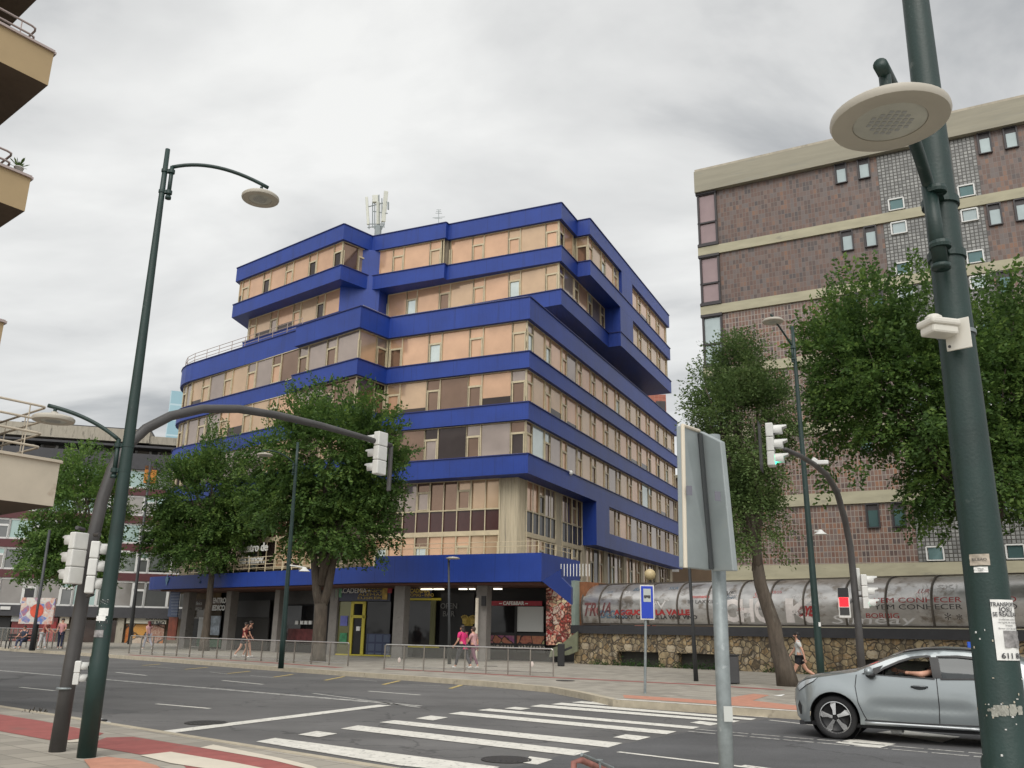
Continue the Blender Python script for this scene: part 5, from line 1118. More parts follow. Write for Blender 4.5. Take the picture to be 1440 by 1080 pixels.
def wrap(name,root,px0,px1,py0,py1,axis_b,axis_t,r,m,extra=None,off=.004):
    """a thin sheet wrapped on a pole between pixel columns and rows"""
    b=Vector(axis_b);t=Vector(axis_t); D=math.hypot(b.x,b.y)
    z0=at((px0+px1)/2,py1,D-r).z; z1=at((px0+px1)/2,py0,D-r).z; k=lambda z:b+(t-b)*((z-b.z)/(t.z-b.z))
    def ang(px,z):
        c=k(z); q=ray(px,(py0+py1)/2); u=Vector((q.x,q.y,0)).normalized(); sd=Vector((u.y,-u.x,0)); lat=(Vector((c.x,c.y,0)).length)*0; 
        # lateral offset of the ray from the axis
        lat=sd.dot(u*1.0*Vector((c.x,c.y,0)).dot(u)-Vector((c.x,c.y,0))); lat=max(-r*.97,min(r*.97,lat)); return math.asin(lat/r),u,sd
    zm=(z0+z1)/2; a0,u,sd=ang(px0,zm); a1,_,_=ang(px1,zm); m_=MB(); n=10; rows=[]
    for j in range(7):
        z=z0+(z1-z0)*j/6; c=k(z); rows.append([c+(sd*math.sin(a0+(a1-a0)*i/n)-u*math.cos(a0+(a1-a0)*i/n))*(r+off+.002*math.sin(j*2+i)) for i in range(n+1)])
    vs=[p for r_ in rows for p in r_]; fs=[(j*(n+1)+i,j*(n+1)+i+1,(j+1)*(n+1)+i+1,(j+1)*(n+1)+i) for j in range(6) for i in range(n)]; m_.add(vs,fs); o=m_.build(name,m,root,smooth=True)
    def lay(s_,cx,cy,size,mat_,width=None,bold=0):
        v,f=textmesh(s_,size,0,bold)
        if not v: return
        if width:
            w=max(p.x for p in v)-min(p.x for p in v)
            for p in v: p.x*=width/w
        am=a0+(a1-a0)*cx; zc=z1-(z1-z0)*cy; vv=[]
        for p in v:
            c=k(zc+p.y); a=am+p.x/r; vv.append(c+(sd*math.sin(a)-u*math.cos(a))*(r+off+.005))
        mt=MB(); mt.add(vv,f); return mt.build('lettering',mat_,o)
    return o,lay,(z1-z0),abs(a1-a0)*r
def polr(rb,rt,b,t,z):
    k=max(0,((z-b.z)/(t.z-b.z)-.14)/.86)
    return rb*.94+(rt-rb*.94)*k
rL=polr(.100,.032,LB,LT,2.4)+.002
o,lay,h,w_=wrap('poster',la,128,149,869,902,LB,LT,rL,M_paper); lay('ALQUILO\nPISO',.5,.3,.07,M_ink); lay('SE BUSCA',.5,.8,.05,M_ink)
wrap('poster',la,140,152,855,866,LB,LT,rL*.99,M_paper,off=.009); wrap('poster',la,136,154,880,900,LB,LT,rL,mat('photo_print',(.25,.24,.24),.5,var=.6,vscale=22),off=.003); 
o,lay,h,w_=wrap('poster',la,129,149,903,910,LB,LT,rL,mat('poster_blue',(.25,.45,.6),.6)); wrap('poster',la,131,148,866,873,LB,LT,rL,M_paper,off=.011)
wrap('sticker',la,132,145,886,896,LB,LT,rL,mat('photo_print',(.25,.24,.24)),off=.012)
o,lay,h,w_=wrap('sticker',la,142,153,843,850,LB,LT,rL*.97,M_paper); lay('CFM7',.5,.5,.05,M_ink)
# nearest lamp on the right
RB=Vector((2.72,5.13,.12)); RT=at(1270,-420,5.8)
tt=at(1289,0,5.8)
k_=(7.8-tt.z)/(tt.z-2.0); RT=tt+(tt-at(1385,760,5.8))*((8.0-tt.z)/(tt.z-at(1385,760,5.8).z))
hd_=at(1251,168,4.35); 
ra=lamppost('street_lamp','nearest thick green street lamp with a white notice, right edge',RB,RT,.128,.068,[],sleeve=.85)
def onRP(z): return RB+(RT-RB)*((z-RB.z)/(RT.z-RB.z))
br=at(1312,262,5.55); s=Vector((br.x,br.y,0)); m=MB(); lo=at(1323,372,5.6); hi=at(1306,262,5.6)
m.tube([lo,hi],.045,14); m.tube([lo-Vector((0,0,.03)),lo+Vector((0,0,.0))],.055,14)
end=Vector((hd_.x,hd_.y,hd_.z+.26)); dirv=(end-hi).normalized()
m.tube([hi-Vector((0,0,.05))]+bez(hi,hi.lerp(end,.45)+Vector((0,0,.18)),end+Vector((dirv.x,dirv.y,0)).normalized()*.10),.036,14); a=m.build('arm',M_green,ra,smooth=True)
for py in (268,345):
    m=MB()
    c=at(1316 if py==268 else 1322,py,5.6); pc=onRP(c.z); m.beam(pc,c,.07,.06); m.lathe([(.062,-.02),(.066,.0),(.062,.02)],c,(0,0,1),16); m.lathe([(.112,-.025),(.112,.025)],pc,(0,0,1),24)
    m.build('bracket',M_green,a)
m=MB(); m.tube([end,Vector((hd_.x,hd_.y,hd_.z+.09))],.03,10); m.build('stem',M_green,a)
lamphead(ra,hd_,.575)
# detector box
DB=at(1338,458,5.62); m=MB()
u=(Vector((DB.x,DB.y,0))-Vector((0,0,0))).normalized(); sd=Vector((u.y,-u.x,0)); fdir=(-sd*.75-u*.66).normalized(); f2=Vector((fdir.y,-fdir.x,0))
M_box=mat('box_cream',(.62,.60,.54),.45,var=.05)
m.obox(DB+fdir*.09,fdir*.10,f2*.075,(0,0,.022)); m.obox(DB+fdir*.09-Vector((0,0,.045)),fdir*.088,f2*.062,(0,0,.028)); db=m.build('detector_box',M_box,ra,bevel=.014)
m=MB(); m.lathe([(.05,0),(.048,.02),(.03,.035),(0,.037)],DB+fdir*.12+Vector((0,0,.02)),(0,0,1),16); m.build('dome',M_box,db,smooth=True)
pl0=at(1347,470,5.62); m=MB(); m.obox(pl0,sd*.068-u*.02,u*.006,(0,0,.095)); m.build('mounting_plate',M_box,db,bevel=.004)
m=MB()
for dx_,dz in ((-.052,.075),(.052,.075),(-.052,-.075),(.052,-.075)): m.lathe([(.009,0),(.009,.006)],pl0+sd*dx_+Vector((0,0,dz))-u*.012,-u,8)
m.build('bolt',M_black,db); m=MB(); pc=onRP(DB.z); m.lathe([(.113,-.012),(.113,.012)],pc,(0,0,1),24); m.build('strap',M_galv,db)
# notice on the pole
rr=.150
def rpol(py): return polr(.128,.068,RB,RT,at(1395,py,5.65).z)
o,lay,h,w_=wrap('notice',ra,1397,1452,843,929,RB,RT,rpol(885),M_paper,off=.006)
lay('TRANSPORTE',.50,.085,.032,M_ink,.155,.0006); lay('JOSU',.5,.17,.034,M_ink,None,.0008); lay('SE REALIZAN',.52,.25,.032,M_ink,.145,.0006)
for i,s__ in enumerate(('mudanzas y portes','recogida de muebles','limpieza','llamar por las tardes')): lay(s__,.55,.33+.05*i,.014,M_ink)
lay('611 80',.55,.93,.04,M_ink,.12,.001)
wrap('notice_photo',ra,1411,1446,887,911,RB,RT,rpol(885),mat('photo_print',(.25,.24,.24)),off=.010)
o,lay,h,w_=wrap('sticker',ra,1364,1391,779,795,RB,RT,rpol(790),mat('sticker_beige',(.38,.33,.27),.6,var=.35,vscale=18),off=.004); lay('BILBAO',.5,.5,.022,M_ink)
o,lay,h,w_=wrap('sticker',ra,1370,1389,797,805,RB,RT,rpol(800),M_paper,off=.004); lay('ABCDEF'[:0]+'LEKUA\nLIBRE',.5,.5,.010,M_ink)
rq=random.Random(4)
for i in range(34):
    px=rq.uniform(1368,1438); py=rq.choice((rq.uniform(880,925),rq.uniform(985,1010),rq.uniform(930,1075)))
    w0=rq.uniform(1,3.2); wrap('paper_scrap',ra,px,px+w0,py,py+rq.uniform(1,4),RB,RT,rpol(py),M_paper if rq.random()<.6 else M_cream,off=.003)
for i in range(16): 
    px=1385+rq.uniform(0,52); wrap('paper_scrap',ra,px,px+rq.uniform(2,9),rq.uniform(990,998),rq.uniform(999,1008),RB,RT,rpol(995),mat('old_glue',(.34,.34,.30),.9,var=.3,vscale=20),off=.003)
# other green lamps
b=Vector((-8.48,34.74,.15)); t=at(419,622,35.76)
lamppost('street_lamp','green street lamp before the blue building between the two trees',b,t,.105,.05,[(at(417,650,35.7).z,(-.9,-.45,0),1.15,-.35,.62,.45)])
q=at(428,802,35.3); m=MB(); m.lathe([(.22,-.04),(.10,.06),(.05,.12),(0,.12)],q,(0,0,1),20)
m.tube([q+Vector((0,0,.1)),at(408,795,35.6)],.03,8); o=m.build('small_lamp_head',M_white,[x for x in bpy.data.objects if x.get('label')=='green street lamp before the blue building between the two trees'][0])
b=Vector((7.73,22.72,.15)); t=at(1114,459,24)
l3=lamppost('street_lamp','green street lamp in front of the tiled building, by the leaning tree',b,t,.095,.042,[(at(1116,485,24).z,(-.72,-.62,0),.85,-.62,.56,.25)])
q=at(1154,750,23.9); m=MB(); m.lathe([(.17,-.03),(.09,.03),(.04,.09),(0,.09)],q,(0,0,1),20); m.tube([q+Vector((0,0,.05)),at(1146,747,24)],.025,8); m.build('small_lamp_head',M_white,l3)
wrap('sticker',l3,1151,1157,875,881,b,t,.095,M_paper)
# slim dark lamps
def slim(label,base,top,r,head=None,group='slim dark poles'):
    root=thing('lamp_pole',label,'lamp post',tuple(base),0,None); m=MB(); m.tube([base,Vector(base).lerp(Vector(top),.3),top],[r*1.5,r,r*.8],12); m.build('pole',mat('dark_pole',(.04,.043,.046),.5,var=.15),root,smooth=True)
    if head: m=MB(); q=Vector(head); m.lathe([(.30,-.03),(.33,0),(.2,.05),(0,.07)],q,(0,0,1),24); m.tube([Vector(top)-Vector((0,0,.05)),q+Vector((0,0,.06))],.03,8); m.build('lamp_head',M_lampshell,root,smooth=True)
    return root
slim('slim dark lamp pole by the two women, topped by a small flat lamp',gr(632,934,.15),at(631,786,41.2),.06,at(637,785,41.0))
slim('thin black pole rising behind the blank grey sign panel',gr(979,958,.15),at(960,640,31.2),.055)
slim('black pole under the left trees near the round red sign',gr(44,915,.15),at(70,745,58),.09)
q=gr(182,906,.15); slim('tall pale grey mast by the shop with the cream sign',q,at(212,650,math.hypot(q.x,q.y)-.5),.12)
# ---- traffic signals
def sighead(root,c,hd,n=3,lit=None,scale=1.0,col=M_white,vis=True,lens=(None,)):
    c=Vector(c); f=hv(hd); s=Vector((f.y,-f.x,0)); u=Vector((0,0,1)); k=scale; H=.30*n*k
    m=MB(); 
    for i in range(n): m.obox(c+u*(H/2-.15*k-.30*k*i)-f*.06*k,f*.075*k,s*.145*k,u*.147*k)
    h=m.build('signal_head',col,root,bevel=.02*k)
    for i in range(n):
        p=c+u*(H/2-.15*k-.3*k*i)+f*.018*k; r=.105*k
        m=MB(); m.lathe([(0,.012),(r*.7,.01),(r,.0)],p,f,20); 
        lm=M_lensoff
        if lit and lit[0]==i: lm=lit[1]
        m.build('lens',lm,h,smooth=True)
        m=MB(); N_=14; vs=[];fs=[]
        for j in range(N_+1):
            a=R(-35+250*j/N_); L0=(.26 if 20<math.degrees(a)<160 else .17)*k; d=s*math.cos(a)*r*1.12+u*math.sin(a)*r*1.12
            vs+=[p+d,p+d*.97+f*L0,p+d*.95,p+d*.92+f*L0]
        for j in range(N_):
            b0=j*4; fs+=[(b0,b0+4,b0+5,b0+1),(b0+2,b0+3,b0+7,b0+6),(b0+1,b0+5,b0+7,b0+3)]
        m.add(vs,fs); m.build('visor',col,h,smooth=True)
    return h
spb=Vector((-5.41,11.46,.12)); tip=Vector((-2.16,15.34,0))
sgl=thing('traffic_signal','dark grey leaning signal pole with a long arm curving over the road','traffic signal',tuple(spb))
AH=(tip-Vector((spb.x,spb.y,0))).normalized()
def onarm(px,py): # point of the vertical plane through the pole base along AH
    return onpl(px,py,spb,math.degrees(math.atan2(AH.x,AH.y)))
pts=[spb]+[onarm(*p) for p in [(100,935),(118,830),(130,760),(143,705),(158,660),(176,630),(205,603),(240,585),(285,575),(335,575),(390,584),(450,598),(500,612),(550,627)]]
pts[0]=spb; rad=[.096,.088,.084,.08,.078,.076,.072,.070,.068,.066,.064,.060,.055,.050,.045]
m=MB(); m.tube(pts,rad,16); m.build('pole',M_dgrey,sgl,smooth=True)
m=MB(); q=onarm(91,968); m.lathe([(.094,-.012),(.10,0),(.094,.012)],q,(pts[1]-pts[0]).normalized(),20); m.build('collar',M_galv,sgl)
hd_l=-58
tp=pts[-1]; 
m=MB(); m.tube([tp,tp-Vector((0,0,.80))],.04,10); m.build('drop_bracket',M_dgrey,sgl)
hc=onarm(533,638); hh=sighead(sgl,hc+Vector((-.02,.0,0)),hd_l,3,scale=.84)
sighead(sgl,at(104,785,12.35),-62,3,scale=.70); 
# second head facing the crossing behind the green pole
sighead(sgl,at(136,798,12.2),70,3,scale=.70); 
h4=sighead(sgl,at(112,946,12.1),70,2,scale=.45)
for (a_,b_) in (((118,745),(108,742)),((112,818),(104,822)),((133,752),(140,752)),((124,838),(130,836))):
    m=MB(); m.tube([at(*a_,12.5),at(*b_,12.35)],.025,8); m.build('bracket',M_dgrey,sgl)
# right signal
sb_=Vector((8.61,22.40,.15)); tipr=Vector((6.1,18.8,0)); AR=(tipr-Vector((sb_.x,sb_.y,0))).normalized(); hR=math.degrees(math.atan2(AR.x,AR.y))
sgr=thing('traffic_signal','dark curved signal pole behind the grey car with green and red lights','traffic signal',tuple(sb_))
def onar(px,py): return onpl(px,py,sb_,hR)
pts=[sb_]+[onar(*p) for p in [(1207,880),(1202,830),(1196,770),(1188,730),(1177,692),(1163,668),(1145,653),(1125,641),(1104,632)]]
m=MB(); m.tube(pts,[.10,.09,.085,.08,.078,.075,.07,.062,.055,.05],14); m.build('pole',M_dgrey,sgr,smooth=True)
sighead(sgr,onar(1088,627)+Vector((0,0,.02)),112,3,(2,G_lens_green),1.0); m=MB(); q=onar(1078,628); f=hv(112); m.obox(q-f*.12,f*.01,Vector((f.y,-f.x,0))*.22,(0,0,.5)); m.build('back_board',M_black,sgr)
sighead(sgr,at(1219,832,24),105,3,(2,G_lens_green),.92)
ph=at(1184,848,23.9); m=MB(); 
hp=thing; f=hv(200); s=Vector((f.y,-f.x,0))
for i,(dz,mt) in enumerate(((.17,M_black),(-.13,M_black))):
    pass
hq=MB(); hq.obox(ph+Vector((.05,0,0)),f*.10,s*.14,(0,0,.36)); hb=hq.build('pedestrian_head',M_white,sgr,bevel=.02)
m=MB(); m.obox(ph+Vector((.05,0,.02))+f*.105,f*.01,s*.105,(0,0,.105)); m.build('lens',G_lens_red,hb)
m=MB(); m.obox(ph+Vector((.05,0,-.20))+f*.105,f*.01,s*.11,(0,0,.09)); m.build('lens',M_lensoff,hb); m=MB(); m.obox(ph+Vector((.05,0,.25))+f*.105,f*.02,s*.125,(0,0,.11)); m.build('visor',M_black,hb)
m=MB(); m.tube([at(1202,838,24),ph+Vector((.2,0,0))],.025,8); m.build('bracket',M_dgrey,sgr); m=MB(); m.tube([at(1205,838,24),at(1215,838,24)],.03,8); m.build('bracket',M_dgrey,sgr)
m=MB(); q=at(1206,815,24.3); m.obox(q,(.05,0,0),(0,.08,0),(0,0,.28)); m.build('control_box',M_white,sgr,bevel=.02)
q=onar(1147,652); m=MB(); m.beam(q+Vector((-.05,0,.02)),q+Vector((.28,-.05,.03)),.10,.10); m.beam(q+Vector((-.1,0,-.05)),q+Vector((.0,0,.12)),.12,.12); m.build('camera',M_white,sgr,bevel=.02)
# bus stop flag
bs=gr(907,975,.15); bst=thing('bus_stop_sign','blue and white bus stop flag on a thin grey post','bus stop sign',tuple(bs)); D=math.hypot(bs.x,bs.y)
m=MB(); m.tube([bs,at(908,868,D)],.035,10); m.build('post',M_galv,bst)
m=MB(); c=at(910,847,D-.05); m.obox(c,(.16,0,0),(0,.02,0),(0,0,.42)); fb=m.build('flag',mat('bus_blue',(.01,.045,.42),.4),bst,bevel=.01)
m=MB(); m.obox(c+Vector((0,-.012,0)),(.185,0,0),(0,.004,0),(0,0,.445)); m.build('border',M_white,fb); m=MB(); m.obox(c+Vector((0,-.024,0)),(.15,0,0),(0,.004,0),(0,0,.405)); m.build('face',mat('bus_blue',(.01,.045,.42)),fb)
m=MB(); m.obox(c+Vector((0,-.030,.18)),(.10,0,0),(0,.002,0),(0,0,.17)); m.build('timetable_panel',mat('panel_pale',(.40,.44,.42),.5),fb)
m=MB(); m.obox(c+Vector((0,-.035,.15)),(.085,0,0),(0,.002,0),(0,0,.03)); m.box(c.x-.075,c.x-.03,c.y-.037,c.y-.034,c.z+.10,c.z+.12); m.box(c.x+.03,c.x+.075,c.y-.037,c.y-.034,c.z+.10,c.z+.12); m.build('bus_symbol',M_ink,fb)
# blank grey sign, back view
sp_=Vector((.90,3.97,.12)); sgn=thing('road_sign','blank grey back of a tall folded road sign on a galvanised post','road sign',tuple(sp_))
pt_=at(1004,700,4.06); top_=at(1003,612,4.05); m=MB(); b0=at(1024,1140,4.06); b0=b0+(b0-top_)*((b0.z-.12)/(top_.z-b0.z)); 
m.tube([b0,top_],.031,18); m.build('post',M_galv,sgn,smooth=True)
M_sgnb=mat('sign_back_grey',(.30,.335,.34),.45,metal=.3,var=.10,vscale=5,bump=.03,dirt=((.33,.34,.32),10,.62))
def quadp(name,P,th,m,parent):
    P=[Vector(p) for p in P]; n=(P[1]-P[0]).cross(P[3]-P[0]).normalized()
    if n.y>0: n=-n
    Q=[p-n*th for p in P]; mb=MB(); mb.add(P+Q,[(0,1,2,3),(7,6,5,4),(0,4,5,1),(1,5,6,2),(2,6,7,3),(3,7,4,0)]); o=mb.build(name,m,parent,bevel=.004); bm=bmesh.new(); bm.from_mesh(o.data); bmesh.ops.recalc_face_normals(bm,faces=bm.faces); bm.to_mesh(o.data); bm.free(); return o
quadp('panel',[at(960,598,3.80),at(983,607,3.98),at(1001,802,3.98),at(964,798,3.82)],.03,M_sgnb,sgn)
quadp('panel',[at(983,606,3.985),at(1013,621,3.90),at(1031,803,3.90),at(1001,803,3.985)],.03,M_sgnb,sgn)
m=MB(); m.tube([at(960,598,3.80),at(964,798,3.82)],.009,8); m.tube([at(960,598,3.8),at(983,606,3.97)],.008,8); m.build('rim',M_cream,sgn)
m=MB(); m.tube([at(984,610,3.965),at(1000,800,3.965)],.012,8); m.build('spine',mat('dark_gap',(.03,.035,.037),.7),sgn)
for px,py in ((969,690),(1009,698)): 
    q=at(px,py,3.80 if px<980 else 3.86); m=MB(); m.obox(q-Vector((0,.004,0)),(.013,.004,0),(0,.002,0),(0,0,.02)); m.build('maker_label',mat('label_grey',(.14,.14,.17),.6),sgn)
q=at(1024,1004,4.0); m=MB(); m.obox(q,(.018,0,0),(0,.003,0),(0,0,.03)); m.build('sticker',mat('sticker_pale',(.5,.52,.5),.6),sgn)
# rusty rail end at the bottom
rp=at(830,1085,4.2); rr_=thing('bike_stand','rusty red tube hoop poking up at the bottom of the picture','bike stand',(rp.x,rp.y,.12)); m=MB()
a=at(806,1110,4.2);b=at(807,1072,4.2);c=at(818,1069,4.22);d=at(862,1088,4.5); m.tube([Vector((a.x,a.y,.12)),a,b,c,d,d+(d-c)*1.5],.014,10); m.build('hoop',mat('rust_red',(.24,.10,.08),.7,var=.3,vscale=20),rr_,smooth=True)
m=MB(); m.tube([c+Vector((0,0,.024)),d+Vector((0,0,.024))],.008,6); q=at(843,1080,4.35); m.tube([q,q+Vector((0,0,.03))],.008,8); m.lathe([(.016,0),(.016,.006)],q+Vector((0,0,.03)),(0,0,1),10); m.build('bolt',M_galv,rr_)
# bin, bollards, small traffic blocks
q=gr(1000+17,962,.15); bn=thing('litter_bin','dark grey upright litter bin against the stone wall','litter bin',(7.1,29.5,.15)); m=MB(); m.box(7.1-.28,7.1+.28,29.3,29.85,.17,1.0); m.build('body',mat('bin_grey',(.05,.05,.052),.5,var=.1),bn,bevel=.03); m=MB(); m.box(7.1-.3,7.1+.3,29.28,29.87,1.0,1.05); m.build('lid',M_black,bn,bevel=.01); m=MB(); m.box(6.9,7.3,29.4,29.7,.15,.18); m.build('base',M_black,bn)
q=gr(789,937,.15); bo=thing('bollard','black flat topped bollard between the railing and the stone wall','bollard',tuple(q)); m=MB(); m.box(q.x-.16,q.x+.16,q.y-.1,q.y+.1,.15,1.15); m.build('post',M_black,bo,bevel=.03); m=MB(); m.beam((q.x,q.y,.8),(q.x+.5,q.y,1.0),.06,.1); m.build('sloping_arm',M_black,bo)
def lanesep(px,py,label,name='lane_separator'):
    q=gr(px,py,0); root=thing(name,label,'lane separator',tuple(q)); d=hv(-50.3); m=MB(); n=6
    for i in range(n):
        a=q+d*(-.36+.12*i); h=.13*math.sin(PI*(i+.7)/(n+.4)); m2=MB(); m2.beam((a.x,a.y,h/2+.005),(a.x+d.x*.12,a.y+d.y*.12,h/2+.005),.16,h+.01); m2.build('segment',M_white if i%2 and name=='lane_separator' else M_black,root,bevel=.01)
    return root
lanesep(138,1024,'black and white rubber lane separator lying against the near kerb')
root=thing('debris_heap','small heap of dark dry twigs in the gutter behind the left poles','debris',tuple(gr(46,1011,0))); m=MB(); rq=random.Random(3)
for i in range(90):
    c=gr(32+28*rq.random(),1008+6*rq.random(),0); a=Vector((rq.gauss(0,1),rq.gauss(0,1),abs(rq.gauss(0,.5)))).normalized()*.10; m.tube([c+Vector((0,0,.02)),c+a+Vector((0,0,rq.uniform(.02,.10)))],.008,4)
m.build('twigs',mat('twig_dark',(.05,.045,.035),.9),root)
# blue small sign behind the car
q=gr(1370,930,.15); q=at(1370,912,21); bsn=thing('information_sign','small blue sign with a white spot behind the grey car','sign',(q.x,q.y,.15)); m=MB(); m.obox(q,(.13,0,0),(0,.015,0),(0,0,.13)); m.build('panel',mat('sign_blue',(.02,.09,.5),.4),bsn); m=MB(); m.tube([(q.x,q.y+.03,.15),(q.x,q.y+.03,q.z)],.03,8); m.build('post',M_galv,bsn); m=MB(); m.lathe([(0,.002),(.035,.002),(.035,0)],q-Vector((0,.016,0)),(0,-1,0),14); m.build('emblem',M_white,bsn)
# round-poster panel left
q=gr(50,915,.15); D=math.hypot(q.x,q.y); pp=thing('advert_panel','white red and blue poster panel on a black stand at the far left pavement','advert panel',tuple(q)); c=at(53,859,D); m=MB(); m.obox(c,(.95,0,0),(0,.08,0),(0,0,.72)); m.build('poster',cellmat('poster_pattern',[(.6,.6,.55),(.5,.15,.1),(.1,.2,.45),(.6,.3,.2),(.62,.60,.56)],(.5,.48,.45),2.3,mode='Object'),pp); m=MB(); m.lathe([(0,.01),(.38,.01),(.38,0)],c-Vector((0,.09,0)),(0,-1,0),24); m.build('red_disc',mat('disc_red',(.55,.08,.04),.6,var=.3),pp); m=MB(); m.tube([(q.x-.2,q.y,.15),(q.x-.2,q.y,c.z)],.16,8); m.build('post',M_black,pp)
# ---- railings
def railing(label,p0,p1,n,h=.9,name='railing',group='pedestrian railings'):
    p0=Vector(p0);p1=Vector(p1); root=thing(name,label,'railing',tuple(p0),0,group); t=(p1-p0).normalized(); m=MB(); m.tube([p0+Vector((0,0,.0)),p0+Vector((0,0,h-.06)),p0+t*.06+Vector((0,0,h)),p1-t*.06+Vector((0,0,h)),p1+Vector((0,0,h-.06)),p1],.026,8); m.build('top_rail',M_steel,root)
    m=MB(); m.beam(p0+Vector((0,0,.12)),p1+Vector((0,0,.12)),.03,.03); m.build('bottom_rail',M_steel,root)
    for i in range(n+1):
        q=p0.lerp(p1,(i+.0)/n); m=MB(); m.beam(q,q+Vector((0,0,h-.02)),.09,.045); m.build('post',mat('post_steel',(.22,.20,.175),.45,metal=.6,var=.2),root)
    m=MB(); a=p0+Vector((0,0,.14))+t*.05; b=p1+Vector((0,0,.14))-t*.05; m.quad(a,b,b+Vector((0,0,h-.2)),a+Vector((0,0,h-.2))); m.build('clear_infill',M_infill,root)
    return root
M_infill=bpy.data.materials.new('clear_infill'); M_infill.use_nodes=True; N=M_infill.node_tree.nodes; L=M_infill.node_tree.links; o_=N['Material Output']; t_=N.new('ShaderNodeBsdfTransparent'); g_=N.new('ShaderNodeBsdfDiffuse'); g_.inputs['Color'].default_value=(.55,.55,.5,1); x_=N.new('ShaderNodeMixShader'); x_.inputs['Fac'].default_value=.14; L.new(t_.outputs[0],x_.inputs[1]); L.new(g_.outputs[0],x_.inputs[2]); L.new(x_.outputs[0],o_.inputs['Surface'])
r1=railing('right railing behind the crossing, in front of the two women',gr(540,941.5,.15),gr(778,951.5,.15),8,h=.92); railing('long left railing at the far kerb before the shops',gr(181,919,.15),gr(489,937,.15),15,h=.92)
q0=gr(-20,909,.15); q1=gr(95,913,.15); railing('dark fence at the far left pavement in front of waiting people',q0,q1,16,h=1.15,group=None)
for x in (561,748):
    q=gr(x,938,.15)
    q=gr(x,948 if x>700 else 941.5,.15)+Vector((0,-.05,.35)); m=MB(); m.ell(q,(.06,.02,.10),8); m.build('reflector',mat('reflector_pale',(.7,.6,.55),.4),r1)
# ================================================================= CAR
M_paint=mat('silver_blue_paint',(.27,.30,.31),.3,metal=.45,var=.02,coat=.9)
M_cglass=glass('car_glass_dark',(.035,.04,.042),.04,.3,wob=.0); M_trim=mat('black_trim',(.012,.012,.013),.45); M_tyre=mat('tyre',(.014,.014,.015),.8,var=.1); M_alloy=mat('alloy_light',(.50,.50,.50),.25,metal=.85); M_dalloy=mat('alloy_dark',(.015,.015,.016),.35,metal=.4)
M_chrome=mat('chrome',(.6,.6,.6),.12,metal=1); M_int=mat('car_interior',(.02,.02,.022),.8); M_lamp=mat('headlamp_glass',(.45,.48,.5),.1,metal=.3)
car=thing('car','silver grey compact crossover stopped before the crossing, driver window open','car',(0,0,0))
cd=hv(118); car.location=(0,0,0)
fwp=gr(1177,1040,0)
# local frame: +x towards the rear, y towards the far side
CRZ=math.atan2(cd.y,cd.x); carfar=Vector((-cd.y,cd.x,0)); 
org=fwp+carfar*.80-cd*.83
car.location=(org.x,org.y,0); car.rotation_euler=(0,0,CRZ)
def cW(x,z):
    w=.885
    if x<.75: w-=.30*((.75-x)/.75)**2.3
    if x>3.55: w-=.22*((x-3.55)/.65)**2
    if z<.6: w-=.05*((.6-z)/.35)**2
    if z>.60 and z<=1.0: w-=.035*((z-.6)/.4)**2
    if z>1.0: w-=.035+.13*(z-1.0)+.55*(z-1.0)**1.6
    w-=.016*math.exp(-((z-.56)/.07)**2)*(1/(1+math.exp(-(x-1.45)*12)))*(1/(1+math.exp((x-2.9)*12)))
    for wx in (.83,3.42):
        d=math.hypot(x-wx,z-.36)
        w+=.022*math.exp(-((d-.42)/.13)**2)
    return w
TOPL=[(.0,.60),(.03,.74),(.12,.83),(.30,.90),(.55,.955),(.85,1.005),(1.12,1.055),(1.22,1.08),(1.45,1.20),(1.72,1.335),(1.98,1.435),(2.25,1.49),(2.55,1.515),(2.85,1.505),(3.15,1.475),(3.45,1.42),(3.70,1.35),(3.85,1.22),(3.98,1.06),(4.12,.97),(4.17,.80),(4.17,.60)]
_k=lambda z:z if z<1.05 else 1.05+(z-1.05)*.82
TOPL=[(x,_k(z)) for x,z in TOPL]
BOTL=[(4.12,.32),(3.86,.27)]
def arch(cx,r=.405,n=14,rev=True):
    p=[(cx+r*math.cos(a),.345+r*math.sin(a)) for a in [math.asin((.26-.345)/r)+ (PI-2*math.asin((.26-.345)/r))*i/n for i in range(n+1)]]
    return p
OUT=TOPL+BOTL[:1]+arch(3.42)+arch(.83)+[(.20,.24),(.05,.32)]
WF=[(1.52,1.045),(1.66,1.15),(1.90,1.285),(2.10,1.365),(2.30,1.395),(2.34,1.395),(2.37,1.02)]
WF=[(x,_k(z)) for x,z in WF]
WR=[(2.50,1.02),(2.47,1.40),(2.75,1.405),(3.05,1.375),(3.30,1.31),(3.46,1.21),(3.40,1.06)]
WR=[(x,_k(z)) for x,z in WR]
def inside(p,poly):
    c=False;n=len(poly)
    for i in range(n):
        a=poly[i];b=poly[(i+1)%n]
        if (a[1]>p[1])!=(b[1]>p[1]) and p[0]<(b[0]-a[0])*(p[1]-a[1])/(b[1]-a[1])+a[0]: c=not c
    return c
def dens(poly,st=.07):
    o=[]
    for i in range(len(poly)):
        a=poly[i];b=poly[(i+1)%len(poly)]; l=math.hypot(b[0]-a[0],b[1]-a[1]); n=max(1,int(l/st))
        for k in range(n): o.append((a[0]+(b[0]-a[0])*k/n,a[1]+(b[1]-a[1])*k/n))
    return o
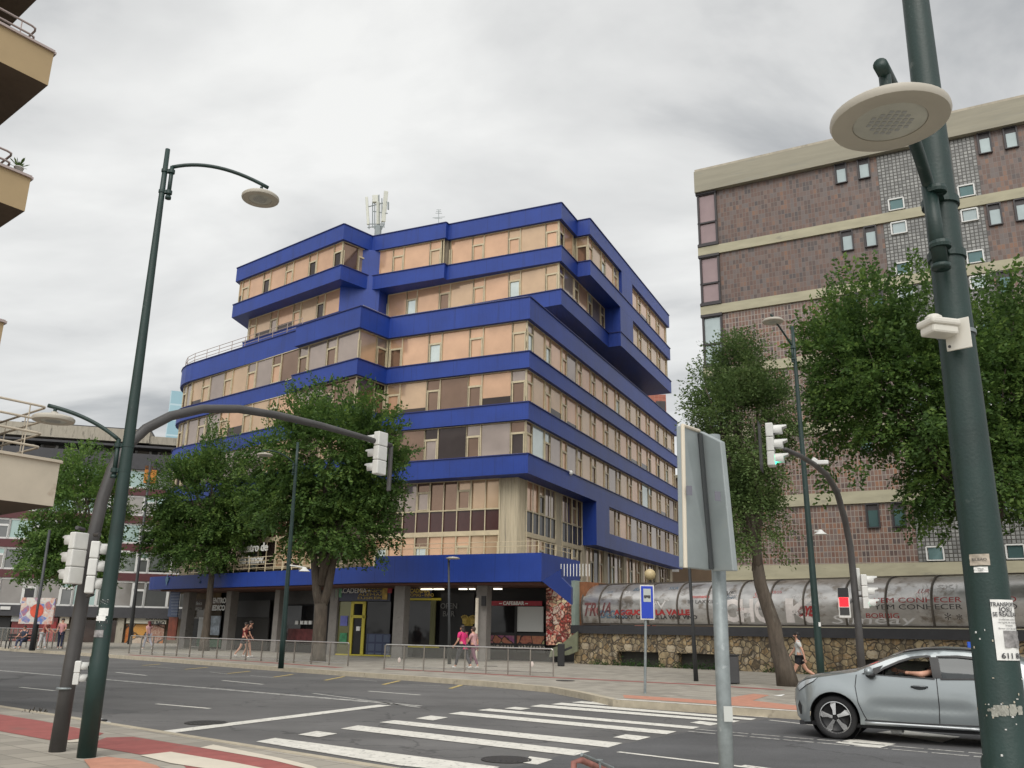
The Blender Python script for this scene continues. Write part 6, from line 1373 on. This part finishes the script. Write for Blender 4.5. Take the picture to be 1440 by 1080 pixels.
def lift(outp,holes,side,inset=0.0,st=.06,proud=0.0,Wf=cW):
    vs=[];es=[];polys=[dens(outp)]+[dens(h) for h in holes]
    for P in polys:
        b=len(vs); vs+=P; es+=[(b+i,b+(i+1)%len(P)) for i in range(len(P))]
    x0=min(p[0] for p in outp);x1=max(p[0] for p in outp);z0=min(p[1] for p in outp);z1=max(p[1] for p in outp)
    x=x0+st/2; r_=0
    while x<x1:
        z=z0+st/2+(st/2 if r_%2 else 0)
        while z<z1:
            if inside((x,z),polys[0]) and not any(inside((x,z),h) for h in polys[1:]):
                if min(math.hypot(x-p[0],z-p[1]) for P in polys for p in P)>st*.45: vs.append((x,z))
            z+=st
        x+=st*.87; r_+=1
    rv,re,rf,_,_,_=delaunay_2d_cdt([Vector(v) for v in vs],es,[],0,1e-5)
    F=[]
    for f in rf:
        c=(sum(rv[i][0] for i in f)/3,sum(rv[i][1] for i in f)/3)
        if inside(c,polys[0]) and not any(inside(c,h) for h in polys[1:]): F.append(tuple(f))
    V=[(v[0],side*(Wf(v[0],v[1])+proud),v[1]) for v in rv]
    mb=MB(); mb.add(V,F); return mb
def finish(o,smooth=True):
    bm=bmesh.new(); bm.from_mesh(o.data); bmesh.ops.remove_doubles(bm,verts=bm.verts,dist=.002); bmesh.ops.recalc_face_normals(bm,faces=bm.faces)
    for f in bm.faces: f.smooth=smooth
    for e in bm.edges:
        if len(e.link_faces)==2 and e.calc_face_angle(0)>.42: e.smooth=False
    bm.to_mesh(o.data); bm.free(); return o
body=MB()
for sd_ in (-1,1):
    m=lift(OUT,[WF,WR],sd_); b=len(body.v); body.v+=m.v; body.f+=[[b+i for i in f] for f in m.f]; body.m+=m.m; body.uv+=m.uv
NT=12; TD=dens(TOPL,.08)[:-8] ; TD=[]
for i in range(len(TOPL)-1):
    a=TOPL[i];b_=TOPL[i+1]; n=max(1,int(math.hypot(b_[0]-a[0],b_[1]-a[1])/.07))
    for k in range(n): TD.append((a[0]+(b_[0]-a[0])*k/n,a[1]+(b_[1]-a[1])*k/n))
TD.append(TOPL[-1]); TD+= [(4.12,.32)]; TD=[(.05,.32)]+TD
rows=[]
for i,(x,z) in enumerate(TD):
    W=cW(x,z); a=TD[max(i-1,0)];c=TD[min(i+1,len(TD)-1)]; t=Vector((c[0]-a[0],c[1]-a[1])).normalized(); nrm=Vector((-t.y,t.x))
    cr2=.055 if 1.0<z else .06
    if z>1.3: cr2=.075
    row=[]
    for j in range(NT+1):
        y=W*(-1+2*j/NT); k=1-(y/W)**2; k=k**.7; row.append((x+nrm.x*cr2*k*(1.8 if x<.15 else 1),y,z+nrm.y*cr2*k))
    rows.append(row)
b=len(body.v); body.v+=[p for r_ in rows for p in r_]
glassf=[]
for i in range(len(rows)-1):
    for j in range(NT):
        f=[b+i*(NT+1)+j,b+i*(NT+1)+j+1,b+(i+1)*(NT+1)+j+1,b+(i+1)*(NT+1)+j]; x=(TD[i][0]+TD[i+1][0])/2; z=(TD[i][1]+TD[i+1][1])/2
        g_=0
        if 1.22<x<1.97 and 1<=j<=NT-2: g_=1
        if 3.72<x<3.98 and z>1.05: g_=1
        if x<.04 and z<.55: g_=2
        body.f.append(f); body.m.append(g_); body.uv.append(None)
bo_=body.build('body',[M_paint,M_cglass,M_trim],car,world=False); finish(bo_)
# glass, trim, doors
m=lift([(p[0],p[1]) for p in WR],[],-1,proud=-.008); finish(m.build('rear_window',M_cglass,car,world=False)); m=lift(WR,[],1,proud=-.008); finish(m.build('rear_window',M_cglass,car,world=False))
G_clear=bpy.data.materials.new('clear_glass'); G_clear.use_nodes=True; N=G_clear.node_tree.nodes; L=G_clear.node_tree.links; t_=N.new('ShaderNodeBsdfTransparent'); t_.inputs['Color'].default_value=(.75,.78,.76,1); g_=N.new('ShaderNodeBsdfGlossy'); g_.inputs['Roughness'].default_value=.03; x_=N.new('ShaderNodeMixShader'); x_.inputs['Fac'].default_value=.08; L.new(t_.outputs[0],x_.inputs[1]); L.new(g_.outputs[0],x_.inputs[2]); L.new(x_.outputs[0],N['Material Output'].inputs['Surface'])
m=lift(WF,[],1,proud=-.008); finish(m.build('front_window',G_clear,car,world=False))
def offpoly(poly,d):
    n=len(poly);o=[]; cx=sum(p[0] for p in poly)/n; cz=sum(p[1] for p in poly)/n
    for i in range(n):
        a=Vector(poly[i-1]);b=Vector(poly[i]);c=Vector(poly[(i+1)%n]); t1=(b-a).normalized();t2=(c-b).normalized(); nn_=(Vector((t1.y,-t1.x))+Vector((t2.y,-t2.x)))
        nn_=nn_.normalized() if nn_.length>1e-4 else Vector((t1.y,-t1.x))
        if nn_.dot(b-Vector((cx,cz)))<0: nn_=-nn_
        q=b+nn_*d; o.append((q.x,q.y))
    return o
for sd_ in (-1,1):
    for wi,Wd in enumerate((WF,WR)):
        m=lift(offpoly(Wd,.035),[Wd],sd_,proud=.013,st=.05); finish(m.build('window_trim',M_trim,car,world=False))
    m=lift([(2.37,1.02),(2.35,_k(1.40)),(2.47,_k(1.405)),(2.50,1.02)],[],sd_,proud=.014,st=.05); finish(m.build('door_pillar',M_trim,car,world=False))
    # quarter trim ahead of the front window
    m=lift([(1.30,1.045),(1.50,_k(1.165)),(1.64,_k(1.225)),(1.52,1.045)],[],sd_,proud=.014,st=.05); finish(m.build('quarter_trim',M_trim,car,world=False))
    def lineS(pts,w=.006,mt=M_trim,nm='door_seam',pr=.011):
        m=MB(); Q=[]
        for i in range(len(pts)-1):
            for k in range(6): Q.append((pts[i][0]+(pts[i+1][0]-pts[i][0])*k/6,pts[i][1]+(pts[i+1][1]-pts[i][1])*k/6))
        Q.append(pts[-1]); m.tube([(x,sd_*(cW(x,z)+pr-.006),z) for x,z in Q],w,5); return m.build(nm,mt,car,world=False)
    lineS([(1.22,1.03),(1.19,.85),(1.22,.6),(1.30,.40),(1.34,.33)]); lineS([(2.42,1.03),(2.42,.6),(2.40,.33)]); lineS([(3.40,1.05),(3.38,.9),(3.10,.62),(2.98,.42)])
    lineS([(1.30,.335),(2.0,.325),(2.98,.335)],.010); m=MB(); m.tube([(x,sd_*(cW(x,.30)+.012),.285+.01*math.sin(x)) for x in [1.30+.17*k for k in range(11)]],.022,8); m.build('sill_strip',mat('sill_bright',(.45,.47,.48),.3,metal=.6),car,world=False,smooth=True)
    for hx in (2.16,3.12):
        m=MB(); m.tube([(hx-.12,sd_*(cW(hx,.88)+.012),.875),(hx-.08,sd_*(cW(hx,.88)+.035),.885),(hx+.08,sd_*(cW(hx,.88)+.035),.885),(hx+.12,sd_*(cW(hx,.88)+.012),.88)],.016,8); m.ell((hx,sd_*(cW(hx,.88)+.006),.866),(.105,.010,.034),14); m.build('door_handle',M_paint if False else mat('handle_grey',(.10,.11,.115),.25,metal=.6),car,world=False,smooth=True)
    m=MB(); m.ell((1.43,sd_*(cW(1.43,1.05)+.12),1.09),(.075,.11,.075),14); mr=m.build('wing_mirror',M_paint,car,world=False,smooth=True); m=MB(); m.ell((1.45,sd_*(cW(1.43,1.05)+.10),1.035),(.08,.10,.05),12); m.beam((1.45,sd_*(cW(1.43,1.0)-.01),1.0),(1.45,sd_*(cW(1.43,1.0)+.08),1.03),.06,.05); m.build('mirror_base',M_trim,mr,world=False,smooth=True)
    # headlamp
    HLp=[(.10,.80),(.17,.74),(.32,.80),(.52,.90),(.60,.965),(.42,.925),(.22,.865)]
    m=lift(HLp,[],sd_,proud=.014,st=.04); finish(m.build('headlight',M_lamp,car,world=False)); m=lift(offpoly(HLp,.012),[HLp],sd_,proud=.008,st=.04); finish(m.build('headlight_rim',M_trim,car,world=False))
    # fog lamp recess
    m=lift([(.08,.50),(.14,.36),(.20,.36),(.22,.50),(.15,.58)],[],sd_,proud=.008,st=.04); finish(m.build('bumper_vent',M_trim,car,world=False))
    for wx in (.83,3.42):
        A=[(wx+.405*math.cos(R(a)),.345+.405*math.sin(R(a))) for a in range(-12,193,12)]; m=MB(); m.tube([(x,sd_*(cW(x,z)-.01),z) for x,z in A],.007,6); m.build('arch_lip',M_paint,car,world=False,smooth=True)
        m=MB(); m.lathe([(.40,-.30),(.40,-.03)],(wx,sd_*.80,.345),(0,sd_,0),24); m.f=m.f[:-1]; m.m=m.m[:-1]; m.uv=m.uv[:-1]; m.build('wheel_well',M_int,car,world=False)
        c=(wx,sd_*.79,.343); ax=(0,sd_,0); m=MB(); m.lathe([(.235,-.20),(.32,-.20),(.340,-.17),(.343,-.02),(.335,.012),(.30,.024),(.262,.022),(.245,.01),(.24,-.02)],c,ax,40); m.f=m.f[:-2]; m.m=m.m[:-2]; m.uv=m.uv[:-2]
        wh=m.build('wheel',M_tyre,car,world=False,smooth=True)
        m=MB(); m.lathe([(0,-.05),(.20,-.05),(.235,-.02),(.250,.012),(.242,.015),(.225,-.015),(.20,-.04)],c,ax,40); m.build('rim',M_dalloy,wh,world=False,smooth=True)
        m=MB(); Cc=Vector(c)
        for s in range(5):
            a0=R(90+72*s+12)
            def pt(r,a,o=.012): return Cc+Vector((math.cos(a)*r,sd_*o,math.sin(a)*r))
            P=[pt(.045,a0-.5,.02),pt(.235,a0-.30,.006),pt(.240,a0+.02,.006),pt(.20,a0+.14,.006),pt(.12,a0+.10,.014),pt(.05,a0+.45,.02)]
            Q=[p-Vector((0,sd_*.03,0)) for p in P]; n=6; fs=[tuple(range(n)),tuple(range(n,2*n))[::-1]]+[(i,i+n,(i+1)%n+n,(i+1)%n) for i in range(n)]; m.add(P+Q,fs)
        m.lathe([(.244,-.01),(.25,.014),(.240,.016)],c,ax,40); m.f=m.f[:-2];m.m=m.m[:-2];m.uv=m.uv[:-2]
        o=m.build('spokes',M_alloy,wh,world=False); bm=bmesh.new(); bm.from_mesh(o.data); bmesh.ops.recalc_face_normals(bm,faces=bm.faces); bm.to_mesh(o.data); bm.free()
        m=MB(); m.lathe([(0,.026),(.028,.026),(.034,.015)],c,ax,16); m.build('hub_cap',M_dalloy,wh,world=False)
m=MB(); m.tube([(1.95+.16*k,-.56,_k([1.47,1.52,1.545,1.56,1.565,1.56,1.555,1.54,1.515,1.48][k])) for k in range(10)],.016,6); m.build('roof_rail',M_trim,car,world=False,smooth=True)
m=MB(); m.box(.12,4.05,-.72,.72,.20,.26); m.box(1.05,1.35,-.66,.66,.6,.98); m.box(1.2,1.42,-.68,.68,.85,1.02); m.build('dashboard',M_int,car,world=False)
for sy in (-.36,.36):
    m=MB(); m.box(1.95,2.45,sy-.24,sy+.24,.35,.58); m.obox((2.52,sy,.85),(.06,0,.02),(0,.23,0),(-.07,0,.34)); m.obox((2.50,sy,1.22),(.05,0,0),(0,.13,0),(0,0,.08)); m.build('front_seat',M_int,car,world=False,bevel=.03)
m=MB(); m.box(3.0,3.2,-.6,.6,.4,1.15); m.build('rear_seat',M_int,car,world=False,bevel=.03)
m=MB(); m.tube([(1.62+.05*math.sin(R(a))*1.0-.05,-.36+.18*math.cos(R(a)),.99+.17*math.sin(R(a))) for a in range(0,361,20)],.014,6); m.beam((1.45,-.36,.92),(1.6,-.36,.99),.05,.05); m.build('steering_wheel',M_int,car,world=False)
m=MB(); m.box(-.045,-.0,-.26,.26,.40,.50); m.build('number_plate',M_white,car,world=False)
for o_ in [k for k in bpy.data.objects if k.parent is car and k.type=='MESH' and k.name.split('.')[0] not in('wheel','wheel_well','arch_lip')]:
    for v_ in o_.data.vertices:
        if v_.co.x<.40: v_.co.x=.40-(.40-v_.co.x)*.58
    o_.data.update()
# ================================================================= PEOPLE
def skinmesh(nodes,edges,roots,sub=1):
    """nodes: name -> (pos, radius)"""
    names=list(nodes); ix={n:i for i,n in enumerate(names)}; me=bpy.data.meshes.new('sk'); me.from_pydata([nodes[n][0] for n in names],[(ix[a],ix[b]) for a,b in edges],[])
    o=bpy.data.objects.new('sk',me); COL.objects.link(o); md=o.modifiers.new('s','SKIN'); md.use_smooth_shade=True; sk=me.skin_vertices[0].data
    for n in names:
        r=nodes[n][1]; sk[ix[n]].radius=(r,r) if not hasattr(r,'__len__') else r; sk[ix[n]].use_root=(n in roots)
    if sub: sm=o.modifiers.new('u','SUBSURF'); sm.levels=sub; sm.render_levels=sub
    bpy.context.view_layer.update(); e=o.evaluated_get(bpy.context.evaluated_depsgraph_get()); m2=bpy.data.meshes.new_from_object(e)
    v=[tuple(x.co) for x in m2.vertices]; f=[list(p.vertices) for p in m2.polygons]; bpy.data.objects.remove(o); bpy.data.meshes.remove(me); bpy.data.meshes.remove(m2); return v,f
CLM={}
def cloth(name,c):
    return mat('cloth_'+name,c,.85,var=.18,vscale=7)
def person(label,pos,face,h=1.68,pose=None,top=((.6,.03,.15),'pink'),bottom=((.03,.03,.04),'dark'),hair=((.03,.02,.015),'dark'),sleeves=True,shorts=False,shoes=((.6,.6,.58),'white'),longhair=False,group=None,seat=False,parent=None):
    p=dict(l=(18,8),r=(-18,22),al=(-20,15),ar=(20,15),lean=3,w=1.0); p.update(pose or {})
    root=thing('person',label,'person',tuple(pos),R(90-face),group); k=h/1.70; f=lambda x,y,z:(x*k,y*k,z*k)
    lean=math.tan(R(p['lean'])); N={}; E=[]
    base=.93 if not seat else .50
    def tz(z): return (z-base)*lean
    W=p['w']
    N['pel']=(f(0,0,base+.02),(.145*k*W,.115*k)); N['wai']=(f(tz(base+.17),0,base+.19),(.125*k*W,.095*k)); N['che']=(f(tz(base+.38),0,base+.38),(.150*k*W,.110*k)); N['sho']=(f(tz(base+.50),0,base+.505),(.10*k,.075*k)); N['nec']=(f(tz(base+.56)+.01,0,base+.575),.052*k)
    N['chin']=(f(tz(base+.6)+.025,0,base+.635),.066*k); N['hea']=(f(tz(base+.65)+.02,0,base+.695),(.083*k,.092*k)); N['cro']=(f(tz(base+.65)+.01,0,base+.755),.066*k)
    E+=[('pel','wai'),('wai','che'),('che','sho'),('sho','nec'),('nec','chin'),('chin','hea'),('hea','cro')]
    joints={}
    for sd_,nm,(a1,a2) in ((1,'l',p['l']),(-1,'r',p['r'])):
        hip=Vector((0,sd_*.095*W,base-.03)); th=.43; sh=.42
        if seat: kn=hip+Vector((.42,sd_*.04,.0)); an=kn+Vector((-.02 if a1==0 else .1,0,-.42))
        else: kn=hip+Vector((math.sin(R(a1))*th,0,-math.cos(R(a1))*th)); an=kn+Vector((math.sin(R(a1-a2))*sh,0,-math.cos(R(a1-a2))*sh))
        fa=R(a1-a2)*.5 if not seat else 0; toe=an+Vector((.15*math.cos(fa),0,-.05+.15*math.sin(fa) if not seat else -.04)); he=an+Vector((-.045,0,-.04))
        for n,q,r in (('hip',hip,.098*W),('kne',kn,.060),('cal',kn.lerp(an,.3),.058),('ank',an,.040),('toe',toe,.036),): N[n+nm]=(f(*q),r*k)
        E+=[('pel','hip'+nm),('hip'+nm,'kne'+nm),('kne'+nm,'cal'+nm),('cal'+nm,'ank'+nm),('ank'+nm,'toe'+nm)]; joints[nm]=(hip,kn,an,toe,he)
    hands=[]
    for sd_,nm,(a1,a2) in ((1,'l',p['al']),(-1,'r',p['ar'])):
        s=Vector((tz(base+.47),sd_*.185*W,base+.475)); el=s+Vector((math.sin(R(a1))*.28,sd_*.045,-math.cos(R(a1))*.28)); wr=el+Vector((math.sin(R(a1+a2))*.25,-sd_*.01*(1+a2/30),-math.cos(R(a1+a2))*.25)); d=(wr-el).normalized(); pa=wr+d*.07
        for n,q,r in (('s',s,.062*W),('e',el,.042),('w',wr,.028),('h',pa,(.040,.022))): N[n+'a'+nm]=(f(*q),r*k if not hasattr(r,'__len__') else (r[0]*k,r[1]*k))
        E+=[('sho','sa'+nm),('sa'+nm,'ea'+nm),('ea'+nm,'wa'+nm),('wa'+nm,'ha'+nm)]; hands.append((pa,d,sd_)); joints['a'+nm]=(s,el,wr)
    roots=['pel']
    for hi,(pa,d,sd_) in enumerate(hands):
        x=Vector((1,0,0))-d*d.x; x=x.normalized() if x.length>.1 else Vector((0,0,1)); y=d.cross(x)
        for j,L_ in enumerate((.070,.078,.072,.055)):
            o_=x*(.030-.020*j); a=pa+o_*.8; b1_=pa+o_+d*(.035+L_*.45); c1_=b1_+d*L_*.45-y*sd_*.018*(-1); n0=f'f{hi}{j}'
            N[n0+'a']=(f(*a),.010*k); N[n0+'b']=(f(*b1_),.0095*k); N[n0+'c']=(f(*c1_),.008*k); E+=[(n0+'a',n0+'b'),(n0+'b',n0+'c')]; roots.append(n0+'a')
        n0=f't{hi}'; a=pa-d*.03+x*.02; N[n0+'a']=(f(*a),.011*k); N[n0+'b']=(f(*(a+x*.035+d*.03)),.010*k); N[n0+'c']=(f(*(a+x*.045+d*.06)),.009*k); E+=[(n0+'a',n0+'b'),(n0+'b',n0+'c')]; roots.append(n0+'a')
    v,fc=skinmesh(N,E,roots); m=MB(); m.add(v,fc); H=Vector(N['hea'][0]); 
    m.ell(H+Vector((.092*k,0,-.012*k)),(.020*k,.014*k,.024*k),8); m.ell(H+Vector((.0,.084*k,-.01*k)),(.02*k,.012*k,.032*k),8); m.ell(H+Vector((.0,-.084*k,-.01*k)),(.02*k,.012*k,.032*k),8); m.ell(H+Vector((.074*k,0,-.055*k)),(.014*k,.026*k,.008*k),8)
    body=m.build('body',M_skin,root,world=False,smooth=True)
    for sy in (-1,1): m=MB(); m.ell(H+Vector((.080*k,sy*.032*k,.012*k)),(.007*k,.009*k,.005*k),8); m.build('eye',M_ink,root,world=False,smooth=True)
    # clothing
    def grow(n,e): 
        q,r=N[n]; return (q,(r[0]+e,r[1]+e)) if hasattr(r,'__len__') else (q,r+e)
    T={n:grow(n,.022*k) for n in ('pel','wai','che','sho')}; T['nec']=(N['sho'][0][:2]+(N['sho'][0][2]+.03*k,),.055*k); Te=[('pel','wai'),('wai','che'),('che','sho'),('sho','nec')]
    for nm in 'lr':
        T['sa'+nm]=grow('sa'+nm,.016*k); s,el,wr=joints['a'+nm]
        if sleeves=='long': T['ea'+nm]=grow('ea'+nm,.012*k); T['wa'+nm]=(f(*(wr-(wr-el)*.08)),.036*k); Te+=[('sho','sa'+nm),('sa'+nm,'ea'+nm),('ea'+nm,'wa'+nm)]
        elif sleeves: T['ea'+nm]=(f(*s.lerp(el,.75)),.058*k); Te+=[('sho','sa'+nm),('sa'+nm,'ea'+nm)]
        else: Te+=[('sho','sa'+nm)]
    T['pel']=(f(0,0,base+.02),(.160*k*W,.130*k)); T['hem']=(f(0,0,base-.13),(.168*k*W,.140*k)); Te.append(('pel','hem'))
    v,fc=skinmesh(T,Te,['pel']); m=MB(); m.add(v,fc); m.build('shirt',cloth(top[1],top[0]),root,world=False,smooth=True)
    B={'pel':grow('pel',.012*k)}; B['pel']=(f(0,0,base+.03),(.150*k*W,.122*k)); Be=[]
    for nm in 'lr':
        hip,kn,an,toe,he=joints[nm]; B['hip'+nm]=grow('hip'+nm,.016*k); Be+=[('pel','hip'+nm)]
        if shorts: B['kne'+nm]=(f(*hip.lerp(kn,.62)),.088*k); Be+=[('hip'+nm,'kne'+nm)]
        else: B['kne'+nm]=grow('kne'+nm,.020*k); B['ank'+nm]=(f(*an.lerp(kn,.1)),.056*k); Be+=[('hip'+nm,'kne'+nm),('kne'+nm,'ank'+nm)]
    v,fc=skinmesh(B,Be,['pel']); m=MB(); m.add(v,fc); m.build('shorts' if shorts else 'trousers',cloth(bottom[1],bottom[0]),root,world=False,smooth=True)
    for nm in 'lr':
        hip,kn,an,toe,he=joints[nm]; v,fc=skinmesh({'a':(f(*he),.046*k),'b':(f(*an.lerp(toe,.35)+Vector((0,0,-.01))),.050*k) if False else (f(*(an.lerp(toe,.35)+Vector((0,0,-.01)))),.050*k),'c':(f(*toe),.044*k)},[('a','b'),('b','c')],['a']); m=MB(); m.add(v,fc); m.build('shoe',cloth(shoes[1],shoes[0]),root,world=False,smooth=True)
    m=MB(); m.ell(H+Vector((-.024*k,0,.040*k)),(.104*k,.100*k,.088*k),16); m.ell(H+Vector((-.03*k,0,-.02*k)),(.085*k,.090*k,.075*k),14)
    if longhair: m.ell(H+Vector((-.070*k,0,-.13*k)),(.062*k,.100*k,.19*k),14)
    else: m.ell(H+Vector((-.085*k,0,.0)),(.045*k,.05*k,.05*k),12)
    m.build('hair',mat('hair_'+hair[1],hair[0],.6,var=.2),root,world=False,smooth=True)
    # keep feet on the ground
    zmin=min(joints[n][i].z for n in 'lr' for i in (3,))*k-.044*k
    root.location.z-=zmin
    return root
pw=gr(650,941,.15)
person('woman in a bright pink top and dark trousers walking behind the railing',tuple(pw),-58+0,1.66,dict(l=(22,6),r=(-18,14),al=(8,35),ar=(-10,12),w=1.2,lean=4),top=((.62,.03,.16),'pink'),bottom=((.03,.03,.04),'dark'),shoes=((.55,.55,.53),'white'),longhair=True)
pw2=pw+Vector((.42,.35,0)); person('woman in a pale pink striped top walking close beside the woman in bright pink',tuple(pw2),-58,1.6,dict(l=(-16,12),r=(22,8),al=(20,30),ar=(-15,10)),top=((.55,.32,.32),'palepink'),bottom=((.16,.06,.10),'plum'),hair=((.05,.03,.02),'brown'))
q=at(1123,905,31.5); person('person in a white top and black shorts walking behind the leaning tree',(q.x,q.y,.15),-75,1.66,dict(l=(26,4),r=(-28,30),al=(-25,12),ar=(25,15)),top=((.5,.48,.52),'white'),bottom=((.015,.015,.02),'black'),shorts=True,hair=((.015,.012,.012),'black'),longhair=True,shoes=((.4,.25,.2),'tan'))
q=gr(341,925,.15); person('dark clothed person in red walking by the grey roller shutter',(q.x,q.y,.15),100,1.66,dict(),top=((.25,.04,.04),'darkred'),bottom=((.03,.03,.035),'dark'),shorts=True)
q=gr(347,925,.15); person('person in a black top walking beside the person in dark red',(q.x-.05,q.y+.25,.15),100,1.72,dict(l=(-15,10),r=(18,8)),top=((.02,.02,.022),'black'),bottom=((.2,.1,.1),'brownish'),shorts=True)
q=gr(206,914,.15); person('long haired person in a pale top before the orange shop display',(q.x,q.y,.15),-70,1.7,dict(),top=((.5,.4,.42),'palepink'),bottom=((.3,.3,.35),'pale'),longhair=True,hair=((.12,.02,.03),'auburn'))
q=gr(83,913.5,.15); person('person in a pink shirt and dark jeans standing right of the poster panel',(q.x,q.y,.15),170,1.7,dict(l=(4,2),r=(-4,3),al=(10,60),ar=(5,50)),top=((.55,.27,.27),'rose'),bottom=((.03,.035,.07),'navy'))
q=gr(57,913.5,.15); person('person with white trousers leaning forward beside the poster panel',(q.x,q.y,.15),100,1.62,dict(l=(14,4),r=(-6,8),al=(30,30),ar=(35,20),lean=22),top=((.35,.12,.10),'rust'),bottom=((.6,.6,.6),'whitepants'),longhair=True)
# bench with a seated person
q=gr(27,912.5,.15); bch=thing('bench','dark slatted bench at the far left pavement edge','bench',(q.x,q.y,.15)); m=MB()
for k in range(4): m.beam(q+Vector((-.9,-.2+.13*k,.45)),q+Vector((.9,-.2+.13*k,.45)),.1,.03)
m.build('seat',M_black,bch); m=MB()
for k in range(2): m.beam(q+Vector((-.9,.28,.62+.16*k)),q+Vector((.9,.28,.62+.16*k)),.03,.1)
m.build('backrest',M_black,bch)
for sx_ in (-.75,.75): m=MB(); m.beam(q+Vector((sx_,-.15,0)),q+Vector((sx_,-.15,.44)),.05,.05); m.beam(q+Vector((sx_,.2,0)),q+Vector((sx_,.3,.85)),.05,.05); m.build('leg',M_black,bch)
person('person in dark clothes sitting on the far left bench',(q.x+.2,q.y,.15),185,1.7,dict(lean=8,al=(30,40),ar=(35,30)),top=((.04,.05,.08),'slate'),bottom=((.04,.05,.09),'jeans'),seat=True)
# driver
dv=person('driver with a bare arm resting on the open window of the silver car',(0,0,0),0,1.7,dict(lean=-10,al=(55,40),ar=(75,25)),top=((.05,.05,.06),'charcoal'),seat=True,sleeves=True)
fx=org+cd*2.30-carfar*.36; dv.location=(fx.x,fx.y,.14); dv.rotation_euler=(0,0,CRZ+PI)
# elbow on the sill: forearm shown as the arm of the driver
def armpart():
    a=Vector((2.36,-.56,1.10)); e=Vector((2.20,-.86,1.07)); w_=Vector((2.02,-.70,1.08))
    v,f=skinmesh({'a':(a,.050),'e':(e,.050),'w':(w_,.030),'h':(w_+Vector((-.07,.02,.0)),.034)},[('a','e'),('e','w'),('w','h')],['a']); M4=chainmat(car); m=MB(); m.add([tuple(M4@Vector(p)) for p in v],f); return m.build('resting_arm',M_skin,dv,smooth=True)
armpart()
